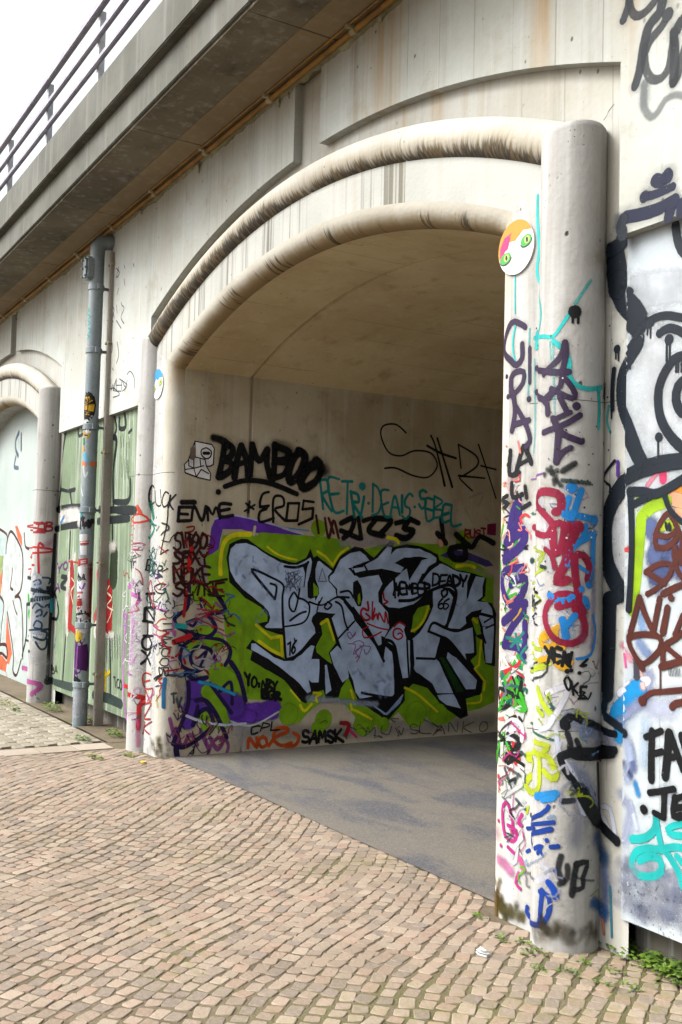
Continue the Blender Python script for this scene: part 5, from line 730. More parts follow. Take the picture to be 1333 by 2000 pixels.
('graffiti_layer','dense overlapping black, red, violet and pink scribbles over the left jamb and reveal','ajl','L',3,[('s','1c1c22',6.0,0.35,0.85,[12821,897,12783,914,12858,933,12891,885,12932,911,13009,872]),('s','d8d8e0',3.9,0.35,0.85,[12967,711,12886,750,12853,749,12960,683]),('s','b8302c',7.4,0.35,0.85,[12780,600,12807,544,12800,518,12846,462]),('s','3a2a6a',5.4,0.35,0.85,[12752,692,12770,714,12820,742]),('s','1d6a60',6.4,0.35,0.85,[12901,1924,12959,1884,12966,1893]),('s','1c1c22',8.8,0.35,0.85,[12855,1848,12797,1885,12776,1889,12777,1926,12849,1948]),('s','e6e6ec',6.2,0.35,0.85,[12975,866,12967,819,13047,806,13014,772,13058,778]),('s','1d6a60',4.3,0.35,0.85,[12785,1637,12805,1586,12798,1595,12828,1616]),('s','e6e6ec',5.7,0.35,0.85,[13005,957,12937,993,12900,945,13048,901]),('s','b8302c',4.9,0.35,0.85,[12966,1013,12830,999,12785,1008]),('s','b8302c',6.4,0.35,0.85,[12766,1145,12819,1140,12900,1092,12965,1083,12824,1048,12759,1046]),('s','3a2a6a',7.9,0.35,0.85,[12816,1261,12834,1285,12856,1227,12780,1208,12780,1214,12844,1224]),('s','1d6a60',6.4,0.35,0.85,[12796,1425,12763,1429,12760,1441]),('s','3a2a6a',7.2,0.35,0.85,[12795,969,12775,953,12851,934,12922,903,12930,862]),('s','1d6a60',8.7,0.35,0.85,[12810,1443,12833,1400,12777,1374,12756,1321,12755,1308,12796,1265]),('s','d8d8e0',8.3,0.35,0.85,[12866,964,12836,914,12830,863,12874,845]),('s','c86ab0',9.0,0.35,0.85,[12912,538,12883,519,12981,473,13038,436]),('s','b8302c',6.3,0.35,0.85,[12787,1697,12814,1717,12881,1753]),('s','c86ab0',7.4,0.35,0.85,[12916,1071,12852,1078,12889,1022,12810,982]),('s','3a2a6a',5.7,0.35,0.85,[12823,591,12865,576,12787,593]),('s','1d6a60',6.9,0.35,0.85,[13051,1350,13107,1329,13098,1274,12944,1260,12987,1210,13104,1233]),('s','d8d8e0',6.5,0.35,0.85,[12878,1731,12901,1748,12963,1692,12997,1637,12864,1619,12934,1561]),('s','3a2a6a',6.8,0.35,0.85,[12940,1480,12826,1507,12955,1479,12828,1497,12958,1520,12992,1512]),('s','1c1c22',6.6,0.35,0.85,[12993,1260,12992,1217,12922,1231,12919,1174]),('s','2a2a30',5.4,0.35,0.85,[12769,709,12739,720,12736,726]),('s','1d6a60',4.0,0.35,0.85,[12872,1279,13022,1287,13032,1236,12905,1228]),('s','e6e6ec',7.2,0.35,0.85,[12809,1332,12812,1305,12779,1258,12783,1224,12812,1261,12773,1245]),('s','b8302c',4.2,0.35,0.85,[12916,1492,12854,1446,12778,1435,12787,1421,12863,1387,12938,1415]),('s','d8d8e0',5.0,0.35,0.85,[12784,1464,12760,1436,12819,1392]),('s','b8302c',7.2,0.35,0.85,[12804,609,12776,607,12821,624,12780,659,12820,641]),('s','2a2a30',4.6,0.35,0.85,[12826,1537,12773,1564,12782,1572,12769,1564,12764,1566,12825,1536]),('s','c86ab0',5.9,0.35,0.85,[12837,1223,12964,1233,12862,1249,12780,1213,12752,1209]),('s','1d6a60',6.4,0.35,0.85,[13100,1907,13084,1943,12964,1929]),('s','1d6a60',4.7,0.35,0.85,[12932,1279,12847,1318,12810,1353]),('s','d8d6e0',8.0,0.4,0.8,[12223,858,12293,804,12295,832]),('s','e2e2ea',9.5,0.4,0.8,[12521,756,12448,724,12398,730,12361,739,12395,719]),('s','d8d6e0',6.4,0.4,0.8,[12548,1314,12567,1354,12645,1381,12717,1329]),('s','17121c',5.9,0.4,0.8,[12341,1340,12273,1320,12285,1317,12355,1351,12414,1359]),('s','e2e2ea',6.6,0.4,0.8,[12274,1233,12313,1266,12350,1291]),('s','4d8fd0',7.6,0.4,0.8,[12694,700,12622,670,12593,666,12520,701,12492,718]),('s','d8d6e0',8.0,0.4,0.8,[12353,1225,12340,1200,12318,1145]),('s','4d8fd0',8.0,0.4,0.8,[12379,1210,12450,1146,12454,1107,12510,1135,12585,1116]),('s','17121c',6.4,0.4,0.8,[12585,1017,12641,1065,12584,1019,12571,962,12536,985,12486,1026]),('s','17121c',4.7,0.4,0.8,[12366,887,12320,932,12262,931,12236,880,12159,908,12124,884]),('s','22164e',4.8,0.4,0.8,[12592,695,12583,640,12565,592]),('s','17121c',5.4,0.4,0.8,[12710,965,12699,973,12678,940,12611,955,12618,911,12665,950]),('s','c06ab0',6.5,0.4,0.8,[12670,804,12727,794,12731,765,12682,705,12656,723]),('s','e2e2ea',4.3,0.4,0.8,[12590,850,12527,892,12482,898,12439,949,12473,892]),('s','22164e',4.2,0.4,0.8,[12714,1238,12683,1259,12632,1266]),('s','e2e2ea',9.3,0.4,0.8,[12695,1221,12668,1239,12735,1201,12728,1250,12803,1284,12831,1235]),('s','c06ab0',4.1,0.4,0.8,[12413,1177,12437,1191,12519,1175,12463,1141]),('s','b3202a',4.5,0.4,0.8,[12458,1219,12413,1221,12425,1234,12435,1259,12420,1291,12495,1264]),('s','22164e',3.5,0.4,0.8,[12479,995,12540,949,12510,976]),('s','4d8fd0',7.8,0.4,0.8,[12256,1174,12263,1202,12208,1219,12204,1181,12155,1190,12099,1146]),('s','17121c',8.3,0.4,0.8,[12261,1297,12288,1332,12333,1340,12403,1345,12360,1364,12287,1323]),('s','22164e',5.4,0.4,0.8,[12478,1010,12500,1061,12498,1045,12551,1051]),('s','c06ab0',9.4,0.4,0.8,[12711,1122,12703,1094,12709,1054,12695,998,12687,1042,12742,1044]),('s','d8d6e0',3.5,0.4,0.8,[12703,806,12738,854,12695,835,12634,777,12646,717]),('s','22164e',8.9,0.4,0.8,[12246,1175,12214,1114,12144,1085]),('s','d8d6e0',9.1,0.4,0.8,[12338,909,12333,856,12375,795,12368,801,12453,810,12506,787]),('s','c06ab0',5.2,0.4,0.8,[12247,906,12313,879,12303,847,12323,795,12372,813]),('s','b3202a',7.0,0.4,0.8,[12392,710,12368,672,12416,718]),('s','c06ab0',5.4,0.4,0.8,[12283,720,12329,717,12313,740,12329,782,12262,794,12277,829]),('s','c06ab0',4.3,0.4,0.8,[12435,945,12466,985,12418,998,12487,939]),('s','d8d6e0',4.4,0.4,0.8,[12466,1288,12439,1232,12484,1203,12426,1199,12495,1228,12554,1269]),('s','17121c',4.2,0.4,0.8,[12414,1266,12359,1224,12321,1168,12241,1146,12161,1186]),('s','4d8fd0',5.8,0.4,0.8,[12695,1195,12701,1168,12663,1209,12679,1198]),('s','4d8fd0',7.9,0.4,0.8,[12659,925,12629,918,12550,859,12620,824]),('s','17121c',4.2,0.4,0.8,[12580,1257,12539,1286,12567,1321,12498,1299,12454,1341]),('s','22164e',5.8,0.4,0.8,[12502,681,12577,686,12620,662,12690,684,12752,680,12677,669]),('s','4d8fd0',6.5,0.4,0.8,[12246,1276,12194,1328,12148,1339,12233,1361]),('s','22164e',8.7,0.4,0.8,[12526,978,12575,938,12656,930,12580,911]),('s','b3202a',8.6,0.4,0.8,[12492,1324,12446,1317,12383,1260,12355,1239,12341,1266,12353,1233]),('s','c06ab0',8.5,0.4,0.8,[12297,1035,12209,997,12142,1031]),('s','4d8fd0',8.2,0.4,0.8,[12494,661,12513,691,12574,702,12655,683]),('s','c06ab0',8.8,0.4,0.8,[12340,1286,12270,1234,12324,1284]),('s','b3202a',4.5,0.4,0.8,[12220,916,12264,861,12189,908,12244,911,12283,875,12304,837]),('s','22164e',7.0,0.4,0.8,[12444,657,12509,636,12530,646,12533,630,12456,651]),('s','b8607a',5.2,0.45,0.8,[12576,173,12611,150,12675,228]),('s','8d4a86',5.5,0.45,0.8,[12589,107,12650,111,12712,131,12734,204]),('s','3a2a3a',4.7,0.45,0.8,[12481,124,12476,91,12412,18,12344,43,12389,-20]),('s','22164e',6.7,0.45,0.8,[12481,92,12494,28,12522,22,12478,74,12499,76]),('s','6a3a86',5.4,0.45,0.8,[12605,211,12662,239,12707,170,12738,204,12701,167]),('s','b8607a',6.3,0.45,0.8,[12289,123,12272,162,12304,105]),('s','8d4a86',4.5,0.45,0.8,[12260,302,12323,268,12317,344,12380,297,12379,239]),('s','22164e',7.4,0.45,0.8,[12419,334,12426,323,12420,292,12390,257,12379,327]),('s','22164e',8.1,0.45,0.8,[12556,180,12507,107,12483,141,12497,171,12505,203]),('s','b8607a',4.9,0.45,0.8,[12545,127,12561,104,12500,129,12485,134]),('s','b8607a',4.4,0.45,0.8,[12204,112,12202,129,12243,67,12290,69,12229,90]),('s','22164e',5.2,0.45,0.8,[12491,161,12429,201,12467,254,12461,292,12487,275]),('s','22164e',4.7,0.45,0.8,[12491,49,12492,17,12547,-27,12523,31]),('s','22164e',7.5,0.45,0.8,[12272,259,12334,190,12350,169]),('s','3a2a3a',6.0,0.45,0.8,[12579,228,12606,261,12626,186]),('s','6a3a86',6.0,0.45,0.8,[12680,367,12638,304,12640,365]),('s','22164e',4.8,0.45,0.8,[12602,379,12633,441,12629,374,12568,377,12621,338]),('s','22164e',6.5,0.45,0.8,[12445,349,12455,385,12446,311,12457,357]),('s','8d4a86',4.6,0.45,0.8,[12247,219,12270,172,12268,228]),('s','b8607a',7.0,0.45,0.8,[12235,184,12174,169,12175,203,12141,239,12144,199]),('s','6a3a86',7.9,0.45,0.8,[12645,312,12578,365,12626,430,12633,412]),('s','6a3a86',7.5,0.45,0.8,[12624,116,12614,153,12636,223,12608,279]),('s','b8607a',4.8,0.45,0.8,[12539,153,12482,183,12503,126,12554,142,12564,69]),('s','6a3a86',5.6,0.45,0.8,[12376,77,12380,129,12315,138]),('s','b8607a',6.9,0.45,0.8,[12293,137,12234,130,12258,102,12219,175]),('s','b8607a',8.6,0.45,0.8,[12381,164,12336,232,12331,235,12386,284]),('s','3a1414',5.3,0.3,1.0,[12423,1784,12366,1766,12385,1747,12432,1775]),('s','a02020',7.7,0.3,1.0,[12634,1870,12562,1889,12550,1926,12617,1916]),('s','3a1414',6.3,0.3,1.0,[12453,1425,12450,1490,12463,1494,12517,1534]),('s','3a1414',4.4,0.3,1.0,[12552,1472,12556,1469,12633,1430,12588,1414]),('s','3a1414',6.1,0.3,1.0,[12398,1372,12450,1428,12479,1480,12503,1533]),('s','3a1414',5.2,0.3,1.0,[12700,1872,12746,1823,12762,1788,12836,1802]),('s','5a1a1a',7.6,0.3,1.0,[12571,1663,12588,1724,12594,1689,12560,1643]),('s','a02020',7.6,0.3,1.0,[12404,1411,12354,1423,12326,1403,12259,1375]),('s','3a1414',7.4,0.3,1.0,[12635,1590,12597,1544,12671,1501,12594,1546]),('s','a02020',8.5,0.3,1.0,[12553,1465,12534,1507,12525,1480,12448,1450]),('s','a02020',5.5,0.3,1.0,[12427,1736,12357,1793,12419,1856,12493,1839]),('s','3a1414',5.3,0.3,1.0,[12506,1427,12532,1366,12547,1380,12535,1318]),('s','5a1a1a',6.0,0.3,1.0,[12600,1464,12671,1458,12714,1436,12701,1488]),('s','3a1414',4.5,0.3,1.0,[12590,1442,12544,1467,12516,1517,12515,1571]),('s','3a1414',8.1,0.3,1.0,[12533,1654,12544,1699,12582,1705,12652,1680]),('s','5a1a1a',8.1,0.3,1.0,[12423,1591,12496,1605,12512,1649,12491,1659]),('s','3a1414',6.9,0.3,1.0,[12593,1852,12620,1808,12623,1868,12544,1845]),('s','a02020',6.2,0.3,1.0,[12409,1745,12414,1694,12409,1692,12478,1689]),('s','a02020',6.9,0.3,1.0,[12634,1511,12563,1561,12637,1582,12710,1544]),('s','3a1414',8.3,0.3,1.0,[12513,1815,12521,1785,12599,1833,12555,1782]),('s','a02020',7.9,0.3,1.0,[12610,1748,12622,1783,12634,1809,12602,1806]),('s','5a1a1a',8.3,0.3,1.0,[12490,1448,12545,1451,12574,1434,12637,1384])]),
('graffiti_layer','dense pink, red and grey scribbles low on the left pillar','apl','L',3,[('s','e8e4ee',6.3,0.5,0.75,[13266,755,14226,690,14241,712,14326,658]),('s','e8e4ee',6.8,0.5,0.75,[14236,1459,14251,1395,14279,1419,14249,1421]),('s','c86ac8',9.1,0.5,0.75,[14266,1107,14348,1135,14368,1102,14269,1078]),('s','c03a3a',6.2,0.5,0.75,[13200,1263,13217,1242,13258,1182,14232,1139]),('s','d8a0d0',4.2,0.5,0.75,[13269,295,13204,316,13225,323,14177,186]),('s','c03a3a',7.7,0.5,0.75,[13231,1556,13187,1535,13160,1482,13151,1425]),('s','c03a3a',6.6,0.5,0.75,[14246,1466,14310,1514,14390,1477,14398,1534]),('s','55555c',3.9,0.5,0.75,[14276,1661,14210,1621,13247,1648,13227,1689]),('s','b890c8',8.1,0.5,0.75,[14193,976,14293,1016,14359,1022,14242,1024]),('s','d8a0d0',7.2,0.5,0.75,[13234,1237,13250,1251,13229,1203,13198,1222]),('s','d8a0d0',5.0,0.5,0.75,[13246,1431,13197,1418,13247,1441,13265,1417]),('s','55555c',6.9,0.5,0.75,[13216,1419,13176,1459,13167,1429,13151,1424]),('s','55555c',8.6,0.5,0.75,[13235,1620,13293,1617,13285,1659,13242,1671]),('s','e8e4ee',7.0,0.5,0.75,[13186,1723,13241,1756,14172,1723,14197,1673]),('s','d8a0d0',5.3,0.5,0.75,[14207,1424,14193,1400,13266,1396,13215,1341]),('s','e8e4ee',5.3,0.5,0.75,[14323,1290,14411,1293,14310,1344,14345,1310]),('s','55555c',7.0,0.5,0.75,[13185,270,13158,279,13135,324,13141,261]),('s','b890c8',4.9,0.5,0.75,[13198,995,13192,957,13151,939,13191,930]),('s','b890c8',8.5,0.5,0.75,[13276,1467,13288,1423,13254,1458,13272,1412]),('s','d8a0d0',7.5,0.5,0.75,[13202,514,13187,534,13146,539,13146,491]),('s','c86ac8',4.2,0.5,0.75,[13208,274,13213,259,13167,277,13147,218]),('s','d8a0d0',8.6,0.5,0.75,[13254,1006,13236,1058,13217,1111,13195,1084]),('s','55555c',6.3,0.5,0.75,[13163,449,13203,449,13163,393,13142,407]),('s','e8e4ee',5.2,0.5,0.75,[13196,745,13161,715,13125,710,13125,685]),('s','d8a0d0',8.0,0.5,0.75,[13183,823,13232,756,13279,739,14200,604]),('s','c86ac8',5.3,0.5,0.75,[13301,689,13275,638,13281,651,14209,586]),('s','e8e4ee',6.1,0.5,0.75,[13203,1371,13228,1395,13183,1359,13150,1400]),('s','e8e4ee',9.2,0.5,0.75,[14240,860,14303,894,14235,943,14246,900]),('s','e8e4ee',8.0,0.5,0.75,[14232,1198,14312,1196,14275,1206,14368,1151]),('s','e8e4ee',8.1,0.5,0.75,[13173,476,13224,488,13225,433,13184,471])]),
('grime','brown and green grime stain round the foot of the left pillar and jamb','ajl','L',4,[('s','4a4228',14.2,1,0.3,[12814,26,12818,74]),('s','4a4228',14.4,1,0.3,[12797,101,12789,168]),('s','6a5c34',16.8,1,0.3,[12712,15,12712,31]),('s','6a5c34',20.8,1,0.3,[12797,80,12795,154]),('s','6a5c34',20.0,1,0.3,[12970,-24,12984,29]),('s','4a4228',28.3,1,0.3,[12865,67,12869,120]),('s','4a4228',14.2,1,0.3,[12730,22,12735,34]),('s','5a4a2c',24.2,1,0.3,[12809,103,12820,157]),('s','6a5c34',27.0,1,0.3,[12783,80,12792,149]),('s','6a5c34',20.1,1,0.3,[12869,-52,12849,-30]),('s','6a5c34',26.3,1,0.3,[12908,-59,12891,-23]),('s','4a4228',17.8,1,0.3,[12717,64,12708,65]),('s','6a5c34',16.9,1,0.3,[12795,5,12800,53]),('s','6a5c34',13.5,1,0.3,[12835,52,12850,106]),('s','6a5c34',19.7,1,0.3,[12780,46,12774,102]),('s','5a4a2c',25.5,1,0.3,[12726,112,12721,179]),('s','5a4a2c',28.2,1,0.3,[12814,25,12805,43]),('s','5a4a2c',20.2,1,0.3,[12892,64,12921,133]),('s','4a4228',29.0,1,0.3,[12834,41,12842,47]),('s','4a4228',18.4,1,0.3,[12866,-43,12850,-32]),('s','4a4228',16.5,1,0.3,[12773,56,12780,105]),('s','6a5c34',18.3,1,0.3,[12761,-10,12770,48]),('s','4a4228',20.2,1,0.3,[12744,-36,12743,-12]),('s','6a5c34',23.2,1,0.3,[12924,-30,12925,-17]),('s','6a5c34',18.5,1,0.3,[12869,100,12896,112]),('s','4a4228',28.7,1,0.3,[12762,-30,12771,-1])]),
('grime','patches of brown grime round the foot of the right pillar','apr','R',4,[('s','4a4030',25.0,1,0.24,[7369,74,7361,107]),('s','3d3a28',25.5,1,0.24,[7662,21,7669,34]),('s','3d3a28',18.1,1,0.24,[7611,71,7601,86]),('s','3d3a28',23.2,1,0.24,[7456,93,7451,99]),('s','5a4c34',22.7,1,0.24,[7509,44,7507,48]),('s','4a4030',21.2,1,0.24,[7561,72,7564,80]),('s','6a5c40',14.5,1,0.24,[7385,63,7376,80]),('s','5a4c34',21.3,1,0.24,[7409,99,7415,115]),('s','4a4030',26.1,1,0.24,[7572,93,7568,128]),('s','3d3a28',25.0,1,0.24,[7609,94,7607,101]),('s','4a4030',22.8,1,0.24,[7414,70,7414,110]),('s','4a4030',22.1,1,0.24,[7507,48,7505,69]),('s','4a4030',23.6,1,0.24,[7566,85,7563,112]),('s','5a4c34',19.9,1,0.24,[7364,54,7367,77]),('s','3d3a28',27.1,1,0.24,[7591,74,7586,88]),('s','3d3a28',14.3,1,0.24,[7473,47,7468,58]),('s','5a4c34',15.7,1,0.24,[7445,72,7436,101]),('s','3d3a28',30.3,1,0.24,[7587,72,7594,83]),('s','5a4c34',24.4,1,0.24,[7534,103,7527,104]),('s','3d3a28',26.0,1,0.24,[7585,83,7587,80]),('s','4a4030',13.6,1,0.24,[7491,45,7495,88]),('s','3d3a28',28.6,1,0.24,[7512,95,7510,94]),('s','4a4030',12.4,1,0.24,[7556,91,7550,105]),('s','6a5c40',21.2,1,0.24,[7540,76,7548,78]),('s','4a4030',22.7,1,0.24,[7530,55,7529,69]),('s','6a5c40',27.7,1,0.24,[7687,62,7673,72]),('s','5a4c34',22.2,1,0.24,[7621,59,7633,90]),('s','6a5c40',14.2,1,0.24,[7459,62,7460,94]),('s','6a5c40',29.8,1,0.24,[7519,69,7524,105]),('s','4a4030',28.7,1,0.24,[7669,35,7666,81]),('s','6a5c40',29.1,1,0.24,[7544,105,7553,113]),('s','4a4030',14.8,1,0.24,[7404,85,7409,126]),('s','6a5c40',17.1,1,0.24,[7635,42,7634,56]),('s','6a5c40',15.5,1,0.24,[7559,93,7564,121]),('s','4a4030',30.1,1,0.24,[7389,62,7371,65]),('s','5a4c34',28.9,1,0.24,[7378,89,7390,101]),('s','6a5c40',17.0,1,0.24,[7428,43,7418,75]),('s','3d3a28',26.6,1,0.24,[7623,78,7631,80]),('s','6a5c40',24.1,1,0.24,[7634,42,7624,88]),('s','6a5c40',19.8,1,0.24,[7577,61,7587,82])]),
('grime','brown green algae stain on the inner foot of the right jamb','ajr','R',4,[('s','5d5a30',29.4,0.9,0.6,[8060,70,8059,53]),('s','5a4a20',27.3,0.9,0.6,[8081,94,8079,56]),('s','5d5a30',17.7,0.9,0.6,[8056,47,8056,31]),('s','6b5420',29.9,0.9,0.6,[8035,34,8035,52]),('s','6b5420',21.6,0.9,0.6,[8086,114,8084,72]),('s','6b5420',18.2,0.9,0.6,[8116,144,8117,156]),('s','5d5a30',25.3,0.9,0.6,[8045,67,8044,42]),('s','5a4a20',22.5,0.9,0.6,[8051,81,8051,97]),('s','6b5420',29.8,0.9,0.6,[8090,36,8090,25]),('s','5a4a20',21.8,0.9,0.6,[8082,106,8080,69]),('s','5d5a30',18.5,0.9,0.6,[8062,168,8062,168]),('s','6b5420',24.0,0.9,0.6,[8078,144,8078,137]),('s','6b5a30',21.6,1,0.5,[7989,67,7989,63]),('s','4a4428',13.4,1,0.5,[8013,72,8013,65]),('s','5d5a30',24.7,1,0.5,[7982,41,7982,40]),('s','4a4428',16.5,1,0.5,[7947,84,7947,72]),('s','4a4428',22.2,1,0.5,[7998,41,7998,42]),('s','6b5a30',26.0,1,0.5,[7976,44,7976,34]),('s','6b5a30',22.9,1,0.5,[7983,72,7983,65]),('s','6b5a30',24.0,1,0.5,[7900,58,7900,45]),('s','4a4428',24.8,1,0.5,[7943,89,7943,91]),('s','4a4428',23.9,1,0.5,[7909,47,7909,48]),('s','5d5a30',21.9,1,0.5,[8025,14,8025,0]),('s','4a4428',25.4,1,0.5,[8007,21,8007,25]),('s','5d5a30',14.2,1,0.5,[8013,-5,8013,-11]),('s','6b5a30',14.4,1,0.5,[8023,55,8023,44]),('s','6b5a30',16.0,1,0.5,[7928,35,7928,29]),('s','5d5a30',24.1,1,0.5,[8024,1,8024,6])]),
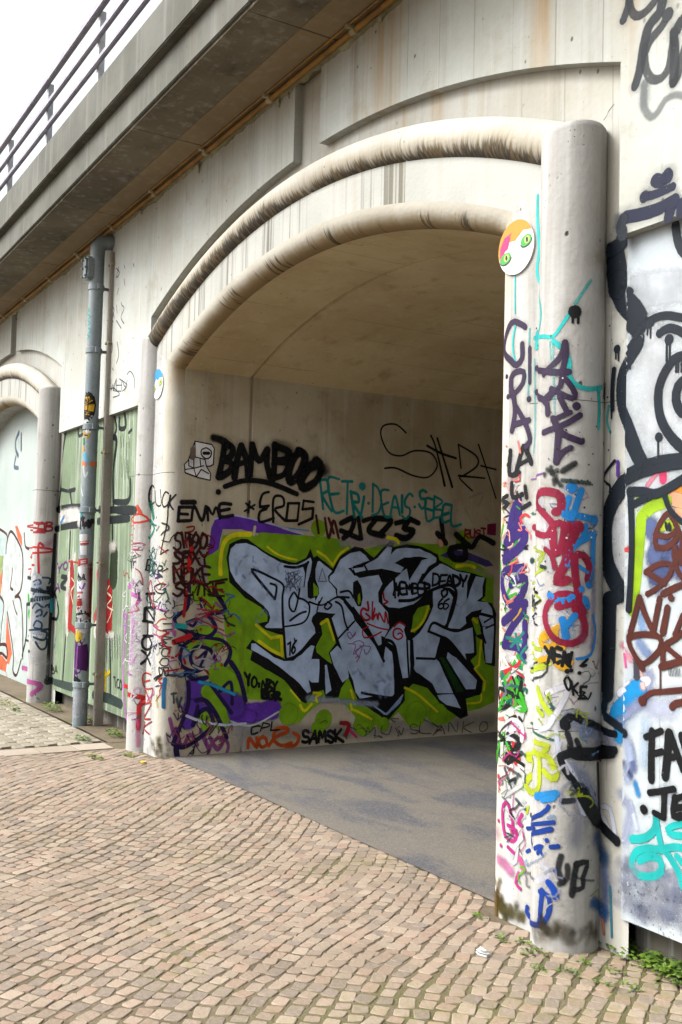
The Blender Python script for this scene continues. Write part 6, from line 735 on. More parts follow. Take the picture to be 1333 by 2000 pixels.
('graffiti_mural','black outlined block letters and red brush shapes over the green panels','bayL','L',0,[('s','d5d8d0',197.0,0.4,0.0,[16541,3245,15574,3151]),('s','20282a',28.6,0.2,1.0,[16546,3281,16161,3253,16171,3117,16227,3106]),('s','20282a',29.2,0.2,1.0,[16546,3281,16550,3087]),('s','20282a',25.1,0.2,1.0,[16043,3222,15794,3210]),('s','20282a',25.3,0.2,1.0,[16045,3239,16026,3084]),('s','20282a',19.6,0.2,1.0,[16054,3088,16012,2982,15874,2985]),('s','20282a',31.0,0.2,1.0,[15171,3169,14892,3244,14793,3185,15071,3141]),('s','20282a',25.8,0.2,1.0,[15131,3243,14891,3236,14904,3137]),('s','20282a',24.9,0.2,1.0,[14649,3121,14664,3260,14317,3288]),('s','20282a',15.0,0.2,1.0,[14526,3212,14564,3156]),('s','20282a',26.3,0.2,1.0,[16517,3066,16609,2846]),('s','20282a',23.5,0.2,1.0,[16606,2828,16743,2217]),('s','20282a',39.8,0.3,1.0,[16769,2201,16223,2198,15827,2183]),('s','20282a',26.1,0.2,1.0,[16612,2423,16366,2393]),('s','20282a',25.5,0.2,1.0,[16307,2390,16077,2395]),('s','20282a',22.7,0.2,1.0,[16246,2370,16165,2196]),('s','20282a',28.1,0.2,1.0,[15079,2796,14942,2846,14752,2812,14810,2511,14769,2143]),('s','20282a',26.2,0.2,1.0,[15164,3104,15138,2880]),('s','20282a',22.9,0.2,1.0,[14878,3118,14767,2951,14805,2879]),('s','20282a',25.0,0.2,1.0,[14683,3019,14673,2926,14495,2923,14557,3095]),('s','20282a',29.5,0.3,1.0,[14730,2202,14332,2200,14309,2389]),('s','20282a',43.6,0.3,1.0,[15199,2143,13286,2058]),('s','20282a',15.5,0.2,1.0,[14991,2446,14982,2368]),('s','20282a',17.1,0.2,1.0,[14317,2874,14400,2853]),('s','c4ccc0',36.1,0.4,0.7,[15063,3077,14868,3024]),('s','c8d2c0',8.6,0.8,0.5,[16366,3034,16298,2783]),('s','c8d2c0',8.6,0.8,0.5,[16316,2774,16256,2587]),('s','c8d2c0',7.7,0.8,0.5,[15008,2779,14955,2563]),('s','c8d2c0',7.7,0.8,0.5,[14908,2592,14868,2486]),('s','c8d2c0',8.3,0.8,0.5,[15917,2428,15867,2294]),('s','c8d2c0',7.5,0.8,0.5,[14647,2803,14608,2691]),('s','c8d2c0',7.6,0.8,0.5,[14762,2524,14715,2348]),('s','c8d2c0',7.4,0.8,0.5,[14552,2798,14505,2614]),('s','c8d2c0',8.5,0.8,0.5,[16172,3024,16120,2887]),('s','c8d2c0',7.3,0.8,0.5,[14309,2630,14273,2526]),('s','c8d2c0',8.3,0.8,0.5,[15955,2676,15889,2414]),('s','c8d2c0',7.5,0.8,0.5,[14631,2519,14581,2310]),('s','6f8668',14.8,0.9,0.5,[14500,2598,14463,2416]),('s','6f8668',14.9,0.9,0.5,[14563,2849,14533,2737]),('s','6f8668',14.7,0.9,0.5,[14414,2550,14384,2428]),('s','6f8668',14.8,0.9,0.5,[14454,2750,14409,2484]),('s','6f8668',15.5,0.9,0.5,[15050,2661,14995,2356]),('s','6f8668',14.7,0.9,0.5,[14401,2585,14366,2413]),('s','6f8668',14.7,0.9,0.5,[14399,2765,14352,2477]),('s','6f8668',14.7,0.9,0.5,[14395,2811,14368,2714]),('s','6f8668',15.0,0.9,0.5,[14625,2833,14596,2731]),('s','6f8668',14.9,0.9,0.5,[14591,2643,14551,2437]),('s','6f8668',15.2,0.9,0.5,[14829,2578,14791,2398]),('s','6f8668',14.6,0.9,0.5,[14338,2430,14305,2283]),('s','e8e6e0',84.5,0.5,0.85,[16569,2112,15984,2111,15864,2041]),('s','20282a',39.4,0.3,1.0,[16783,1976,16255,2000,15435,2014]),('s','20282a',40.4,0.35,1.0,[15234,2024,14314,2029]),('s','3a80c0',23.1,0.6,1.0,[16559,2042,16447,2109]),('s','20282a',23.4,0.2,1.0,[16804,1905,16821,939,16830,261]),('s','20282a',19.7,0.2,1.0,[16188,1931,16178,1643]),('s','20282a',16.9,0.2,1.0,[16210,799,16257,291]),('s','3a4a44',45.2,0.15,1.0,[16829,244,16311,252,15910,262]),('s','33423e',45.0,0.15,1.0,[15173,266,14744,287,14341,277]),('s','20282a',23.2,0.2,1.0,[15142,624,15124,272]),('s','20282a',20.2,0.2,1.0,[14774,1982,14747,1739]),('s','20282a',17.4,0.2,1.0,[14722,899,14655,312]),('s','e8e4da',67.2,0.7,0.8,[15981,1661,16220,1304,16157,836]),('s','b01c20',67.0,0.2,1.0,[16081,1560,16052,1343,16072,1058,16080,908]),('s','b01c20',38.6,0.4,1.0,[16080,908,15821,858]),('s','e6e2d8',56.2,0.8,0.7,[15135,1601,15004,1725,14682,1769]),('s','2b3a22',110.1,0.1,1.0,[14693,1664,14695,1559,14691,1439]),('s','a81c1e',100.7,0.12,1.0,[14818,1345,14794,1135,14777,986]),('s','e8e4da',40.8,0.7,0.8,[15123,1089,15196,867,14907,887,14631,905]),('s','b04a4a',46.7,0.4,1.0,[15171,1491,15044,1246,15216,1037]),('s','d8c0b0',25.8,0.6,0.6,[15184,1600,14987,1371,14989,1187]),('s','e8d8c0',9.7,0.2,1.0,[16063,1426,15942,1362,16072,1275,15970,1146]),('s','e8d8c0',7.5,0.2,1.0,[14799,1376,14862,1314,14716,1259,14846,1178,14657,1142]),('s','e8d8c0',7.5,0.2,1.0,[14664,1201,14742,1078,14827,1013]),('s','d8b818',23.0,0.2,1.0,[15007,514,14989,364]),('s','d8b818',22.6,0.2,1.0,[14819,532,14798,355]),('s','d8b818',22.7,0.2,1.0,[14972,426,14704,543]),('s','6a2a7a',12.3,0.14,1,[16699,1580,16556,1529,16452,1578]),('l','6a2a7a',12.9,0.14,1,[16546,1526,16557,1481]),('s','6a2a7a',10.5,0.14,1,[16303,1605,16403,1569,16398,1537,16332,1516,16253,1540,16247,1584,16324,1597]),('l','6a2a7a',12.2,0.14,1,[16772,1254,16591,1350,16505,1266]),('s','6a2a7a',11.4,0.14,1,[16723,1298,16530,1303]),('s','20282a',25.7,0.2,1.0,[16445,1435,16236,1422,16461,1332,16278,1303]),('l','25282a',7.1,0.14,1,[14584,506,14523,510]),('l','25282a',6.6,0.14,1,[14542,499,14504,417]),('s','25282a',7.1,0.14,1,[14425,495,14447,499,14478,477,14475,440,14438,415,14399,433]),('s','25282a',6.7,0.14,1,[14377,492,14398,457,14382,419,14352,412,14328,440,14351,481,14380,501]),('s','25282a',7.5,0.14,1,[16788,417,16768,319]),('s','25282a',7.3,0.14,1,[16789,422,16722,406,16691,383,16778,376,16687,366,16598,337,16776,327]),('l','25282a',7.2,0.14,1,[16600,334,16531,436,16476,356]),('l','25282a',7.6,0.14,1,[16564,369,16496,383]),('s','2aa0a8',14.5,0.5,1.0,[16591,739,16706,627]),('s','b0342c',11.1,0.3,1.0,[16203,1609,15807,1595]),('s','d8dcd8',6.2,0.7,0.7,[15098,874,15054,667]),('s','34423c',5.1,0.6,0.7,[15059,877,15015,548]),('s','d8dcd8',6.1,0.7,0.7,[15016,880,14965,607]),('s','34423c',5.1,0.6,0.7,[14978,882,14948,673]),('s','d8dcd8',6.1,0.7,0.7,[14935,885,14895,706]),('s','34423c',5.1,0.6,0.7,[14897,888,14868,673]),('s','d8dcd8',6.0,0.7,0.7,[14855,890,14806,623]),('s','34423c',5.0,0.6,0.7,[14818,893,14783,623]),('s','d8dcd8',6.0,0.7,0.7,[14776,896,14742,755]),('s','34423c',5.0,0.6,0.7,[14740,898,14706,641]),('s','d8dcd8',6.0,0.7,0.7,[14699,901,14656,686]),('s','34423c',5.0,0.6,0.7,[14663,903,14630,655]),('s','d8dcd8',5.9,0.7,0.7,[14622,906,14589,768]),('s','34423c',4.9,0.6,0.7,[14586,908,14557,688]),('s','d8dcd8',5.9,0.7,0.7,[14546,911,14513,768]),('s','34423c',4.9,0.6,0.7,[14511,914,14482,687]),('s','d8dcd8',5.9,0.7,0.7,[14472,916,14432,709]),('s','34423c',4.9,0.6,0.7,[14437,919,14399,614])]),
('graffiti_tag','thin pencil scrawl high on the wall beside the downpipe','upper1','O',0,[('s','4c5054',6.7,0.4,0.75,[14892,4542,14793,4471,14882,4446,14823,4540]),('s','4c5054',6.5,0.4,0.75,[14663,4517,14636,4480]),('s','4c5054',6.4,0.4,0.75,[14396,4467,14371,4432]),('s','4c5054',6.7,0.4,0.75,[15015,4382,14983,4313]),('s','4c5054',6.5,0.4,0.75,[14647,4376,14618,4309]),('s','4c5054',6.6,0.4,0.75,[14799,4318,14839,4265]),('s','4c5054',6.7,0.4,0.75,[14967,4168,14916,4127,14955,4057]),('s','4c5054',6.6,0.4,0.75,[14850,4160,14818,4076]),('s','4c5054',6.5,0.4,0.75,[14714,4162,14687,4126,14616,4080,14697,4006,14599,3926]),('s','4c5054',6.6,0.4,0.75,[14833,4002,14685,3897]),('s','4c5054',6.7,0.4,0.75,[14936,4100,14907,4047]),('s','4c5054',6.7,0.4,0.75,[15121,4058,15027,4071,14926,4004]),('s','4c5054',6.7,0.4,0.75,[15004,3863,15088,3768,15006,3676,14919,3739,15002,3847,15072,3624]),('s','4c5054',6.6,0.4,0.75,[14785,3778,14725,3645,14784,3563]),('s','4c5054',6.6,0.4,0.75,[14896,3535,14870,3508]),('s','4c5054',6.7,0.4,0.75,[15059,3513,14950,3388]),('s','4c5054',6.6,0.4,0.75,[15037,3323,14850,3328,14659,3241,14840,3235]),('s','4c5054',6.6,0.4,0.75,[14767,3408,14848,3312,14617,3266]),('s','4c5054',6.3,0.4,0.75,[14457,3407,14373,3424,14260,3348,14228,3242]),('s','4c5054',6.5,0.4,0.75,[14675,3395,14446,3302,14572,3260]),('s','4c5054',6.2,0.14,0.7,[14935,3430,14909,3314,14870,3372,14840,3299,14774,3399]),('l','4c5054',6.3,0.14,0.7,[14754,3389,14750,3285]),('l','4c5054',5.6,0.14,0.7,[14619,3373,14595,3268]),('s','4c5054',5.8,0.14,0.7,[14765,3344,14604,3324]),('s','4c5054',6.3,0.14,0.7,[14588,3365,14499,3292,14447,3350]),('s','4c5054',6.3,0.14,0.7,[14498,3294,14500,3247])]),
('graffiti_mural','pale silver letters with maroon outline and orange glow on the far blind arch','binfill','L',0,[('f','c4dcd6',0,0.0,1.0,[21462,2077,20794,1959,20626,1707,20794,1263,20619,976,20701,402,21139,354]),('f','d8e2de',0,0.0,1.0,[20586,1824,20253,1965,19899,1904,19668,1679,19659,1292,19822,1107,19601,936,19470,304,19889,171,20212,708,20485,909,20640,407,20732,400,20680,973,20639,1092,20794,1263]),('f','e07048',0,0.0,1.0,[20156,2078,20043,2090,19764,1930,19714,1790,19953,1890]),('f','e07048',0,0.0,1.0,[20413,840,20216,566,20029,326,20175,159,20611,249,20989,247,20951,43,20332,44,20301,204,20409,481]),('f','dc8a5a',0,0.0,1.0,[21128,1345,20767,1456,20825,1085,21075,1061]),('f','9fb070',0,0.0,1.0,[21255,1677,20741,1663,20821,1411,21193,1344]),('s','4a1f22',18.6,0.1,1.0,[21265,2088,20676,1987,20571,1912]),('s','4a1f22',21.3,0.1,1.0,[20626,1707,20568,1897,20378,2011,20010,1891,19700,1707,19628,1430,19700,1208,19990,1101]),('s','4a1f22',17.9,0.1,1.0,[20201,1492,20213,1392,20273,1233,20121,1195]),('s','4a1f22',20.7,0.1,1.0,[19990,1101,19767,1109,19641,1017,19516,749,19444,307]),('s','4a1f22',22.1,0.1,1.0,[20887,1083,20619,976,20689,680,20729,385]),('s','4a1f22',21.0,0.1,1.0,[20388,870,20130,572,19940,305,19933,97,19730,62,19521,286]),('s','4a1f22',20.6,0.1,1.0,[19634,1970,19553,1803,19360,1761]),('s','4a1f22',17.6,0.1,1.0,[20094,1040,19962,933,19838,869]),('s','4a1f22',25.6,0.1,1.0,[20947,369,20397,410,20308,246,20616,278,20923,238]),('s','8a1f22',11.1,0.3,1.0,[20769,1471,20794,1263]),('s','d07050',10.8,0.14,1.0,[20470,146,20264,-6])]),
('graffiti_figure','small dark blue paste-up of a cloaked figure on the far blind arch','binfill','L',0,[('sh','4a6078',32.5,0.2,1.0,[20161,3394,20319,3301,20296,3168,20150,3069]),('s','9fc4c8',17.9,0.3,1.0,[20146,3306,20124,3174]),('sh','3a4a66',28.5,0.2,1.0,[20027,3360,19991,3141]),('s','5a6a84',32.5,0.4,1.0,[20278,3057,20344,2931,20120,2894])]),
('graffiti_tag','red SOB tag and blue grey script on the far pillar','bpr','L',0,[('s','b03038',12.1,0.14,1,[17037,2023,17098,2041,19283,2075,19212,2042,17059,1980,17038,1945,17099,1931,19317,2008]),('s','b03038',10.5,0.14,1,[16963,2036,17006,2009,17008,1952,16972,1942,16937,1965,16937,2025,16964,2046]),('s','b03038',11.5,0.14,1,[16906,2047,16925,1938]),('s','b03038',12.0,0.14,1,[16914,2046,16849,2043,16856,2019,16912,1999,16845,1992,16854,1956,16918,1943]),('s','c82830',12.6,0.2,1.0,[19336,1774,17136,1764,17033,1694,19265,1653,17042,1553,19217,1680]),('s','c82830',14.6,0.2,1.0,[16938,1777,16981,1811,16998,1741,16979,1473]),('s','c82830',10.1,0.3,1.0,[19343,1489,19188,1492,19274,1382]),('s','e6a0c0',46.8,1,0.5,[16920,1766,16829,1839]),('s','b8c8e0',116.4,1,0.6,[17002,1391,16940,1114,16973,765]),('s','2c4258',11.7,0.3,1.0,[17048,1366,16975,1392,16949,1346,17029,1332]),('s','2c4258',11.7,0.3,1.0,[16929,1416,16848,1406,16858,1347]),('s','2c4258',11.7,0.3,1.0,[17039,1227,16971,1299,16901,1254,16832,1324]),('s','2c4258',11.7,0.3,1.0,[17006,1193,16826,1196]),('s','2c4258',11.7,0.3,1.0,[17047,1064,16989,1124,16916,1079,16848,1115,16847,1080]),('s','2c4258',11.6,0.3,1.0,[16997,1019,16938,1056,16924,998,16982,973]),('s','2c4258',11.6,0.3,1.0,[16901,975,16869,1022]),('s','2c4258',11.6,0.3,1.0,[17019,867,16980,927,16920,894,16929,836,17003,845]),('s','2c4258',11.9,0.3,1.0,[19205,621,17002,822,16928,812,16859,789,16890,709,17012,740]),('s','2c4258',11.6,0.3,1.0,[16982,684,16920,604,16864,627,16856,720]),('sh','12202a',22.1,0.15,1.0,[19352,1381,17062,1273,17077,1155,19348,1029]),('sh','12202a',20.4,0.15,1.0,[16868,1301,16815,1254,16550,1099,16572,959,16815,951]),('s','12202a',20.3,0.2,1.0,[19348,1029,19310,627,19477,344]),('s','12202a',15.7,0.2,1.0,[19351,557,17076,574]),('sh','3ac03a',33.7,0.2,1.0,[19287,1139,19253,1087]),('sh','3ac03a',40.3,0.3,1.0,[19228,927,19195,888]),('sh','38a8c0',29.3,0.3,1.0,[16811,1161,16812,1044]),('sh','c05aa0',24.6,0.3,1.0,[19450,184,17103,236,17008,94]),('s','8a5a50',10.1,0.3,1.0,[19416,-28,19303,-69,19442,-192]),('s','e8e6e8',87.2,1,0.5,[17049,530,16893,477,16886,304])]),
('graffiti_layer','pale washes of old paint on the right jamb face','ajr','R',0,[('s','dcd6d8',35.9,1,0.5,[8030,2130,8036,1910,8007,1618]),('s','e8a8a0',20.5,1,0.6,[8062,2022,7973,2053]),('s','c8a050',18.0,1,0.6,[8060,1963,8025,1910]),('s','d8dce8',25.3,1,0.6,[8013,1401,7978,1331]),('s','c8ccc8',30.5,1,0.5,[8040,1182,8004,1042]),('s','3fb52c',8.5,0.3,1.0,[8084,1823,8114,1750,8053,1690]),('s','3fb52c',8.4,0.3,1.0,[8045,1822,7978,1777,8009,1705]),('s','3fb52c',8.5,0.3,1.0,[8124,1654,8092,1558,8051,1632]),('s','3fb52c',8.4,0.3,1.0,[7986,1661,8051,1632]),('s','3fb52c',8.4,0.3,1.0,[8016,1545,8048,1486,7982,1503]),('s','3fb52c',8.5,0.3,1.0,[8072,1456]),('s','3fb52c',8.5,0.3,1.0,[8058,1427]),('s','3fb52c',8.4,0.3,1.0,[7952,1619,7995,1575]),('s','3fb52c',8.4,0.3,1.0,[8040,1160,7975,1195]),('s','3fb52c',8.4,0.3,1.0,[8098,1264,8010,1278]),('s','e8d8d8',9.0,0.35,1.0,[7997,1155,8110,1147]),('s','3fb52c',8.0,0.35,1.0,[7922,1110,7958,1225]),('s','1d7a6a',9.9,0.35,1.0,[7927,1115,7960,1204,7961,1174]),('s','c8242c',7.8,0.35,1.0,[8054,1124,8015,1139]),('s','e8d8d8',5.5,0.35,1.0,[8035,1136,7993,1198,8031,1225]),('s','e8d8d8',9.6,0.35,1.0,[8085,1219,7962,1106]),('s','3fb52c',6.5,0.35,1.0,[7957,1232,8040,1111]),('s','e8d8d8',5.5,0.35,1.0,[8078,1179,8071,1216,7987,1109]),('s','c8242c',5.3,0.35,1.0,[8042,1182,7917,1122]),('s','c8242c',9.9,0.35,1.0,[8098,1119,7956,1179,7940,1233]),('s','e8d8d8',6.2,0.35,1.0,[7924,1144,7995,1156,7985,1108]),('s','3fb52c',7.8,0.35,1.0,[8096,1128,8050,1109]),('s','1d7a6a',9.5,0.35,1.0,[8074,1134,8079,1097,8060,1121]),('s','e8d8d8',7.7,0.35,1.0,[7964,1193,7983,1210,8003,1203]),('s','c8242c',10.4,0.3,1.0,[8004,1113,8084,1012,7993,1057]),('s','3fb52c',8.7,0.3,1.0,[8074,1047,7930,1007,7918,1041]),('s','161a1a',10.4,0.3,1.0,[8117,949,8026,979,7951,1035]),('sh','3fb52c',12.1,0.3,1.0,[8054,1022,8088,956,8005,1091]),('s','1d6a5a',8.4,0.3,1.0,[7899,1056,7907,1073,8013,1002]),('s','1d6a5a',10.3,0.3,1.0,[8025,1078,8070,1052,7931,999]),('sh','161a1a',12.8,0.3,1.0,[7940,989,7991,990,8046,1055]),('s','161a1a',8.9,0.3,1.0,[8095,985,8053,969,7941,1108]),('sh','c8242c',12.6,0.3,1.0,[7965,992,8018,1022]),('s','161a1a',8.2,0.3,1.0,[8082,987,7925,1092,7996,1038]),('s','161a1a',12.1,0.3,1.0,[7930,1021]),('s','c8242c',7.2,0.3,1.0,[7911,1089]),('s','3fb52c',8.2,0.3,1.0,[8105,950,8017,1078]),('sh','3fb52c',12.7,0.3,1.0,[8043,1014,7922,976,7970,1111]),('s','161a1a',7.9,0.3,1.0,[7995,1115,7912,980,7990,1044]),('s','161a1a',10.5,0.3,1.0,[7926,1038,7945,1063,8042,977]),('s','1d6a5a',8.9,0.3,1.0,[8068,1080,7927,1078,7956,1118]),('s','3fb52c',9.8,0.3,1.0,[7954,1108,7982,990,8056,1100]),('sh','161a1a',10.8,0.3,1.0,[7936,1115,7957,1121]),('sh','161a1a',12.3,0.3,1.0,[7936,1055,7962,1002,7933,1097]),('sh','3fb52c',11.8,0.3,1.0,[8002,1056,7900,971,7939,1045]),('s','161a1a',10.2,0.3,1.0,[8102,1008,8104,1054,7991,1039]),('s','f0b0a0',4.3,0.4,1.0,[7911,1645,7893,1612,7904,1608]),('s','e87870',4.3,0.4,1.0,[7957,1630,7956,1600,7928,1599]),('s','f0b0a0',4.4,0.4,1.0,[8006,1757,8012,1728,8042,1719]),('s','d83a34',4.4,0.4,1.0,[8027,2020,8037,1991,8014,1983]),('s','d83a34',4.4,0.4,1.0,[7970,2058,7966,2031,8004,2029]),('s','e87870',4.4,0.4,1.0,[7995,1680,7972,1662,8030,1639]),('s','e87870',4.3,0.4,1.0,[7968,1834,7946,1800,7971,1801]),('s','f0b0a0',4.4,0.4,1.0,[8077,1868,8103,1848,8064,1840]),('s','f0b0a0',4.4,0.4,1.0,[7975,1965,7967,1938,7948,1928]),('s','e87870',4.3,0.4,1.0,[7918,1636,7947,1604,7910,1609]),('s','d83a34',4.4,0.4,1.0,[8012,1637,8016,1610,8039,1587]),('s','f0b0a0',4.4,0.4,1.0,[8052,1802,8036,1794,8031,1751]),('s','e87870',4.4,0.4,1.0,[8076,2032,8080,2011]),('s','e87870',4.5,0.4,1.0,[8109,1928,8079,1884]),('s','f0b0a0',4.4,0.4,1.0,[8082,1639]),('s','e87870',4.3,0.4,1.0,[7919,1804,7888,1783,7886,1758]),('s','d83a34',6.7,0.14,1.0,[7946,1834,7958,1856,7926,1873,7899,1862]),('s','1d7a72',8.3,0.14,1.0,[8043,1297,7934,1284]),('s','1d7a72',8.3,0.14,1.0,[8009,1257,7924,1327]),('s','1d7a72',8.3,0.14,1.0,[7978,1316,7955,1247]),('s','1d7a72',9.9,0.4,1.0,[7902,1265,7943,1219,7911,1193]),('s','161a1a',9.7,0.35,1.0,[8010,923,7971,938]),('s','e8e4e4',10.1,0.35,1.0,[8049,692,8015,676]),('s','e8e4e4',9.9,0.35,1.0,[7946,728,7914,708]),('s','161a1a',6.9,0.35,1.0,[8063,799,8033,809]),('s','e8e4e4',8.9,0.35,1.0,[8016,756,8010,731]),('sh','c8242c',13.1,0.35,1.0,[8043,730,8000,746]),('s','c8242c',8.6,0.35,1.0,[7978,873,7975,885]),('s','161a1a',10.0,0.35,1.0,[8100,797,8101,802]),('sh','161a1a',11.7,0.35,1.0,[8091,772,8076,741]),('sh','c8242c',12.3,0.35,1.0,[8064,841,8060,841]),('sh','c8242c',11.5,0.35,1.0,[7982,807,7980,820]),('sh','c8242c',11.4,0.35,1.0,[7942,747,7965,727]),('s','c8242c',9.2,0.35,1.0,[7987,831,7984,832]),('sh','161a1a',11.1,0.35,1.0,[7986,759,8007,725]),('s','e8e4e4',9.6,0.35,1.0,[7979,794,7969,765]),('s','c8242c',7.0,0.35,1.0,[7948,870,7930,881]),('sh','e8e4e4',12.0,0.35,1.0,[7990,707,8017,697]),('s','e8e4e4',8.5,0.35,1.0,[8027,901,8033,870]),('s','161a1a',7.1,0.35,1.0,[7945,938,7929,924]),('sh','161a1a',11.3,0.35,1.0,[8037,725,8025,740]),('s','e8e4e4',7.8,0.35,1.0,[7985,863,8025,862]),('s','c8242c',6.9,0.35,1.0,[8016,775,7974,758]),('s','e8e4e4',9.5,0.35,1.0,[8009,872,7970,881]),('sh','e4e0dc',13.3,0.3,1.0,[8065,744,8055,867,7990,920,7925,900,7924,837]),('sh','161a1a',14.9,0.2,1.0,[8021,822,7978,843,7945,834,7955,797,8009,789,8021,815]),('s','c02a30',10.0,0.2,1.0,[7988,827,7982,800]),('s','161a1a',9.9,0.25,1.0,[8030,757,7911,727]),('s','161a1a',9.9,0.25,1.0,[7923,781,8018,716]),('sh','3fb52c',11.8,0.3,1.0,[8055,846,8097,774,8122,712]),('s','7ad02a',13.6,0.3,1.0,[8125,748]),('s','3fb52c',8.4,0.3,1.0,[8043,826,8009,782]),('s','c8242c',13.5,0.4,1.0,[8091,642,8090,642]),('s','4a5a58',8.3,0.5,0.8,[8040,691,7983,595]),('s','4a5a58',8.3,0.5,0.8,[8018,695,7931,675]),('s','4a5a58',8.2,0.5,0.8,[7960,564,7891,530]),('s','4a5a58',8.2,0.5,0.8,[7942,680,7973,639]),('s','d8dad8',9.9,0.6,1.0,[8047,554,7919,635]),('s','d0d4d4',14.8,0.5,1.0,[7945,358,7954,286,7986,278,7956,355,7914,400]),('s','c8348c',9.9,0.3,1.0,[7978,413,7979,455,8014,532,8047,518,8051,460,8032,386,7988,368,7951,384,7957,425,8011,434]),('s','c8348c',9.8,0.3,1.0,[7916,503,7937,457,7915,455]),('s','c8348c',10.1,0.3,1.0,[8083,439]),('s','c8348c',10.0,0.3,1.0,[8059,330]),('s','c8348c',9.9,0.3,1.0,[8009,335,7965,318]),('s','c8348c',9.8,0.3,1.0,[7932,236,7952,189,7919,170]),('s','d878b0',29.9,0.8,0.7,[8076,262,8029,253,7985,229]),('s','d85a9a',19.5,0.7,1.0,[7922,301,7901,265]),('s','d888b8',43.8,1,0.4,[8099,378]),('s','6b5420',22.4,0.5,0.85,[8108,89,8093,8]),('s','5d5a30',32.7,1,0.7,[8013,46,7906,50])]),
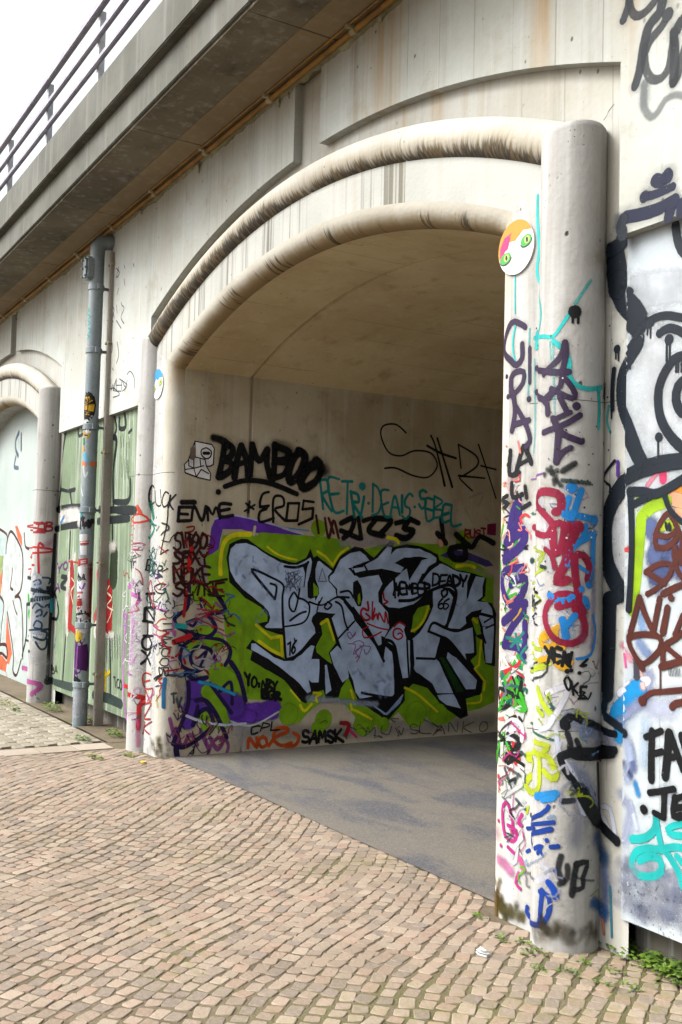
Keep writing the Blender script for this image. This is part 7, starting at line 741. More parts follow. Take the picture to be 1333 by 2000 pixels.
('graffiti_layer','small overlapping older scribbles in many colours on the right jamb face','ajr','R',1,[('s','e6e4e8',2.7,0.4,0.85,[8017,1583,8051,1571,8071,1573]),('s','d87a70',3.0,0.4,0.85,[7990,1290,7966,1313,7918,1287]),('s','1a1c20',5.6,0.4,0.85,[8076,1907,8031,1873,8085,1862,8046,1835,8000,1853]),('s','d87a70',2.6,0.4,0.85,[8034,1934,7989,1939,8007,1970,7984,2001]),('s','3fb52c',2.9,0.4,0.85,[8031,1439,8061,1422,8021,1394]),('s','c8a030',2.7,0.4,0.85,[7977,957,7995,929,8035,897]),('s','3fb52c',2.6,0.4,0.85,[7994,924,8042,937,8012,928,8050,895]),('s','d87a70',6.4,0.4,0.85,[7990,1302,7963,1289,7956,1319]),('s','c8242c',6.2,0.4,0.85,[8059,1291,8032,1271,8029,1267]),('s','1d7a6a',2.4,0.4,0.85,[8083,959,8092,964,8030,968,8090,940]),('s','c8a030',6.0,0.4,0.85,[8132,1771,8076,1855]),('s','d87a70',4.5,0.4,0.85,[8000,1177,7993,1206,7978,1233]),('s','3fb52c',6.3,0.4,0.85,[7908,1362,7896,1384,7896,1399]),('s','1a1c20',5.7,0.4,0.85,[7946,1718,7903,1711,7956,1740]),('s','c8242c',2.7,0.4,0.85,[8065,2026,8100,2029,8094,2012]),('s','1d7a6a',2.8,0.4,0.85,[8010,1183,8000,1164,7982,1180,7971,1174]),('s','3fb52c',3.3,0.4,0.85,[8070,1370]),('s','d87a70',4.7,0.4,0.85,[8008,1319,8021,1339,8022,1310,8018,1282,8071,1246]),('s','1a1c20',5.4,0.4,0.85,[7999,1385,7958,1383,7910,1413]),('s','8a7ab0',3.4,0.4,0.85,[8094,1180,8097,1143]),('s','3fb52c',4.9,0.4,0.85,[7931,1159,7931,1176,7919,1203,7968,1205,7959,1232]),('s','1d7a6a',2.4,0.4,0.85,[8098,1965,8076,1961,8079,1948]),('s','1a1c20',6.5,0.4,0.85,[7907,1327,7894,1307,7936,1313,7965,1293]),('s','8a7ab0',5.2,0.4,0.85,[8053,1946,8069,1931]),('s','8a7ab0',3.5,0.4,0.85,[8059,971,8100,982,8098,1002]),('s','e6e4e8',2.5,0.4,0.85,[7969,880,7937,912,7963,886,7952,906,8000,913]),('s','1a1c20',4.2,0.4,0.85,[8082,1607,8029,1583,7982,1553,8027,1564]),('s','d87a70',3.2,0.4,0.85,[8042,1351,8050,1378,8075,1379,8025,1384]),('s','1a1c20',6.5,0.4,0.85,[8031,1642,8052,1673,8094,1682]),('s','d87a70',4.4,0.4,0.85,[8087,845,8071,819,8050,830,8028,816,8077,797]),('s','c8242c',3.0,0.4,0.85,[7932,1645,7932,1647,7985,1620,8018,1637,7965,1650]),('s','1d7a6a',6.6,0.4,0.85,[8103,1927,8076,1932,8030,1930,8073,1919]),('s','d87a70',6.3,0.4,0.85,[8058,922,8110,907,8051,911]),('s','1a1c20',5.6,0.4,0.85,[7957,1706,7956,1707,7903,1728]),('s','c8a030',2.9,0.4,0.85,[8035,1306,8061,1314,8051,1312,8001,1299,8006,1309]),('s','d87a70',6.2,0.4,0.85,[8021,1410,8014,1443,8009,1472,7979,1483,7993,1490]),('s','1d7a6a',3.5,0.4,0.85,[8012,1155,8005,1129,7956,1160]),('s','e6e4e8',4.9,0.4,0.85,[8061,1464,8121,1460,8047,1460,8027,1430,8066,1458]),('s','8a7ab0',6.6,0.4,0.85,[8061,1022,8037,1036,8049,1062,8014,1082]),('s','e6e4e8',4.1,0.4,0.85,[8073,1816,8055,1796]),('s','e6e4e8',2.7,0.4,0.85,[7940,974,7978,977,7929,989,7951,988,7985,961]),('s','c8a030',4.3,0.4,0.85,[7907,1410,7920,1392,7896,1391,7896,1376]),('s','3fb52c',3.1,0.4,0.85,[7925,1910,7957,1897,7984,1912]),('s','1a1c20',2.7,0.4,0.85,[7964,910,7917,926,7911,948,7893,974]),('s','1a1c20',4.9,0.4,0.85,[8078,1724,8089,1734,8051,1707,8123,1714]),('s','1a1c20',6.5,0.4,0.85,[7993,1013,7972,1036,7957,1023,7955,1029]),('s','1a1c20',4.2,0.4,0.85,[8047,1480,8053,1448,8062,1431]),('s','8a7ab0',2.5,0.4,0.85,[8038,1582,8036,1567,8096,1591,8063,1603]),('s','3fb52c',3.4,0.4,0.85,[8022,1563,7970,1534,7918,1557]),('s','c8a030',4.6,0.4,0.85,[7960,1409,7952,1429,7940,1437,7964,1406,7997,1379]),('s','1d7a6a',6.6,0.4,0.85,[8036,992,7994,1016,7996,1006,7999,989]),('s','d87a70',5.6,0.4,0.85,[7993,996,7983,989,7987,1015]),('s','8a7ab0',6.4,0.4,0.85,[7937,1628,7973,1599,7960,1567,7962,1573]),('s','e6e4e8',2.4,0.4,0.85,[8002,2025,8009,2020,7969,2013,7995,2011]),('s','1d7a6a',5.3,0.4,0.85,[7926,1420,7896,1393,7896,1404,7930,1390]),('s','d87a70',5.9,0.4,0.85,[8045,1456,7998,1472,8042,1466,8067,1494]),('s','e6e4e8',6.4,0.4,0.85,[8099,1090,8085,1069]),('s','1a1c20',4.6,0.4,0.85,[8094,1107]),('s','e6e4e8',5.0,0.4,0.85,[8000,1542,7982,1544,7993,1571,8019,1593,7992,1577]),('s','c8a030',6.5,0.4,0.85,[8093,1426,8094,1427]),('s','3fb52c',5.2,0.4,0.85,[8092,1898,8083,1888]),('s','d87a70',6.0,0.4,0.85,[8055,1327,8072,1339]),('s','d87a70',3.0,0.4,0.85,[8118,1752,8062,1783,8040,1775]),('s','d878b0',5.2,0.5,0.75,[7956,453,7941,492,7979,517,7979,547,7977,589]),('s','4a5a58',7.2,0.5,0.75,[7972,479,8001,475,7995,504]),('s','b8b4c0',2.4,0.5,0.75,[8064,806,8044,788,8006,820,7978,807]),('s','dcdce0',3.3,0.5,0.75,[7925,465,7901,496,7893,486,7893,491,7894,515]),('s','4a5a58',2.9,0.5,0.75,[8091,735]),('s','1a1c20',3.2,0.5,0.75,[7912,325,7938,355,7953,387,7992,392,8045,400]),('s','b8b4c0',5.4,0.5,0.75,[7990,631,7974,617,8013,567,7996,565,8001,568]),('s','c8242c',4.1,0.5,0.75,[8071,584,8079,585]),('s','dcdce0',2.9,0.5,0.75,[7977,462,8024,463,7973,473]),('s','d878b0',6.9,0.5,0.75,[8059,628,8102,607,8053,616,8077,641]),('s','4a5a58',3.2,0.5,0.75,[7931,708,7897,690,7902,663,7896,646,7897,686]),('s','6ab83a',2.6,0.5,0.75,[7957,626,7908,613,7913,651]),('s','c8242c',2.6,0.5,0.75,[8026,697,8036,702,8091,691]),('s','b8b4c0',2.4,0.5,0.75,[8039,643,8032,624,8017,589,7994,607]),('s','1a1c20',7.3,0.5,0.75,[8092,832,8028,823,8019,862,8027,847]),('s','6ab83a',3.4,0.5,0.75,[8038,652,8000,627,8043,637,8052,651,8055,613]),('s','1a1c20',6.9,0.5,0.75,[7968,633,7964,660,8011,630,7975,651]),('s','4a5a58',7.0,0.5,0.75,[7949,783,7902,776,7899,769]),('s','1a1c20',6.3,0.5,0.75,[8100,830,8046,880,7997,912]),('s','1a1c20',6.7,0.5,0.75,[7968,474,7999,504,7960,522,7937,546]),('s','c8348c',7.3,0.5,0.75,[7945,780,7959,757,8008,764,8053,724]),('s','6ab83a',3.6,0.5,0.75,[8065,743,8047,758,8010,798]),('s','4a5a58',2.8,0.5,0.75,[8002,533,8057,558,8047,549,8013,598,8063,566]),('s','1a1c20',6.9,0.5,0.75,[7962,768,7991,768,7963,812]),('s','4a5a58',5.2,0.5,0.75,[8008,621,8033,657,8096,616]),('s','c8242c',3.0,0.5,0.75,[8034,654,7993,702,7981,670]),('s','c8348c',6.7,0.5,0.75,[7952,409,7999,419,7965,387]),('s','d878b0',4.2,0.5,0.75,[8059,610,8079,624,8053,636,8027,652]),('s','b8b4c0',5.1,0.5,0.75,[8110,422]),('s','1a1c20',6.6,0.5,0.75,[7994,825,8040,819,8083,809,8041,827,8115,852]),('s','dcdce0',4.0,0.5,0.75,[8010,859,7981,866,8031,836]),('s','dcdce0',7.3,0.5,0.75,[7985,830,8034,823,8020,825,8016,837,7971,826]),('s','c8348c',2.6,0.5,0.75,[7972,389,7950,425,7947,404,7908,443,7904,407]),('s','dcdce0',7.2,0.5,0.75,[7959,482,7931,528,7894,539,7924,562,7895,565]),('s','d878b0',3.4,0.5,0.75,[8097,810]),('s','c8348c',5.8,0.5,0.75,[8000,908,7958,886,7907,858,7902,876,7901,845]),('s','4a5a58',4.5,0.5,0.75,[8033,373,7989,393,8017,397,7975,394,8015,358]),('s','dcdce0',3.1,0.5,0.75,[8041,491,8036,505,7981,476,7976,475,7965,463]),('s','c8348c',3.7,0.5,0.75,[7918,340,7892,373,7898,406,7909,430,7900,401]),('s','c8242c',5.9,0.5,0.75,[8080,614,8086,571]),('s','6ab83a',6.7,0.5,0.75,[7919,266,7910,272,7888,264,7932,223,7922,196])]),
('graffiti_layer','small overlapping older scribbles and flecks on the right pillar','apr','R',1,[('s','b8cc2c',2.1,0.5,0.7,[7547,1548,7517,1555,7503,1529,7535,1507,7521,1511]),('s','b8cc2c',6.0,0.5,0.7,[7498,1024,7497,1017,7462,1009,7437,1006]),('s','8a9ab8',5.6,0.5,0.7,[7647,1554,7673,1546,7704,1574]),('s','b8cc2c',4.7,0.5,0.7,[7672,965,7667,968,7643,947,7628,931,7645,943]),('s','8a9ab8',4.7,0.5,0.7,[7566,1865,7593,1880,7619,1905,7574,1902]),('s','c8a8b8',5.5,0.5,0.7,[7406,1227,7392,1196,7385,1206,7371,1230]),('s','c8a8b8',3.7,0.5,0.7,[7457,1953,7447,1938,7480,1922,7487,1941]),('s','8a9ab8',3.4,0.5,0.7,[7503,1028,7511,1025,7545,1016,7565,1004,7549,996]),('s','c8a8b8',3.5,0.5,0.7,[7484,1029,7490,1010,7477,1000,7441,978]),('s','1a2424',2.5,0.5,0.7,[7527,1813,7548,1825,7551,1828,7545,1857,7538,1884]),('s','e6e6ee',5.4,0.5,0.7,[7525,1422,7562,1449,7570,1465]),('s','b8cc2c',3.5,0.5,0.7,[7419,910,7445,907,7477,905,7460,897]),('s','b8cc2c',4.6,0.5,0.7,[7561,1000,7547,975,7566,986]),('s','e6e6ee',2.9,0.5,0.7,[7675,1375,7643,1388,7608,1384]),('s','c8a8b8',2.1,0.5,0.7,[7446,1795,7392,1789,7393,1775]),('s','9a98b8',2.3,0.5,0.7,[7667,1050,7621,1036,7608,1062,7565,1074]),('s','e6e6ee',4.6,0.5,0.7,[7692,1528,7653,1536,7690,1531,7702,1546,7886,1572]),('s','e6e6ee',4.4,0.5,0.7,[7588,1053,7574,1058,7593,1057,7601,1037,7563,1046]),('s','4a6a58',2.9,0.5,0.7,[7453,1800,7421,1803,7399,1821]),('s','c8a8b8',2.5,0.5,0.7,[7468,1128,7461,1116,7431,1135,7371,1135]),('s','c8a8b8',3.7,0.5,0.7,[7467,1080,7501,1050,7508,1057,7520,1073,7500,1046]),('s','e6e6ee',5.9,0.5,0.7,[7493,1474,7531,1476,7550,1496]),('s','e6e6ee',5.9,0.5,0.7,[7667,1137,7716,1151,7866,1120]),('s','4a6a58',3.0,0.5,0.7,[7618,1003,7592,1030,7608,1003,7575,1025,7611,1038]),('s','4a6a58',4.5,0.5,0.7,[7464,1121,7457,1134,7434,1146,7424,1167]),('s','e6e6ee',5.8,0.5,0.7,[7861,1186,7879,1177,7870,1173,7672,1209]),('s','e6e6ee',4.8,0.5,0.7,[7857,1367,7880,1388,7682,1414,7621,1427,7581,1425]),('s','4a6a58',4.8,0.5,0.7,[7643,1879,7680,1889,7873,1871,7871,1879]),('s','9a98b8',2.4,0.5,0.7,[7691,1319,7653,1300,7614,1310,7643,1333]),('s','c8a8b8',3.9,0.5,0.7,[7480,1020,7446,993,7398,971]),('s','4a6a58',2.2,0.5,0.7,[7471,1178,7436,1188,7418,1161,7393,1177]),('s','b8cc2c',5.5,0.5,0.7,[7596,1060,7609,1078,7603,1090,7624,1068,7605,1047]),('s','e6e6ee',2.7,0.5,0.7,[7478,1204,7441,1202,7398,1184,7444,1163,7461,1161]),('s','8a9ab8',2.9,0.5,0.7,[7503,1383,7518,1379,7482,1384,7507,1375,7509,1359]),('s','4a4a50',2.0,0.4,1.0,[7243,1244,7242,1244]),('s','2a2a2e',4.9,0.4,1.0,[7638,1654,7637,1654]),('s','e8e8ea',2.7,0.4,1.0,[7557,1451,7557,1451]),('s','e8e8ea',4.3,0.4,1.0,[7747,1164,7741,1165]),('s','2a2a2e',4.0,0.4,1.0,[7406,2247,7405,2247]),('s','2a2a2e',4.4,0.4,1.0,[7866,2734,7866,2734]),('s','4a4a50',3.0,0.4,1.0,[7490,2217,7490,2216]),('s','4a4a50',2.5,0.4,1.0,[7468,1705,7468,1705]),('s','e8e8ea',2.9,0.4,1.0,[7588,2033,7588,2033]),('s','2a2a2e',3.9,0.4,1.0,[7542,1997,7541,1997]),('s','e8e8ea',3.0,0.4,1.0,[7294,2049,7293,2049]),('s','e8e8ea',3.4,0.4,1.0,[7585,2156,7585,2155]),('s','2a2a2e',4.5,0.4,1.0,[7299,1097,7298,1097]),('s','2a2a2e',2.6,0.4,1.0,[7444,1608,7444,1608]),('s','e8e8ea',3.2,0.4,1.0,[7585,2579,7585,2578]),('s','2a2a2e',4.8,0.4,1.0,[7619,2391,7619,2391]),('s','4a4a50',2.2,0.4,1.0,[7547,1628,7547,1628]),('s','e8e8ea',3.6,0.4,1.0,[7295,921,7295,921]),('s','2a2a2e',3.1,0.4,1.0,[7258,1226,7257,1226]),('s','e8e8ea',4.3,0.4,1.0,[7461,1853,7461,1853]),('s','2a2a2e',3.1,0.4,1.0,[7416,1814,7416,1814]),('s','e8e8ea',2.8,0.4,1.0,[7447,950,7446,950]),('s','4a4a50',4.0,0.4,1.0,[7412,977,7412,976]),('s','4a4a50',3.1,0.4,1.0,[7214,1692,7214,1691]),('s','2a2a2e',4.4,0.4,1.0,[7285,2706,7285,2706]),('s','2a2a2e',4.4,0.4,1.0,[7284,2151,7283,2151]),('s','e8e8ea',4.1,0.4,1.0,[7627,1255,7627,1255]),('s','e8e8ea',3.3,0.4,1.0,[7463,2436,7463,2435]),('s','4a4a50',2.8,0.4,1.0,[7622,1609,7622,1609]),('s','2a2a2e',3.5,0.4,1.0,[7589,2284,7589,2284]),('s','e8e8ea',4.8,0.4,1.0,[7289,1750,7288,1750]),('s','4a4a50',4.3,0.4,1.0,[7527,2011,7527,2011]),('s','4a4a50',2.9,0.4,1.0,[7604,1058,7604,1058]),('s','e8e8ea',3.3,0.4,1.0,[7402,1374,7401,1374]),('s','e8e8ea',2.2,0.4,1.0,[7566,1038,7566,1038]),('s','e8e8ea',4.1,0.4,1.0,[7466,1990,7465,1990]),('s','2a2a2e',3.7,0.4,1.0,[7623,2649,7623,2649]),('s','e8e8ea',4.9,0.4,1.0,[7433,1578,7432,1578]),('s','2a2a2e',3.9,0.4,1.0,[7479,2008,7479,2008]),('s','e8e8ea',4.1,0.4,1.0,[7249,1862,7249,1861]),('s','4a4a50',4.1,0.4,1.0,[7383,1196,7382,1196]),('s','e8e8ea',2.3,0.4,1.0,[7367,1686,7367,1685]),('s','4a4a50',3.0,0.4,1.0,[7533,1440,7533,1440]),('s','2a2a2e',3.4,0.4,1.0,[7514,1791,7514,1791]),('s','4a4a50',3.0,0.4,1.0,[7436,2366,7436,2366]),('s','e8e8ea',3.0,0.4,1.0,[7261,1653,7261,1653]),('s','4a4a50',2.4,0.4,1.0,[7500,1360,7500,1360]),('s','4a4a50',4.3,0.4,1.0,[7253,1943,7253,1942]),('s','4a4a50',3.1,0.4,1.0,[7855,2652,7854,2652]),('s','4a4a50',2.5,0.4,1.0,[7588,1470,7588,1470]),('s','2a2a2e',3.8,0.4,1.0,[7288,968,7288,968]),('s','2a2a2e',3.2,0.4,1.0,[7495,1553,7495,1552]),('s','2a2a2e',3.7,0.4,1.0,[7371,1175,7371,1175]),('s','4a4a50',4.1,0.4,1.0,[7630,1771,7630,1771]),('s','4a4a50',4.4,0.4,1.0,[7446,2077,7446,2077]),('s','2a2a2e',4.3,0.4,1.0,[7428,1991,7428,1991]),('s','4a4a50',4.9,0.4,1.0,[7592,1568,7592,1568]),('s','e8e8ea',3.6,0.4,1.0,[7514,1271,7514,1271]),('s','4a4a50',2.1,0.4,1.0,[7265,2622,7265,2622]),('s','e8e8ea',2.9,0.4,1.0,[7613,1752,7613,1751]),('s','4a4a50',4.0,0.4,1.0,[7688,1789,7687,1789]),('s','4a4a50',2.7,0.4,1.0,[7400,1775,7400,1774]),('s','e8e8ea',2.5,0.4,1.0,[7609,891,7609,891]),('s','e8e8ea',3.7,0.4,1.0,[7564,2455,7564,2455]),('s','e8e8ea',3.0,0.4,1.0,[7710,1355,7709,1355]),('s','e8e8ea',5.1,0.4,1.0,[7856,1644,7856,1643]),('s','2a2a2e',5.0,0.4,1.0,[7576,2139,7575,2139]),('s','4a4a50',4.7,0.4,1.0,[7546,2224,7546,2224]),('s','4a4a50',4.5,0.4,1.0,[7470,1124,7470,1123]),('s','e8e8ea',2.8,0.4,1.0,[7537,1965,7537,1964]),('s','e8e8ea',3.3,0.4,1.0,[7423,1791,7422,1791]),('s','e8e8ea',3.0,0.4,1.0,[7436,1862,7436,1862]),('s','2a2a2e',2.3,0.4,1.0,[7685,1679,7685,1679]),('s','2a2a2e',4.5,0.4,1.0,[7291,2387,7291,2387]),('s','e8e8ea',3.0,0.4,1.0,[7577,1971,7577,1971]),('s','4a4a50',4.1,0.4,1.0,[7426,2125,7425,2125]),('s','4a4a50',4.2,0.4,1.0,[7492,2001,7492,2001]),('s','4a4a50',4.9,0.4,1.0,[7467,1694,7467,1694]),('s','e8e8ea',2.1,0.4,1.0,[7602,1788,7601,1787]),('s','2a2a2e',2.0,0.4,1.0,[7564,2132,7564,2132]),('s','2a2a2e',4.4,0.4,1.0,[7586,2146,7586,2146]),('s','e8e8ea',3.0,0.4,1.0,[7439,2535,7438,2535]),('s','e8e8ea',2.5,0.4,1.0,[7445,2600,7444,2600]),('s','2a2a2e',4.2,0.4,1.0,[7603,2053,7602,2053]),('s','4a4a50',1.9,0.4,1.0,[7485,1289,7485,1289]),('s','4a4a50',2.8,0.4,1.0,[7359,1379,7359,1379]),('s','e8e8ea',4.6,0.4,1.0,[7429,1762,7429,1762]),('s','2a2a2e',3.9,0.4,1.0,[7624,2241,7624,2241]),('s','e8e8ea',2.1,0.4,1.0,[7249,2446,7249,2446]),('s','e8e8ea',2.2,0.4,1.0,[7692,1356,7691,1356]),('s','4a4a50',4.2,0.4,1.0,[7452,2008,7451,2007]),('s','2a2a2e',4.5,0.4,1.0,[7580,2044,7580,2044]),('s','2a2a2e',3.0,0.4,1.0,[7614,2307,7614,2307]),('s','4a4a50',3.4,0.4,1.0,[7370,1861,7369,1861]),('s','e8e8ea',2.0,0.4,1.0,[7648,964,7648,964]),('s','e8e8ea',4.3,0.4,1.0,[7366,2551,7365,2551]),('s','4a4a50',3.4,0.4,1.0,[7626,2104,7625,2103]),('s','e8e8ea',3.6,0.4,1.0,[7599,2552,7598,2552]),('s','e8e8ea',4.8,0.4,1.0,[7538,1757,7538,1757]),('s','2a2a2e',4.9,0.4,1.0,[7464,1667,7464,1667]),('s','2a2a2e',2.6,0.4,1.0,[7221,1363,7221,1363]),('s','e8e8ea',3.1,0.4,1.0,[7480,1090,7480,1090]),('s','4a4a50',2.3,0.4,1.0,[7448,1113,7447,1113]),('s','e8e8ea',2.1,0.4,1.0,[7584,1704,7584,1704]),('s','4a4a50',3.5,0.4,1.0,[7445,1468,7444,1468]),('s','4a4a50',4.0,0.4,1.0,[7548,2228,7548,2228]),('s','4a4a50',4.5,0.4,1.0,[7648,1010,7647,1010]),('s','e8e8ea',2.5,0.4,1.0,[7232,2703,7232,2702]),('s','4a4a50',3.8,0.4,1.0,[7431,1673,7431,1673]),('s','4a4a50',2.2,0.4,1.0,[7407,1702,7407,1702]),('s','e8e8ea',4.5,0.4,1.0,[7360,1549,7360,1549]),('s','e8e8ea',3.9,0.4,1.0,[7389,1615,7388,1615]),('s','4a4a50',3.9,0.4,1.0,[7504,1945,7503,1945]),('s','e8e8ea',2.0,0.4,1.0,[7544,2113,7544,2113]),('s','2a2a2e',4.1,0.4,1.0,[7414,1228,7414,1228]),('s','4a4a50',4.6,0.4,1.0,[7218,1921,7218,1921]),('s','4a4a50',2.4,0.4,1.0,[7499,2178,7499,2178]),('s','2a2a2e',4.7,0.4,1.0,[7465,1890,7465,1890]),('s','4a4a50',2.7,0.4,1.0,[7270,2639,7269,2639]),('s','4a4a50',4.5,0.4,1.0,[7272,2231,7272,2230]),('s','7a9ac8',4.4,0.6,0.6,[7870,284,7879,311,7880,286,7678,354,7614,408]),('s','7a9ac8',4.6,0.6,0.6,[7409,832,7361,842,7415,831,7404,828]),('s','c0d02a',5.0,0.6,0.6,[7559,754,7574,780,7615,788]),('s','c0d02a',6.8,0.6,0.6,[7477,691,7476,664,7459,669,7487,660,7522,679]),('s','c0d02a',3.7,0.6,0.6,[7412,235,7356,255,7341,213,7342,223,7342,222]),('s','e2e2ee',2.4,0.6,0.6,[7447,963,7447,931,7427,894]),('s','7a9ac8',7.5,0.6,0.6,[7605,557,7577,570,7577,555]),('s','9aa2ba',6.2,0.6,0.6,[7616,320,7571,352,7564,318,7540,313]),('s','e2e2ee',6.4,0.6,0.6,[7591,748,7559,766,7531,788,7521,752]),('s','c0d02a',4.5,0.6,0.6,[7538,905,7585,917,7617,891]),('s','c8c4bc',3.6,0.6,0.6,[7560,226,7544,208,7534,202,7580,201,7607,177]),('s','9aa2ba',3.4,0.6,0.6,[7557,938,7561,974,7524,1011,7498,1005,7490,1027]),('s','7a9ac8',7.6,0.6,0.6,[7442,886,7471,914,7459,945,7408,937,7454,907]),('s','9aa2ba',2.5,0.6,0.6,[7496,587,7516,576,7534,609]),('s','c0d02a',4.6,0.6,0.6,[7473,659,7431,656,7402,628,7420,610]),('s','9aa2ba',7.2,0.6,0.6,[7513,717,7551,677,7545,654,7555,623,7540,605]),('s','6a6a72',7.3,0.6,0.6,[7858,195,7878,197,7879,232,7879,252,7693,277]),('s','c0d02a',4.1,0.6,0.6,[7440,961,7444,988,7463,994,7483,1032,7489,993]),('s','9aa2ba',5.1,0.6,0.6,[7601,229,7569,231,7548,263]),('s','2a3a3a',5.6,0.6,0.6,[7487,348,7492,325,7445,307,7391,298]),('s','e2e2ee',6.8,0.6,0.6,[7583,815,7559,855,7552,887]),('s','2a3a3a',7.4,0.6,0.6,[7434,685,7484,718,7514,684,7475,686,7510,662])]),
('graffiti_tag','plum coloured CPA tag reading down the right jamb','ajr','R',2,[('sh','3a2a48',15.3,0.15,1.0,[7945,2755,7978,2776,8046,2793,8114,2683,8041,2609,8002,2584,7964,2611,7965,2678]),('s','3a2a48',13.7,0.15,1.0,[8060,2440]),('s','3a2a48',12.0,0.15,1.0,[8076,2540]),('sh','3a2a48',15.3,0.15,1.0,[8037,2444,8039,2527,8006,2551,7951,2543,7956,2492,8015,2449,8038,2467]),('sh','3a2a48',15.3,0.15,1.0,[8026,2458,8008,2367,8028,2273]),('sh','3a2a48',13.4,0.15,1.0,[7997,2380,7946,2316,7907,2246,7901,2210,7927,2190]),('sh','3a2a48',15.1,0.15,1.0,[8012,2301,7909,2311]),('s','3a2a48',10.0,0.2,1.0,[7911,2653,7907,2485]),('sh','3a2a48',15.0,0.2,1.0,[7911,2410,7910,2409])]),
('graffiti_tag','black FLA BLA marker tags on the right jamb','ajr','R',2,[('s','101216',13.6,0.2,1.0,[8037,2178]),('s','101216',11.9,0.2,1.0,[8052,2113]),('sh','101216',13.5,0.2,1.0,[8036,2170,8040,2067,7973,2070]),('sh','101216',13.4,0.2,1.0,[7995,2072,7944,2192,7922,2168,7888,2108]),('sh','101216',11.7,0.2,1.0,[7974,2107,7899,2130]),('sh','101216',13.3,0.3,1.0,[7912,2203,7921,2161]),('s','101216',10.3,0.14,1.0,[8096,1908]),('s','101216',10.2,0.14,1.0,[8054,1965,8111,1946,8042,1928,8087,1908]),('sh','101216',13.5,0.2,1.0,[8022,2022,8015,1956,7949,1967]),('sh','101216',11.6,0.3,1.0,[7929,2002,7917,1951]),('sh','101216',11.6,0.3,1.0,[7948,1902,7895,1922]),('s','e87a6a',6.7,0.5,1.0,[7982,2217,7965,2164]),('s','e87a6a',6.8,0.5,1.0,[8067,2203])]),
('graffiti_tag','bold violet BGN letters reading down the right jamb','ajr','R',2,[('sh','34206e',21.9,0.15,1.0,[7970,1936,8013,1887,8065,1661]),('sh','34206e',23.6,0.15,1.0,[7975,1922,7984,1814,8054,1749]),('s','34206e',23.7,0.15,1.0,[8053,1690]),('sh','34206e',25.2,0.15,1.0,[8054,1742,7935,1798,7944,1734,8065,1661]),('sh','34206e',20.1,0.15,1.0,[7942,1626,8063,1610,8091,1551,8048,1471,8003,1452,7939,1504,7919,1576,7984,1568,8016,1545]),('sh','34206e',21.7,0.15,1.0,[7917,1462,7991,1416,8069,1368]),('sh','34206e',21.8,0.15,1.0,[7927,1433,8022,1328,8060,1260]),('sh','34206e',20.0,0.15,1.0,[8060,1260,7966,1253,7922,1221]),('sh','34206e',19.8,0.15,1.0,[7915,1370,7918,1264])]),
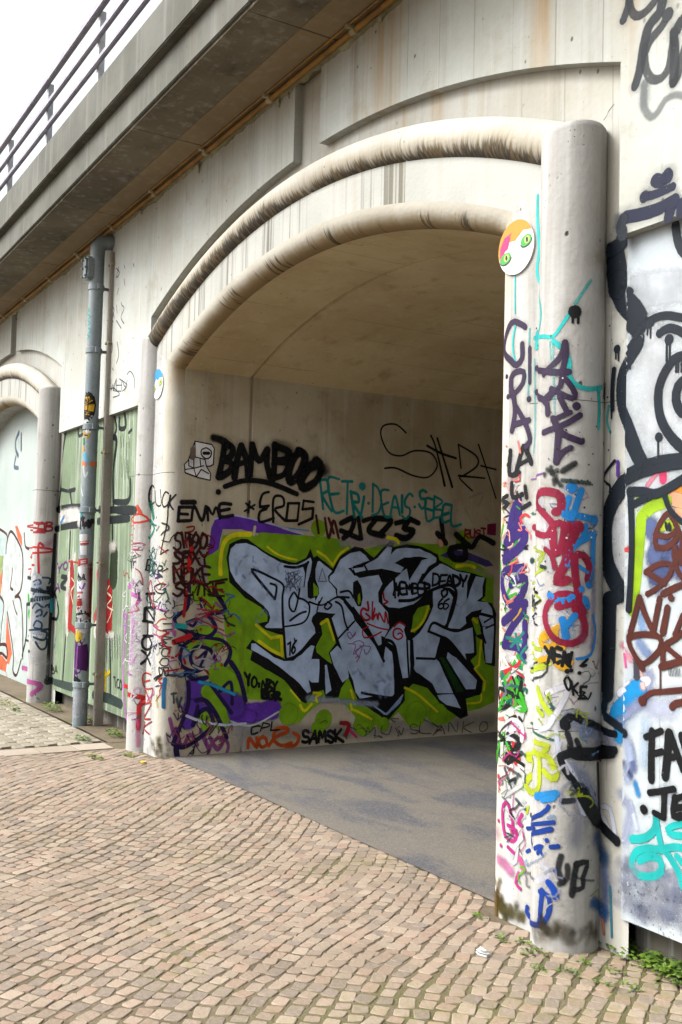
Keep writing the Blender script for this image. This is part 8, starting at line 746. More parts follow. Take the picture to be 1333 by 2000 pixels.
('graffiti_layer','pale patches and lime scribbles of old paint on the right pillar','apr','R',0,[('s','dfe0e6',28.6,1,0.7,[7678,1962,7641,1789,7612,1621]),('s','d4d8ea',28.1,1,0.6,[7554,1555,7513,1423,7525,1323]),('s','9a98b8',21.1,1,0.6,[7433,1826,7411,1558,7416,1292]),('s','dcdcd4',28.2,1,0.5,[7631,1284,7604,1087]),('s','b86a9a',18.7,1,0.4,[7444,1491,7472,1325]),('s','b8cc2c',8.0,0.6,0.8,[7859,1719,7648,1688,7698,1633,7637,1620]),('s','b8cc2c',7.9,0.6,0.8,[7630,1701,7699,1661]),('s','b8cc2c',8.1,0.6,0.8,[7868,1662,7718,1599]),('s','b8cc2c',8.0,0.6,0.8,[7647,1620,7866,1556]),('s','b8cc2c',8.1,0.6,0.8,[7855,1535,7665,1484,7863,1436]),('s','b8cc2c',9.5,0.4,1.0,[7859,1240,7621,1205,7722,1175]),('s','b8cc2c',9.5,0.4,1.0,[7868,1155,7606,1213]),('s','b8cc2c',9.6,0.4,1.0,[7860,1282,7660,1268]),('sh','b8cc2c',14.0,0.2,1.0,[7681,1098,7645,1042,7595,995]),('sh','b8cc2c',12.5,0.2,1.0,[7678,1011,7644,989]),('s','2a5a50',7.7,0.3,1.0,[7628,1084,7588,1022]),('s','e4e4ec',13.9,0.5,1.0,[7619,1085,7529,1119,7547,1052,7602,954]),('s','1d3a3a',9.4,0.5,1.0,[7669,1633,7638,1627]),('s','1d4a4a',16.4,0.5,1.0,[7873,1659,7873,1658]),('s','8a5aa0',4.8,0.6,1.0,[7887,2033,7656,2042]),('s','2a2a2a',6.4,0.6,0.8,[7868,1169,7639,1217,7648,1155,7857,1115]),('sh','c0d02a',14.0,0.3,1.0,[7706,863,7608,859,7632,835]),('sh','c0d02a',14.4,0.2,1.0,[7891,773,7686,820,7659,745,7681,654,7867,617,7878,671,7726,765,7880,760]),('sh','c0d02a',13.9,0.2,1.0,[7673,815,7607,813,7570,739,7591,723,7630,750]),('s','2a6a50',6.3,0.5,1.0,[7863,923,7586,888]),('s','c0d02a',8.1,0.4,1.0,[7875,547,7885,517]),('s','e2e2ee',21.6,0.9,0.7,[7632,355,7599,316,7659,276]),('s','d0d8ea',12.3,0.5,1.0,[7573,922,7558,825]),('s','e0e4f0',15.5,0.6,1.0,[7587,986,7609,944,7653,925]),('s','5a7ac0',30.9,1,0.6,[7295,387,7275,261,7282,128]),('s','1f6ab0',33.8,0.9,0.8,[7387,203,7283,154]),('s','3a8aa0',7.7,0.6,1.0,[7248,268,7236,64]),('s','d0886a',9.3,0.6,1.0,[7291,119,7281,63]),('s','8a92b0',45.8,1,0.4,[7448,665,7488,471]),('s','3a3428',21.3,1,0.5,[7608,103,7612,101]),('s','3a3428',11.5,1,0.5,[7558,79,7557,112]),('s','3a3428',16.4,1,0.5,[7631,90,7638,98]),('s','3a3428',18.8,1,0.5,[7607,82,7608,80]),('s','3a3428',18.5,1,0.5,[7492,86,7498,98]),('s','3a3428',12.8,1,0.5,[7605,69,7602,70]),('s','3a3428',16.4,1,0.5,[7632,99,7632,136]),('s','3a3428',15.3,1,0.5,[7622,96,7623,124])]),
('graffiti_line','thin turquoise paint line running down the right pillar and round a loop','apr','R',1,[('s','2cc8c4',8.3,0.25,1.0,[7872,3363,7870,3245,7857,3109,7859,2964,7718,2814,7726,2703,7863,2638]),('s','2cc8c4',9.6,0.25,1.0,[7880,2692,7670,2655,7612,2645,7569,2695,7542,2734]),('s','2cc8c4',7.8,0.6,0.7,[7516,2781,7476,2844,7447,2888]),('s','2cc8c4',14.9,0.4,1.0,[7859,2710,7863,2645]),('sh','2cc8c4',11.0,0.3,1.0,[7612,2624,7567,2585,7540,2536,7532,2454,7485,2413,7433,2410,7370,2425]),('s','2cc8c4',11.0,0.5,1.0,[7395,2414,7387,2326,7392,2244]),('s','2cc8c4',7.9,0.8,0.4,[7612,2610,7599,2307]),('s','2cc8c4',4.7,0.7,0.5,[7629,2627,7623,2543]),('s','2cc8c4',6.6,0.8,0.5,[7877,2590,7866,2300,7873,2157]),('s','2cc8c4',6.3,0.6,1.0,[7286,2348,7295,2280,7276,2229]),('s','2cc8c4',5.1,0.6,1.0,[8023,3017,8019,2836]),('s','2cc8c4',6.7,0.7,0.6,[7913,2741,7916,2632,7917,2428]),('s','2cc8c4',6.8,0.5,1.0,[8012,2790,8032,2689,8007,2581]),('sh','101216',29.8,0.2,1.0,[7516,2747,7516,2747]),('s','101216',6.3,0.3,1.0,[7525,2727,7525,2699]),('s','101216',6.3,0.3,1.0,[7502,2726,7502,2696])]),
('graffiti_tag','plum coloured ARK tag reading down the right pillar','apr','R',2,[('sh','3a2a48',14.2,0.15,1.0,[7557,2612,7581,2545,7666,2484]),('sh','3a2a48',14.1,0.15,1.0,[7557,2612,7553,2550,7569,2483]),('sh','3a2a48',14.4,0.15,1.0,[7861,2547,7618,2487,7539,2481]),('sh','3a2a48',12.6,0.15,1.0,[7569,2476,7575,2422,7633,2372]),('sh','3a2a48',14.1,0.15,1.0,[7566,2462,7538,2433,7511,2385,7524,2365,7572,2387,7617,2412]),('sh','3a2a48',12.5,0.15,1.0,[7578,2374,7543,2304]),('sh','3a2a48',14.5,0.2,1.0,[7858,2435,7663,2369,7636,2304]),('sh','3a2a48',12.7,0.2,1.0,[7625,2392,7663,2369]),('sh','3a2a48',18.7,0.2,1.0,[7504,2331,7504,2331]),('sh','3a2a48',14.1,0.15,1.0,[7660,2224,7591,2239,7543,2257,7490,2291]),('sh','3a2a48',14.1,0.15,1.0,[7607,2281,7576,2224,7536,2196,7482,2176]),('sh','3a2a48',15.6,0.15,1.0,[7580,2217,7589,2089]),('sh','3a2a48',14.0,0.2,1.0,[7589,2089,7561,2129,7528,2148]),('sh','3a2a48',11.0,0.2,1.0,[7606,2274,7530,2304]),('s','1d2424',12.5,0.8,0.75,[7585,2006,7566,1984]),('s','1d2424',12.5,0.8,0.75,[7591,2028,7590,2004]),('s','1d2424',12.5,0.8,0.75,[7600,2010,7597,1994]),('s','1d2424',12.5,0.8,0.75,[7614,2067,7612,2054]),('s','1d2424',12.5,0.8,0.75,[7585,2052,7606,2035]),('s','1d2424',12.6,0.8,0.75,[7647,2039,7648,2032]),('s','1d2424',12.6,0.8,0.75,[7634,2058,7610,2042]),('s','1d2424',14.0,0.6,0.9,[7560,2047,7508,2081]),('s','1d3a30',12.4,0.7,0.8,[7560,2007,7443,1996])]),
('graffiti_tag','crimson looping SOLSO tag down the right pillar','apr','R',3,[('sh','96183c',17.3,0.15,1.0,[7593,1870,7565,1883,7569,1937,7617,1959,7692,1956,7723,1916,7642,1857,7599,1816]),('sh','96183c',15.7,0.15,1.0,[7861,1811,7704,1777,7631,1769,7607,1803,7571,1823,7550,1796,7563,1715,7583,1688,7598,1728,7599,1789]),('sh','96183c',27.9,0.25,1.0,[7531,1803,7491,1804]),('sh','96183c',18.6,0.15,1.0,[7504,1783,7530,1716,7542,1649,7581,1568,7534,1576]),('sh','96183c',12.5,0.2,1.0,[7639,1708,7605,1681,7589,1628]),('sh','96183c',17.0,0.15,1.0,[7445,1578,7438,1638,7469,1684,7503,1676,7502,1610,7488,1517,7466,1444]),('sh','96183c',17.0,0.15,1.0,[7466,1438,7514,1476,7573,1461]),('sh','96183c',15.5,0.15,1.0,[7501,1510,7567,1515,7626,1459,7633,1391,7585,1321,7512,1304,7457,1345,7465,1411,7500,1450]),('s','b04a70',21.6,0.8,0.7,[7458,1385,7464,1325])]),
('graffiti_tag','bright blue angular letters behind the crimson tag','apr','R',2,[('sh','1e88d8',24.8,0.2,1.0,[7520,1974,7519,1974]),('sh','1e88d8',14.0,0.2,1.0,[7479,1965,7499,1904,7518,1843]),('sh','1e88d8',14.0,0.2,1.0,[7532,1930,7551,1856,7518,1843]),('sh','1e88d8',14.0,0.25,1.0,[7538,1863,7478,1851,7406,1840]),('sh','1e88d8',21.8,0.2,1.0,[7411,1837,7410,1837]),('sh','1e88d8',12.4,0.2,1.0,[7456,1811,7470,1757,7523,1703,7535,1642]),('sh','1e88d8',14.0,0.3,1.0,[7504,1730,7415,1779]),('sh','1e88d8',12.4,0.35,1.0,[7414,1773,7422,1665,7429,1585]),('s','1e88d8',9.3,0.4,1.0,[7489,1637,7446,1611]),('sh','1e88d8',18.6,0.2,1.0,[7437,1558,7437,1558]),('sh','1e88d8',15.4,0.2,1.0,[7474,1537,7474,1537]),('sh','1e88d8',15.5,0.3,1.0,[7610,1506,7553,1482,7514,1503]),('s','1e88d8',13.9,0.4,1.0,[7459,1497,7444,1464]),('sh','1e88d8',18.5,0.15,1.0,[7552,1402,7538,1336]),('sh','1e88d8',13.9,0.2,1.0,[7545,1369,7500,1424]),('s','1e88d8',6.2,0.4,1.0,[7418,1425,7398,1358,7425,1259,7491,1239])]),
('graffiti_tag','yellow orange scrawl with black XEY marks on the right pillar','apr','R',3,[('sh','e8b01c',12.4,0.2,1.0,[7532,1403,7586,1360,7662,1322,7650,1289,7550,1283]),('sh','e8b01c',14.0,0.3,1.0,[7641,1317,7578,1348,7592,1294]),('sh','e8b01c',12.4,0.2,1.0,[7671,1220,7591,1240,7577,1215,7543,1197,7517,1225]),('l','101216',8.6,0.25,1,[7633,1282,7585,1227]),('s','101216',8.2,0.25,1,[7598,1281,7616,1217]),('s','101216',8.9,0.25,1,[7555,1278,7586,1281,7584,1218,7555,1226]),('l','101216',8.9,0.25,1,[7586,1253,7561,1249]),('l','101216',8.2,0.25,1,[7551,1208,7543,1266,7523,1210,7512,1265]),('s','101216',7.7,0.14,1.0,[7524,1257,7537,1224,7517,1205]),('sh','101216',10.8,0.2,1.0,[7530,1185,7529,1184]),('s','101216',9.2,0.2,1.0,[7513,1189,7513,1188]),('s','101216',6.2,0.14,1.0,[7441,1239,7477,1206,7448,1213]),('s','101216',9.2,0.2,1.0,[7478,1179,7478,1179]),('s','101216',5.3,0.2,1,[7531,1162,7541,1145,7532,1117,7523,1104,7514,1122,7518,1149,7531,1164]),('l','101216',5.3,0.2,1,[7512,1143,7503,1086]),('l','101216',5.7,0.2,1,[7485,1136,7505,1114,7479,1085]),('l','101216',6.0,0.2,1,[7445,1121,7472,1120,7475,1071,7446,1071]),('l','101216',5.4,0.2,1,[7473,1099,7454,1095]),('s','101216',5.2,0.14,1.0,[7422,1093,7438,1067,7461,1087,7482,1068]),('s','101216',6.4,0.14,1.0,[7855,1528,7694,1517]),('l','1d2a2a',4.5,0.4,1,[7865,1502,7863,1451]),('l','1d2a2a',4.8,0.4,1,[7747,1506,7863,1476,7733,1459]),('s','1d2a2a',4.4,0.4,1,[7691,1470,7717,1468,7727,1424,7700,1425]),('s','1d2a2a',4.1,0.4,1,[7723,1449,7701,1449]),('s','1d2a2a',4.8,0.4,1.0,[7665,1484,7863,1401,7689,1375])]),
('graffiti_tag','dark blue VIE tag and P loop on the foot of the right pillar','apr','R',2,[('sh','17409a',10.9,0.15,1.0,[7604,603,7645,562,7853,469,7581,541]),('s','17409a',9.5,0.2,1.0,[7879,449,7691,492]),('sh','17409a',10.9,0.2,1.0,[7743,452,7588,511]),('s','17409a',7.9,0.2,1.0,[7740,439,7719,418]),('sh','17409a',10.8,0.2,1.0,[7609,459,7609,459]),('sh','17409a',10.7,0.2,1.0,[7590,435,7559,443]),('s','17409a',8.1,0.2,1.0,[7881,345,7861,357]),('s','17409a',9.3,0.3,1.0,[7688,406,7633,433,7662,393]),('s','17409a',7.7,0.3,1.0,[7652,416,7633,394]),('sh','17409a',12.3,0.15,1.0,[7630,244,7638,177,7645,96]),('sh','17409a',12.4,0.2,1.0,[7643,234,7605,231,7590,189,7611,125,7655,90,7855,65,7871,101]),('sh','1648b0',15.3,0.2,1.0,[7599,284,7577,262,7567,232]),('s','17409a',9.2,0.2,1.0,[7568,338,7568,338]),('sh','2a90d8',15.5,0.2,1.0,[7681,631,7620,649,7569,664]),('sh','2a90d8',13.9,0.3,1.0,[7637,626,7582,645])]),
('graffiti_tag','faded black TU lettering low on the right pillar','apr','R',2,[('s','2c2e34',15.2,0.6,0.85,[7546,403,7558,343,7538,294]),('s','2c2e34',13.7,0.6,0.8,[7520,367,7519,315,7551,286]),('s','2c2e34',15.2,0.5,0.9,[7480,374,7493,303,7499,245]),('s','2c2e34',15.2,0.5,0.9,[7480,374,7429,378,7451,315,7451,276,7486,265]),('s','2c2e34',12.2,0.4,1.0,[7545,634,7497,640]),('s','2c2e34',13.8,0.5,1.0,[7526,919,7513,881,7516,835]),('s','2c2e34',12.2,0.5,1.0,[7487,894,7473,862])]),
('graffiti_mural','black and grey pointed face outline across the right pillar and wall corner','apr','R',3,[('s','8a94b4',46.0,1,0.7,[7505,776,7449,718,7395,622]),('s','9aa2ba',46.2,0.9,0.7,[7494,979,7419,926,7266,882]),('s','d4d8e8',18.3,0.6,1.0,[7544,800,7491,718,7447,587]),('s','d8dcea',13.9,0.5,1.0,[7307,576,7270,524,7224,482,7253,594,7298,598]),('sh','14181e',21.5,0.25,1.0,[7521,992,7540,964,7533,952]),('sh','14181e',17.0,0.25,1.0,[7495,993,7437,966,7294,924,7230,920]),('sh','14181e',18.4,0.15,1.0,[7551,822,7493,845,7399,839,7229,851]),('sh','14181e',27.7,0.2,1.0,[7493,839,7399,832,7265,836]),('sh','14181e',20.1,0.2,1.0,[7341,812,7247,832]),('sh','14181e',13.8,0.15,1.0,[7554,812,7531,762,7491,712,7448,639,7394,543]),('sh','14181e',30.7,0.2,1.0,[7456,666,7414,598,7352,536]),('s','14181e',9.3,0.2,1.0,[7368,789,7356,656,7352,536]),('sh','14181e',24.6,0.25,1.0,[7369,552,7288,507,7215,471]),('s','2a5a8a',46.3,1,0.7,[7367,473,7286,389])]),
('graffiti_mural','white fill and colour blocks of the big cartoon head on the right panel','bayR','R',0,[('s','e6ecf4',90.2,0.4,0.7,[7101,2821,6965,2805,6858,2793]),('s','eef2f6',135.2,0.8,0.6,[7047,2583,6962,2438,6976,2245]),('s','dfe4ee',77.7,0.8,0.5,[7216,1829,7241,1695,7204,1628]),('sh','a0c81a',30.3,0.1,1.0,[7111,1458,7088,1629,7064,1844]),('sh','a0c81a',29.9,0.12,1.0,[7064,1844,7014,1888,6932,1911]),('s','a0c81a',24.2,0.4,1.0,[7074,1937,7032,1948]),('s','5a6a98',50.6,0.6,1.0,[7013,1804,6971,1746,6995,1682]),('s','4a5a88',50.2,0.7,1.0,[6971,1720,6906,1669,6986,1592]),('s','6a7aac',58.1,0.8,1.0,[6891,1720,6858,1632]),('s','a8b4d4',38.3,0.9,0.8,[6922,1669,6970,1554]),('sh','f4a030',34.8,0.15,1.0,[6885,1940,6830,1950]),('sh','f0b088',32.1,0.2,1.0,[6916,1923,6853,1907]),('sh','f0b088',28.9,0.25,1.0,[6860,1870,6814,1856]),('sh','4a5a7a',13.0,0.2,1.0,[6892,1896,6814,1887]),('s','b8d02a',26.4,0.5,1.0,[6956,1809,6883,1814]),('sh','d83a6a',20.7,0.2,1.0,[6954,2079,6949,2001]),('s','e88aa0',12.0,0.6,1.0,[6974,2041,7032,1980]),('sh','e04a4a',10.7,0.3,1.0,[7149,1711,7123,1717]),('sh','1e9ae0',60.8,0.25,1.0,[7205,1005,7150,1051,7081,1111]),('s','1e9ae0',39.9,0.6,1.0,[7195,967,7208,913]),('s','eef0fa',21.2,0.5,1.0,[7206,1097,7107,1140,7023,1168]),('s','c8d0ea',58.9,1,0.7,[7048,1114,6989,1058,6909,1068]),('s','a8b0d4',36.1,0.9,0.8,[7015,1188,7047,1089,7195,967]),('s','f0c8c0',18.0,0.8,1.0,[7066,1202,7048,1140]),('s','d85a9a',7.6,0.3,1.0,[7152,1266,7143,1214]),('s','f090a8',21.4,0.8,0.6,[7191,1303,7117,1249]),('sh','4a4a58',21.1,0.3,1.0,[7087,1245,7082,1181]),('s','8aa8e0',29.9,0.8,0.7,[7067,1318,7024,1277]),('s','7ab0e8',30.0,0.9,0.6,[7060,1435,7051,1371]),('s','c0d0f0',32.1,1,0.8,[7157,949,7113,846,7128,747]),('s','6a78b0',27.3,1,0.7,[7113,878,7095,798]),('s','2a9ae0',18.1,1,0.9,[7086,736,7068,694]),('s','3a4480',18.3,1,0.7,[7147,808,7111,763]),('s','b4bcdc',32.1,1,0.7,[7192,672,7110,622,7143,487]),('s','d8e4f8',18.1,1,0.9,[7110,648,7075,553]),('s','c4dcf4',31.5,1,0.6,[7030,993,7036,827]),('s','d8e0f0',34.8,1,0.6,[6906,739,6866,661]),('s','8a90a0',37.7,1,0.26,[7071,356,7059,349]),('s','8a93b0',40.4,1,0.26,[6874,256,6843,242]),('s','e4e8f2',29.3,1,0.26,[6980,347,7008,340]),('s','e4e8f2',39.9,1,0.26,[7197,353,7206,356]),('s','c8cede',22.6,1,0.26,[7136,417,7200,393]),('s','8a90a0',29.9,1,0.26,[7048,235,7034,230]),('s','e4e8f2',30.5,1,0.26,[6892,263,6900,261]),('s','7a84a2',43.3,1,0.26,[6912,353,6871,367]),('s','8a90a0',22.6,1,0.26,[7119,405,7123,385]),('s','a4acc4',39.2,1,0.26,[7020,273,6984,266]),('s','8a90a0',50.7,1,0.26,[7128,376,7083,395]),('s','e4e8f2',20.8,1,0.26,[6931,252,6949,236]),('s','a4acc4',31.4,1,0.26,[6917,327,6915,335]),('s','8a90a0',43.0,1,0.26,[7078,368,7044,365]),('s','c8cede',32.0,1,0.26,[6981,232,7003,221]),('s','7a84a2',46.5,1,0.26,[7104,239,7088,233]),('s','8a93b0',25.9,1,0.26,[7062,399,7076,401]),('s','a4acc4',43.9,1,0.26,[7031,417,7000,437]),('s','a4acc4',42.3,1,0.26,[7195,311,7225,313]),('s','8a90a0',25.1,1,0.26,[7146,378,7097,372]),('s','e4e8f2',26.4,1,0.26,[6895,307,6896,314]),('s','c8cede',49.5,1,0.26,[7151,246,7102,235]),('s','c8cede',49.9,1,0.26,[7040,355,7087,320]),('s','c8cede',29.6,1,0.26,[7003,276,7015,256]),('s','e4e8f2',20.7,1,0.26,[7005,341,7047,342]),('s','c8cede',51.3,1,0.26,[7198,223,7133,242]),('s','8a93b0',46.5,1,0.26,[6867,350,6868,360]),('s','8a90a0',46.3,1,0.26,[6993,337,6980,336]),('s','e4e8f2',48.3,1,0.26,[6959,236,6970,234]),('s','8a93b0',34.1,1,0.26,[7043,295,7040,292]),('s','7a84a2',32.7,1,0.26,[7021,226,7037,232]),('s','a4acc4',39.2,1,0.26,[6995,235,7037,209]),('s','c8cede',38.0,1,0.26,[7139,338,7140,321]),('s','c8cede',45.7,1,0.26,[6914,316,6945,306]),('s','e4e8f2',39.1,1,0.26,[6940,421,6976,415]),('s','a4acc4',47.7,1,0.26,[6864,352,6902,334]),('s','8a93b0',27.9,1,0.26,[7043,216,7074,205]),('s','8a90a0',25.8,1,0.26,[6896,358,6921,336]),('s','a4acc4',37.3,1,0.26,[6962,335,7001,323]),('s','e4e8f2',32.8,1,0.26,[6914,228,6900,242]),('s','8a90a0',50.5,1,0.26,[7129,265,7087,275]),('s','e4e8f2',25.9,1,0.26,[7028,277,7017,285]),('s','c8cede',36.4,1,0.26,[7059,343,7049,329]),('s','e4e8f2',44.6,1,0.26,[6962,241,6919,233]),('s','8a93b0',48.8,1,0.26,[6905,358,6910,343]),('s','8a90a0',25.4,1,0.26,[7026,399,7005,395]),('s','e4e8f2',40.2,1,0.26,[6910,374,6935,370]),('s','c8cede',39.2,1,0.26,[6921,393,6935,395]),('s','c8cede',48.0,1,0.26,[6953,280,6996,266]),('s','e4e8f2',48.4,1,0.26,[7133,418,7146,426]),('s','8a90a0',46.6,1,0.26,[6941,351,6975,322]),('s','8a90a0',44.8,1,0.26,[6895,294,6936,270]),('s','e4e8f2',25.1,1,0.26,[7158,287,7155,290]),('s','7a84a2',42.4,1,0.26,[6881,263,6927,256]),('s','8a93b0',28.2,1,0.26,[7136,304,7132,306]),('s','7a84a2',36.4,1,0.26,[6939,267,6899,291]),('s','7a84a2',29.3,1,0.26,[6908,407,6916,404]),('s','7a84a2',22.0,1,0.26,[7072,356,7037,370]),('s','8a93b0',35.4,1,0.26,[7023,418,7072,385]),('s','7a84a2',24.3,1,0.26,[7116,377,7125,368]),('s','7a84a2',25.5,1,0.26,[6888,248,6863,259]),('s','e4e8f2',32.0,1,0.26,[7003,414,7044,395]),('s','a4acc4',41.4,1,0.26,[6889,271,6876,285]),('s','a4acc4',34.6,1,0.26,[6980,411,7015,379]),('s','c8cede',45.2,1,0.26,[7191,292,7243,254]),('s','8a90a0',36.9,1,0.26,[6845,217,6821,232]),('s','e4e8f2',30.5,1,0.26,[6858,297,6826,312]),('s','7a84a2',22.8,1,0.26,[6880,412,6894,400]),('s','a4acc4',43.4,1,0.26,[6877,418,6868,421]),('s','7a84a2',35.0,1,0.26,[7133,393,7193,374]),('s','e4e8f2',48.9,1,0.26,[7001,292,6962,291]),('s','a4acc4',25.2,1,0.26,[6870,244,6891,232]),('s','c8cede',28.4,1,0.26,[6980,368,7015,365]),('s','8a90a0',32.4,1,0.26,[6970,367,6941,370]),('s','a4acc4',22.8,1,0.26,[7065,261,7052,246]),('s','e4e8f2',24.5,1,0.26,[6904,336,6904,336]),('s','c8cede',47.4,1,0.26,[6871,294,6857,292]),('s','a4acc4',27.9,1,0.26,[7119,321,7127,321]),('s','a4acc4',38.1,1,0.26,[6999,259,6951,262]),('s','a4acc4',48.7,1,0.26,[7091,350,7128,325]),('s','e4e8f2',31.1,1,0.26,[7090,388,7041,395]),('s','7a84a2',46.5,1,0.26,[6847,410,6834,404]),('s','c8cede',45.1,1,0.26,[6890,263,6848,267]),('s','c8cede',23.0,1,0.26,[7029,417,7012,403]),('s','7a84a2',32.6,1,0.26,[6901,399,6881,414]),('s','c8cede',33.9,1,0.26,[6973,214,7018,203]),('s','e4e8f2',42.4,1,0.26,[6937,341,6957,341]),('s','8a93b0',42.9,1,0.26,[6898,265,6916,251]),('s','c8cede',29.1,1,0.26,[6976,327,6966,314]),('s','e4e8f2',38.3,1,0.26,[6881,408,6841,416]),('s','8a90a0',23.2,1,0.26,[6917,321,6934,307]),('s','7a84a2',42.0,1,0.26,[6877,323,6835,329]),('s','8a93b0',32.7,1,0.26,[6893,257,6924,225]),('s','8a93b0',39.6,1,0.26,[6843,321,6861,302]),('s','8a90a0',38.0,1,0.26,[6858,341,6839,348]),('s','a4acc4',50.2,1,0.26,[7156,319,7143,330]),('s','e4e8f2',26.5,1,0.26,[6936,301,6896,298]),('s','a4acc4',24.8,1,0.26,[7145,219,7222,211]),('s','e4e8f2',22.1,1,0.26,[6942,375,6900,370]),('s','8a93b0',29.1,1,0.26,[6959,388,6918,400]),('s','c8cede',28.2,1,0.26,[7038,417,7084,384]),('s','a4acc4',47.4,1,0.26,[6862,363,6896,337]),('s','8a93b0',35.3,1,0.26,[6908,313,6863,336]),('s','8a90a0',23.6,1,0.26,[6953,367,6924,362]),('s','8a93b0',47.3,1,0.26,[7068,216,7034,206]),('s','8a90a0',23.4,1,0.26,[7011,320,7042,291]),('s','a4acc4',30.5,1,0.26,[7136,395,7141,399]),('s','8a93b0',22.8,1,0.26,[7081,371,7088,381]),('s','8a90a0',28.6,1,0.26,[7124,305,7151,296]),('s','8a93b0',30.1,1,0.26,[7056,236,7051,247]),('s','6c7690',5.6,0.8,0.5,[6882,242,6879,245]),('s','5a6278',5.3,0.8,0.5,[7004,212,7006,210]),('s','e8ecf4',3.4,0.8,0.5,[6962,246,6963,242]),('s','6c7690',2.8,0.8,0.5,[7100,204,7103,202]),('s','6c7690',3.2,0.8,0.5,[6980,189,6978,188]),('s','6c7690',4.0,0.8,0.5,[6877,180,6877,182]),('s','5a6278',3.0,0.8,0.5,[6978,219,6974,221]),('s','6c7690',4.6,0.8,0.5,[7038,320,7038,320]),('s','6c7690',5.6,0.8,0.5,[6970,299,6966,297]),('s','6c7690',4.3,0.8,0.5,[7064,238,7064,238]),('s','e8ecf4',4.8,0.8,0.5,[7135,198,7129,199]),('s','5a6278',2.3,0.8,0.5,[6881,203,6879,199]),('s','5a6278',2.8,0.8,0.5,[7085,235,7081,235]),('s','5a6278',3.9,0.8,0.5,[6926,172,6929,173]),('s','5a6278',5.9,0.8,0.5,[7110,278,7108,276]),('s','5a6278',6.1,0.8,0.5,[7198,266,7198,262]),('s','e8ecf4',4.1,0.8,0.5,[7036,201,7035,195]),('s','e8ecf4',3.4,0.8,0.5,[7029,346,7024,345]),('s','6c7690',5.1,0.8,0.5,[6873,329,6868,332]),('s','6c7690',2.3,0.8,0.5,[6902,168,6896,161]),('s','e8ecf4',2.6,0.8,0.5,[6847,191,6841,192]),('s','6c7690',2.5,0.8,0.5,[7159,262,7155,260]),('s','5a6278',4.5,0.8,0.5,[7139,220,7142,214]),('s','6c7690',3.3,0.8,0.5,[7129,277,7132,277]),('s','6c7690',3.8,0.8,0.5,[7087,239,7087,238]),('s','5a6278',3.3,0.8,0.5,[7005,315,7008,316]),('s','6c7690',2.4,0.8,0.5,[7079,220,7080,215]),('s','5a6278',3.1,0.8,0.5,[7015,237,7013,231]),('s','e8ecf4',3.9,0.8,0.5,[7148,228,7152,228]),('s','5a6278',4.9,0.8,0.5,[6905,308,6907,309]),('s','5a6278',5.6,0.8,0.5,[7053,242,7056,238]),('s','5a6278',5.7,0.8,0.5,[7113,311,7119,312]),('s','5a6278',2.3,0.8,0.5,[7129,235,7124,234]),('s','e8ecf4',4.6,0.8,0.5,[7199,278,7195,277]),('s','5a6278',3.2,0.8,0.5,[7047,228,7045,224]),('s','e8ecf4',5.6,0.8,0.5,[7137,216,7140,217]),('s','5a6278',2.6,0.8,0.5,[7052,209,7057,200]),('s','6c7690',4.2,0.8,0.5,[6926,166,6927,166]),('s','6c7690',2.5,0.8,0.5,[7075,308,7073,308]),('s','6c7690',5.8,0.8,0.5,[7028,298,7032,295]),('s','5a6278',5.2,0.8,0.5,[7030,342,7025,345]),('s','5a6278',3.6,0.8,0.5,[6914,307,6913,310]),('s','6c7690',3.2,0.8,0.5,[7079,328,7076,330]),('s','5a6278',4.0,0.8,0.5,[7020,227,7021,223]),('s','e8ecf4',5.5,0.8,0.5,[7118,322,7121,318]),('s','6c7690',4.8,0.8,0.5,[6964,336,6970,327]),('s','e8ecf4',4.8,0.8,0.5,[6896,222,6890,222]),('s','5a6278',4.6,0.8,0.5,[6944,184,6943,182]),('s','5a6278',4.8,0.8,0.5,[7064,298,7058,296]),('s','e8ecf4',2.4,0.8,0.5,[7135,241,7141,237]),('s','6c7690',5.0,0.8,0.5,[7097,212,7095,205]),('s','e8ecf4',3.6,0.8,0.5,[7138,197,7141,194]),('s','6c7690',5.5,0.8,0.5,[6928,223,6929,222]),('s','5a6278',5.2,0.8,0.5,[6877,315,6876,311]),('s','6c7690',5.3,0.8,0.5,[6999,258,7000,256]),('s','e8ecf4',5.1,0.8,0.5,[7114,314,7118,310]),('s','e8ecf4',4.3,0.8,0.5,[6945,194,6943,192]),('s','6c7690',2.8,0.8,0.5,[7020,337,7017,332]),('s','e8ecf4',2.6,0.8,0.5,[6875,217,6870,211]),('s','e8ecf4',3.4,0.8,0.5,[6970,310,6976,304]),('s','5a6278',5.2,0.8,0.5,[6959,347,6965,341]),('s','e8ecf4',5.7,0.8,0.5,[7070,326,7069,327]),('s','e8ecf4',3.0,0.8,0.5,[7118,315,7122,315]),('s','6c7690',2.8,0.8,0.5,[7024,184,7020,186]),('s','5a6278',5.0,0.8,0.5,[7045,293,7044,290]),('s','5a6278',3.2,0.8,0.5,[7057,163,7060,156]),('s','6c7690',4.6,0.8,0.5,[7083,320,7076,322]),('s','e8ecf4',4.8,0.8,0.5,[6894,187,6888,186]),('s','5a6278',3.5,0.8,0.5,[7079,280,7081,275]),('s','5a6278',5.5,0.8,0.5,[7042,250,7039,247])]),
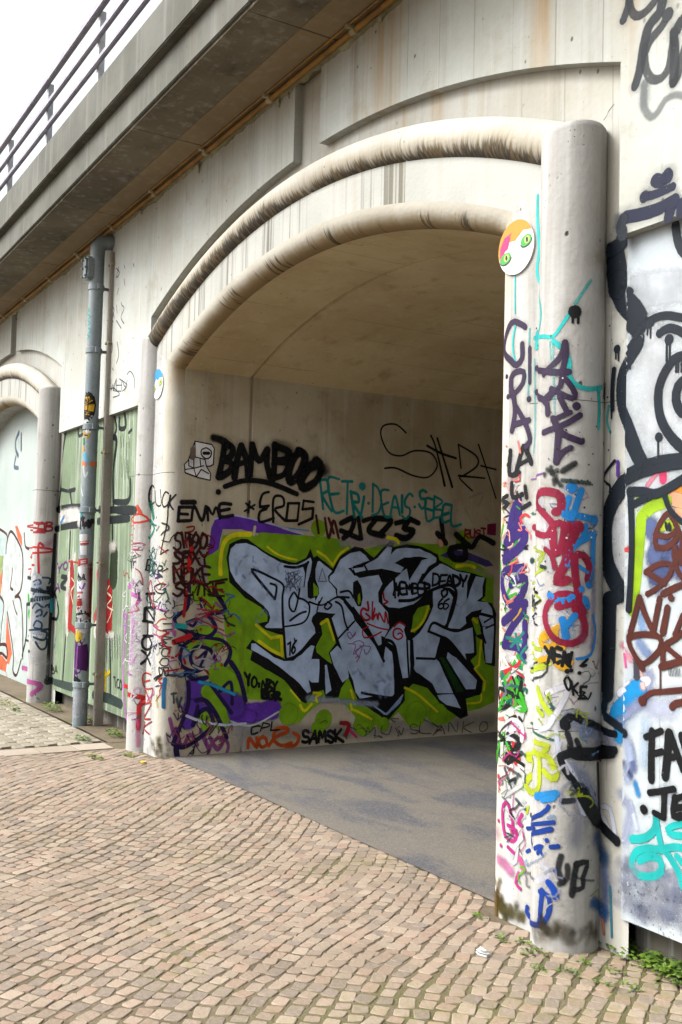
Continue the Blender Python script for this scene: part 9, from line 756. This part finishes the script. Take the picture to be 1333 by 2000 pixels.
('graffiti_mural','thick black outlines of the big cartoon head on the right panel','bayR','R',1,[('s','17222e',41.0,0.4,1.0,[7216,3064,7197,3081,7212,3122]),('sh','17222e',60.3,0.15,1.0,[7269,3026,7248,2948,7238,2872]),('sh','17222e',41.3,0.3,1.0,[7289,3046,7235,3055,7212,3093]),('sh','17222e',59.2,0.12,1.0,[7238,2890,7198,2808,7131,2741,7093,2680]),('sh','17222e',15.6,0.2,1.0,[7194,2862,7132,2827]),('sh','17222e',20.6,0.15,1.0,[6893,3057,6884,2999,6862,2942,6833,2914]),('sh','17222e',18.0,0.15,1.0,[7082,2656,7014,2683,6940,2685,6851,2657]),('sh','17222e',25.8,0.2,1.0,[7027,2672,7026,2672]),('s','17222e',4.6,0.3,1.0,[7039,2655,7039,2621]),('s','17222e',4.5,0.3,1.0,[7022,2645,7022,2605]),('s','17222e',4.6,0.3,1.0,[7060,2625,7060,2599]),('sh','17222e',20.7,0.15,1.0,[6972,2616,6923,2629,6858,2601,6819,2568]),('sh','17222e',23.7,0.2,1.0,[6922,2581,6922,2580]),('s','17222e',5.9,0.3,1.0,[6934,2563,6934,2492]),('s','17222e',5.9,0.3,1.0,[6918,2560,6918,2502]),('sh','17222e',40.1,0.12,1.0,[7099,2592,7142,2546,7197,2472,7200,2350,7147,2230,7102,2139,7058,2069]),('sh','17222e',18.4,0.3,1.0,[7108,2627,7082,2656]),('s','17222e',4.6,0.3,1.0,[7133,2531,7133,2490]),('sh','17222e',20.6,0.12,1.0,[6834,2501,6897,2492,6954,2430,6978,2355,6960,2249,6894,2159,6815,2102]),('sh','17222e',23.3,0.12,1.0,[6818,2410,6872,2380,6884,2324,6856,2270,6809,2258]),('s','17222e',4.4,0.3,1.0,[6885,2478,6885,2439]),('s','17222e',4.4,0.3,1.0,[6873,2489,6873,2437]),('s','17222e',4.4,0.3,1.0,[6857,2473,6857,2435]),('sh','17222e',20.9,0.2,1.0,[6972,2179,6971,2179]),('s','17222e',4.5,0.3,1.0,[6976,2167,6975,2096]),('sh','17222e',18.9,0.2,1.0,[7239,2595,7239,2595]),('s','17222e',4.7,0.3,1.0,[7246,2586,7245,2552]),('s','17222e',4.7,0.3,1.0,[7231,2584,7230,2542]),('sh','17222e',14.2,0.25,1.0,[7256,2505,7264,2427,7263,2331]),('s','17222e',4.7,0.3,1.0,[7268,2331,7267,2290]),('s','17222e',15.9,0.4,1.0,[7328,2438,7341,2388]),('s','17222e',4.8,0.3,1.0,[7338,2388,7336,2340]),('sh','17222e',33.3,0.1,1.0,[7244,1954,7191,2005,7075,2051,6975,2070,6846,2073]),('sh','17222e',43.8,0.1,1.0,[7191,1996,7253,1925,7289,1844,7296,1749,7286,1661,7248,1587,7212,1541]),('sh','17222e',21.0,0.1,1.0,[6846,2058,6942,2052,7058,2034,7191,1996]),('sh','17222e',34.2,0.15,1.0,[7211,1514,7256,1499]),('sh','17222e',34.0,0.2,1.0,[7198,1528,7198,1528]),('sh','17222e',40.6,0.12,1.0,[7270,1492,7272,1357,7275,1223,7278,1089]),('s','17222e',21.7,0.4,1.0,[7278,1102,7295,1020,7285,988,7148,934]),('s','17222e',7.9,0.2,1.0,[7246,2101,7301,2050,7310,2016,7272,1994,7272,1966]),('sh','6a3aa8',10.9,0.2,1.0,[7228,2093,7227,2039]),('sh','17222e',16.8,0.15,1.0,[7126,1959,7115,1760,7121,1563,7129,1458]),('sh','17222e',22.4,0.2,1.0,[7126,1959,7057,1955,6973,1945,6846,1995]),('sh','17222e',13.2,0.2,1.0,[6941,1937,6908,1872,6844,1819]),('sh','17222e',15.1,0.2,1.0,[7125,1899,7015,1934]),('s','17222e',5.9,0.2,1.0,[6931,1821,6927,1790,6911,1821,6909,1789])]),
('graffiti_tag','navy stacked bars and bracket on the wall above the right panel','upper2','O',0,[('sh','0e1a3c',30.8,0.12,1.0,[7955,3252,7928,3240,7894,3250]),('sh','0e1a3c',24.5,0.12,1.0,[7894,3261,7890,3242]),('sh','0e1a3c',20.1,0.12,1.0,[8017,3201,7954,3193,7868,3197]),('sh','0e1a3c',26.7,0.2,1.0,[8017,3201,8016,3201]),('sh','0e1a3c',31.2,0.14,1.0,[8117,3141,8043,3131,7954,3126,7859,3136]),('sh','0e1a3c',24.4,0.14,1.0,[7855,3135,7876,3104,7888,3073]),('sh','16222e',32.1,0.3,1.0,[8135,3136,8149,3111,8139,3072]),('sh','0e1a3c',24.1,0.2,1.0,[7817,3114,7825,3075]),('s','16222e',25.8,1,0.8,[8169,3156,8173,3117])]),
('graffiti_tag','grey fading black tag letters at the top of the wall','upper2','O',0,[('sh','2a3036',24.3,0.2,1.0,[8112,4119,8119,4076,8145,4030]),('s','2a3036',20.7,0.2,0.8,[8112,4102,8101,4050,8071,4011,8024,4004,7975,4026,7961,4042]),('sh','2a3036',23.7,0.2,0.9,[7927,4025,7940,3970,8002,3932,8030,3852,8050,3762,8075,3704]),('s','2a3036',23.5,0.25,0.75,[7892,3937,7932,3901,7995,3867,8022,3829]),('sh','2a3036',30.9,0.2,1.0,[7899,3938,7899,3938]),('s','2a3036',20.2,0.25,0.7,[8022,3806,8014,3747,7979,3694,7930,3680,7893,3708,7877,3772,7864,3848]),('sh','2a3036',23.0,0.25,0.85,[7868,3850,7860,3765,7866,3635]),('sh','2a3036',22.9,0.25,0.85,[7822,3883,7845,3861,7858,3840]),('s','2a3036',19.8,0.3,0.7,[7798,3792,7824,3723,7843,3650,7866,3632]),('s','6a7274',21.8,0.6,0.5,[8021,3694,8027,3641,8020,3582,7984,3533,7946,3543,7909,3578,7852,3578,7796,3546]),('s','8a9290',37.9,1,0.4,[8021,3680,8023,3611])]),
('graffiti_tag','dripping brown BR ND lettering on the right panel','bayR','R',2,[('sh','5a2a20',13.3,0.12,1.0,[6979,1720,6988,1771,6924,1859,6875,1795,6923,1764,6972,1771]),('sh','5a2a20',13.2,0.12,1.0,[6979,1720,6922,1720,6875,1757]),('sh','5a2a20',13.0,0.12,1.0,[6875,1801,6844,1744,6859,1694]),('sh','5a2a20',13.3,0.12,1.0,[7036,1617,6970,1650,6906,1650,6906,1612,6970,1554,7027,1527]),('sh','5a2a20',13.3,0.12,1.0,[7028,1617,6978,1592,6937,1574]),('sh','5a2a20',14.5,0.15,1.0,[6945,1529,6881,1557,6842,1570]),('sh','5a2a20',13.0,0.15,1.0,[6883,1720,6874,1632,6842,1595]),('s','5a2a20',3.5,0.3,1.0,[6898,1707,6898,1678]),('s','5a2a20',3.5,0.3,1.0,[6892,1707,6892,1648]),('s','5a2a20',3.5,0.3,1.0,[6886,1707,6885,1632]),('s','5a2a20',3.5,0.3,1.0,[6879,1707,6879,1626]),('s','5a2a20',3.5,0.3,1.0,[6873,1707,6872,1617]),('s','5a2a20',3.5,0.3,1.0,[6867,1707,6866,1667]),('s','5a2a20',3.5,0.3,1.0,[6860,1707,6860,1649]),('s','5a2a20',3.5,0.3,1.0,[6854,1707,6854,1646]),('s','5a2a20',3.5,0.3,1.0,[6848,1707,6848,1649]),('s','5a2a20',3.5,0.3,1.0,[6842,1707,6841,1649]),('sh','5a2a20',13.6,0.12,1.0,[7119,1360,7094,1433,7069,1512]),('sh','5a2a20',13.4,0.12,1.0,[7069,1512,7035,1436,6992,1375]),('sh','5a2a20',13.3,0.12,1.0,[6992,1375,6961,1510]),('sh','5a2a20',14.6,0.12,1.0,[6920,1474,6943,1371]),('sh','5a2a20',16.0,0.2,1.0,[6901,1515,6900,1515]),('sh','5a2a20',13.0,0.15,1.0,[6841,1446,6880,1369]),('sh','5a2a20',13.5,0.12,1.0,[7127,1340,7050,1358,6959,1351,6959,1301,7049,1236,7118,1301,7127,1340]),('sh','5a2a20',15.0,0.2,1.0,[7066,1234,7049,1217]),('sh','5a2a20',13.1,0.12,1.0,[6942,1239,6935,1315,6879,1351,6841,1378]),('sh','5a2a20',13.0,0.12,1.0,[6927,1316,6840,1267]),('sh','5a2a20',14.5,0.12,1.0,[6950,1232,6840,1267]),('s','5a2a20',3.7,0.3,1.0,[6954,1226,6953,1132]),('sh','5a2a20',13.2,0.12,1.0,[7052,1082,7006,1119,6933,1134,6839,1151]),('sh','5a2a20',22.4,0.2,1.0,[7047,1082,7047,1082]),('sh','5a2a20',14.4,0.15,1.0,[6893,1076,6877,1091,6838,1102]),('s','2a2a30',2.3,0.4,0.7,[6910,1230,6906,1199]),('s','2a2a30',2.3,0.4,0.7,[6902,1231,6898,1200]),('s','2a2a30',2.3,0.4,0.7,[6894,1231,6890,1201]),('s','2a2a30',2.3,0.4,0.7,[6886,1232,6882,1202]),('s','2a2a30',2.3,0.4,0.7,[6878,1233,6874,1202]),('s','2a2a30',2.3,0.4,0.7,[6871,1234,6866,1203]),('s','2a2a30',2.3,0.4,0.7,[6863,1234,6859,1204]),('s','2a2a30',2.3,0.4,0.7,[6855,1235,6851,1205])]),
('graffiti_tag','bold black FA JE lettering on the right panel','bayR','R',3,[('sh','101216',16.2,0.15,1.0,[6996,966,6999,865,6998,765]),('sh','101216',14.7,0.15,1.0,[7029,936,6964,965,6948,973]),('sh','101216',14.6,0.15,1.0,[6991,873,6943,890]),('sh','101216',17.4,0.15,1.0,[6926,790,6915,879,6908,973]),('sh','101216',17.2,0.15,1.0,[6904,973,6876,916,6836,837]),('sh','101216',13.0,0.15,1.0,[6915,867,6860,888]),('sh','101216',15.7,0.15,1.0,[6845,970,6806,867]),('sh','101216',14.5,0.15,1.0,[7006,713,6945,731,6882,752]),('sh','101216',15.9,0.15,1.0,[6929,734,6932,635]),('sh','101216',13.1,0.15,1.0,[6932,628,6981,637]),('sh','101216',20.7,0.2,1.0,[7036,639,7035,639]),('sh','101216',15.7,0.15,1.0,[6874,720,6881,646,6835,656]),('sh','101216',12.8,0.15,1.0,[6874,714,6828,736]),('sh','101216',12.8,0.15,1.0,[6874,678,6828,693])]),
('graffiti_tag','turquoise looping scrawl low on the right panel','bayR','R',3,[('sh','22bcb8',16.2,0.12,1.0,[7100,503,7025,527,6976,575,6972,620]),('sh','22bcb8',14.4,0.12,1.0,[6968,596,6943,515,6903,482,6856,433,6833,379]),('sh','22bcb8',16.2,0.12,1.0,[6943,497,7024,483,7082,450,7098,395,7056,368,6990,379,6942,411,6951,458,7007,456,7057,425]),('sh','22bcb8',15.7,0.12,1.0,[6827,579,6888,571,6912,584,6873,611,6827,627]),('sh','22bcb8',15.8,0.12,1.0,[6943,497,6880,524,6826,531]),('sh','22bcb8',14.2,0.12,1.0,[6864,491,6826,465])]),
('graffiti_tag','peeling paint smears and turquoise script on the downpipe','pipe','P',0,[('s','3ab8b4',8.7,0.3,1.0,[318,4147,367,4117,318,4101]),('s','3ab8b4',8.7,0.3,1.0,[331,4083,381,4053,347,4033]),('s','3ab8b4',8.7,0.3,1.0,[326,4021,380,3991,345,3971]),('s','3ab8b4',8.6,0.3,1.0,[363,3937,396,3913,371,3890]),('s','3ab8b4',8.7,0.3,1.0,[318,3883,375,3852,332,3833]),('s','dfe3e6',13.2,0.4,1.0,[365,2549,390,2442,413,2488]),('s','dfe3e6',9.9,0.4,1.0,[318,2384,370,2259]),('s','e6e4e8',98.2,0.5,0.9,[393,1531,401,1330,411,1089]),('s','eceaf0',85.0,0.7,0.8,[422,1039,407,909]),('s','b01c20',32.9,0.2,1.0,[318,1611,342,1580]),('s','3a2a30',29.6,0.4,1.0,[368,2036,437,1976,26,2009]),('s','1a1c22',46.1,0.4,1.0,[355,1965,437,1976]),('s','a0201e',59.2,0.9,0.7,[35,1553,51,1290,47,1089]),('s','a01a1c',45.9,0.4,1.0,[360,1238,372,1168]),('s','d8b820',45.8,0.4,1.0,[372,907,381,858]),('s','1a1c22',16.4,0.3,1.0,[399,1119,8,1090,413,1029,1,1009,439,1110]),('s','5a1a6a',111.1,0.2,1.0,[365,777,384,668,363,547]),('s','5a1a6a',78.7,0.2,1.0,[318,753,318,562]),('s','9a5aa8',9.8,0.5,1.0,[380,767,371,547]),('s','1a1c22',32.7,0.2,1.0,[318,462,395,439,371,408]),('s','1a1c22',19.6,0.3,1.0,[427,400,437,390]),('s','d0d4dc',97.7,0.9,0.7,[399,340,413,241,385,130])]),
('paper_figure','white paper cut-out of a boxy robot pasted beside the BAMBOO tag','tunnell','L',3,[('f','eeeef0',0,0.0,1.0,[12567,2651,12412,2636,12388,2606,12392,2465,12422,2448,12456,2446,12413,2384,12418,2328,12522,2343,12648,2377,12658,2446,12623,2484]),('l','101216',5.1,0.1,1.0,[12567,2651,12412,2636,12388,2606,12392,2465,12422,2448,12456,2446,12413,2384,12418,2328,12522,2343,12648,2377,12658,2446,12623,2484,12567,2651]),('l','101216',5.1,0.1,1.0,[12567,2644,12562,2517,12607,2503]),('l','101216',5.1,0.1,1.0,[12562,2517,12470,2502,12456,2446]),('l','101216',5.1,0.1,1.0,[12618,2485,12617,2438,12570,2420,12480,2448]),('l','101216',5.1,0.1,1.0,[12570,2420,12573,2505]),('l','101216',5.1,0.1,1.0,[12516,2499,12507,2442]),('l','101216',5.1,0.1,1.0,[12649,2404,12570,2420,12545,2348]),('l','101216',5.1,0.1,1.0,[12545,2348,12502,2415,12431,2383]),('s','101216',5.7,0.14,1.0,[12462,2604,12503,2585,12506,2542,12463,2509,12422,2528,12415,2578,12462,2604]),('l','101216',14.2,0.14,1.0,[12483,2555,12437,2559]),('sh','7a6a62',25.4,0.3,1.0,[12581,2579,12585,2515])]),
('sticker','yellow and black hand shaped sticker on the downpipe','pipe','P',1,[('s','1c1608',66.2,0.06,1.0,[382,3232,402,3162,389,3070]),('s','e8b41c',49.6,0.06,1.0,[383,3201,405,3162,396,3108]),('s','1c1608',6.6,0.14,1.0,[396,3223,391,3100])]),
('sticker','black and white sticker on the downpipe','pipe','P',1,[('s','ececec',29.7,0.1,1.0,[378,2993,391,2947,404,2901]),('s','101216',19.8,0.2,1.0,[393,2977,411,2939]),('s','101216',13.2,0.2,1.0,[377,2924,419,2916])]),
('sticker','small orange, green and blue stickers in a column on the downpipe','pipe','P',1,[('l','d8a81c',29.7,0.06,1.0,[362,2871,398,2862]),('s','101216',6.6,0.14,1.0,[363,2864,398,2858]),('l','2a8a3a',13.2,0.06,1.0,[354,2826,358,2772]),('l','e0a040',13.2,0.06,1.0,[355,2741,358,2695]),('s','7ac0e0',29.7,0.1,1.0,[369,2671,400,2610]),('l','e88a5a',26.4,0.06,1.0,[384,2579,2,2578]),('s','2aa0a0',19.8,0.1,1.0,[352,2137,358,2061])]),
('sticker','white sticker with a black horse rider silhouette on the downpipe','pipe','P',1,[('f','f2f2f6',0,0.0,1.0,[318,1560,452,1562,452,1311,318,1307]),('f','101216',0,0.0,1.0,[348,1520,370,1470,396,1450,410,1491,430,1481,427,1451,447,1421,432,1426,397,1425,366,1404,318,1438]),('s','8a5ac0',9.8,0.3,1.0,[359,1379,401,1330,429,1391]),('s','c02a30',13.1,0.2,1.0,[318,1297,402,1305])]),
('sticker','red and white sticker above the rider on the downpipe','pipe','P',1,[('f','d83a3a',0,0.0,1.0,[318,1626,449,1643,451,1583,318,1570]),('f','f0e8ec',0,0.0,1.0,[376,1616,435,1626,436,1595,378,1588]),('s','d83a3a',6.6,0.14,1.0,[383,1603,431,1609])]),
('sticker','pair of plain white stickers high on the painted half of the downpipe','pipe','P',1,[('f','f2f2f2',0,0.0,1.0,[338,1874,435,1880,438,1794,358,1788]),('s','c03030',9.9,0.1,1.0,[366,1803,443,1810]),('s','c03030',9.9,0.1,1.0,[374,1781,444,1786]),('f','eceef2',0,0.0,1.0,[360,1762,435,1764,438,1673,373,1672])]),
('hairline_joint','thin dark casting joint round the right pillar','apr','R',0,[('s','4a443c',1.6,0.3,1.0,[7905,2387,7690,2370,7593,2365,7524,2360,7456,2357,7382,2358,7287,2365,7218,2366]),('s','4a443c',1.6,0.3,1.0,[7894,896,7643,923,7559,927,7467,932,7345,922,7217,928]),('s','4a443c',1.9,0.3,1.0,[7376,3626,7308,3690,7273,3709])]),
('hairline_joint','thin dark casting joint round the left pillar','apl','L',0,[('s','5a544c',2.3,0.3,1.0,[14368,2403,14243,2424,13258,2374,13151,2369,13024,2375,12740,2375])]),
('hairline_joint','thin dark casting joint round the far pillar','bpr','L',0,[('s','5a544c',3.1,0.3,1.0,[19287,2538,16952,2413,16807,2418])])
]
def spline(P):
    if len(P) < 3: return P
    out = []
    for k in range(len(P)-1):
        a, b, c, d = P[max(k-1, 0)], P[k], P[k+1], P[min(k+2, len(P)-1)]
        n = max(2, min(10, int(hypot(c[0]-b[0], c[1]-b[1])/.02)))
        for i in range(n):
            t = i/n
            out.append(tuple(.5*(2*b[q]+(c[q]-a[q])*t+(2*a[q]-5*b[q]+4*c[q]-d[q])*t*t+(3*b[q]-a[q]-3*c[q]+d[q])*t**3) for q in (0, 1)))
    return out+[P[-1]]
def dense(P, step):
    out = [P[0]]
    for a, b in zip(P, P[1:]):
        n = max(1, int(hypot(b[0]-a[0], b[1]-a[1])/step))
        out += [(a[0]+(b[0]-a[0])*i/n, a[1]+(b[1]-a[1])*i/n) for i in range(1, n+1)]
    return out
rnd = random.Random(5)
def ribbon(mb, tone, prm, surf, P, hw, off, col, soft, cov):
    P = dense(P, max(.012, min(.03, hw*1.2)) if surf in 'RP' or hw < .02 else .03)
    Q = [P[0]]
    for p in P[1:]:
        if hypot(p[0]-Q[-1][0], p[1]-Q[-1][1]) > hw*.15+.0005: Q.append(p)
    if len(Q) < 2: Q.append((Q[0][0]+.001, Q[0][1]))
    P = Q; n = len(P); S = SURF[surf]; hw *= 1+soft*.35
    NA = 4 if hw < .02 else 2*min(16, max(2, int(hw/.008))) if surf in 'RPL' else 8
    i0 = len(mb.v); ph = rnd.uniform(0, 99)
    for k, p in enumerate(P):
        a, b = P[max(k-1, 0)], P[min(k+1, n-1)]; dx, dy = b[0]-a[0], b[1]-a[1]; d = hypot(dx, dy) or 1
        nx, ny = -dy/d, dx/d; ww = hw*(1+.13*noise.noise(Vector((k*hw*2+ph, ph, 0)))+.28*noise.noise(Vector((k*.05+ph, 7, ph)))); o = off+.00015*k/n
        for q in range(NA+1):
            t = 2*q/NA-1; e = 1-abs(t)
            mb.v.append(S.at(p[0]+nx*ww*t, p[1]+ny*ww*t, o)); prm.append((e, soft, cov, 1)); tone.append(col)
        if k:
            for q in range(NA): j = i0+(k-1)*(NA+1)+q; mb.f.append((j, j+1, j+NA+2, j+NA+1))
    for end in (0, 1):          # round ends
        p, q = (P[0], P[1]) if not end else (P[-1], P[-2])
        dx, dy = p[0]-q[0], p[1]-q[1]; d = hypot(dx, dy) or 1; dx, dy = dx/d, dy/d; o = off+.00015*end
        c = len(mb.v); mb.v.append(S.at(p[0], p[1], o)); prm.append((1, soft, cov, 1)); tone.append(col)
        for k in range(7):
            an = -pi/2+pi*k/6; ex, ey = dx*cos(an)-dy*sin(an), dx*sin(an)+dy*cos(an)
            for g in (.5, 1): mb.v.append(S.at(p[0]+ex*hw*g, p[1]+ey*hw*g, o)); prm.append((1-g, soft, cov, 1)); tone.append(col)
            if k: a = c+2*k-1; mb.f += [(c, a, a+2), (a, a+1, a+3, a+2)]
def area(mb, tone, prm, surf, P, off, col, soft, cov):
    S = SURF[surf]; P = [(x, z) for x, z in dense(P+[P[0]], .05)[:-1]]
    P = [(a+rnd.uniform(-.003, .003), b+rnd.uniform(-.003, .003)) for a, b in P] if surf != 'P' else P
    def put(p): mb.v.append(S.at(p[0], p[1], off)); prm.append((1, soft, cov, 1)); tone.append(col); return len(mb.v)-1
    if surf != 'P':
        i = len(mb.v)
        for p in P: put(p)
        mb.f += [tuple(i+q for q in t) for t in tessellate_polygon([[Vector((p[0], p[1], 0)) for p in P]])]
        return
    todo = [[P[q] for q in t] for t in tessellate_polygon([[Vector((p[0], p[1], 0)) for p in P]])]
    while todo:             # on the round pipe: small triangles that follow the curve
        t = todo.pop(); d = [abs(t[k][0]-t[(k+1) % 3][0]) for k in range(3)]; k = d.index(max(d))
        if d[k] > .012:
            a, b, c = t[k], t[(k+1) % 3], t[(k+2) % 3]; m = ((a[0]+b[0])/2, (a[1]+b[1])/2); todo += [[a, m, c], [m, b, c]]
        else: mb.f.append(tuple(put(q) for q in t))
for name, label, part, surf, coat, strokes in PAINT:
    mb = MB(); tone = []; prm = []; k = 0
    strokes = [(q[0][0], q[1], q[2]*1.9, 1.0, .2, q[5]) for q in strokes if q[0][-1] == 'h']+strokes     # overspray first
    for kind, col, hw, soft, cov, flatp in strokes:
        P = [(flatp[i]/1000, flatp[i+1]/1000) for i in range(0, len(flatp), 2)]
        off = .0008+coat*.0006+k*.00006*min(1, 60/len(strokes)); k += 1; c = lin(col)
        if part == 'tunnell': c = tuple(min(1.9, x*1.45) for x in c[:3])+(1,)      # extra light for the shaded passage, put into its paint tones
        if kind == 'f': area(mb, tone, prm, surf, P, off, c, soft, cov)
        elif kind[0] == 's': ribbon(mb, tone, prm, surf, spline(P), hw/1000, off, c, soft, cov)
        else:
            for j in range(len(P)-1): ribbon(mb, tone, prm, surf, [P[j], P[j+1]], hw/1000, off+j*.00002, c, soft, cov)
    mb.a['tone'] = (tone, 'FLOAT_COLOR'); mb.a['prm'] = (prm, 'FLOAT_COLOR')
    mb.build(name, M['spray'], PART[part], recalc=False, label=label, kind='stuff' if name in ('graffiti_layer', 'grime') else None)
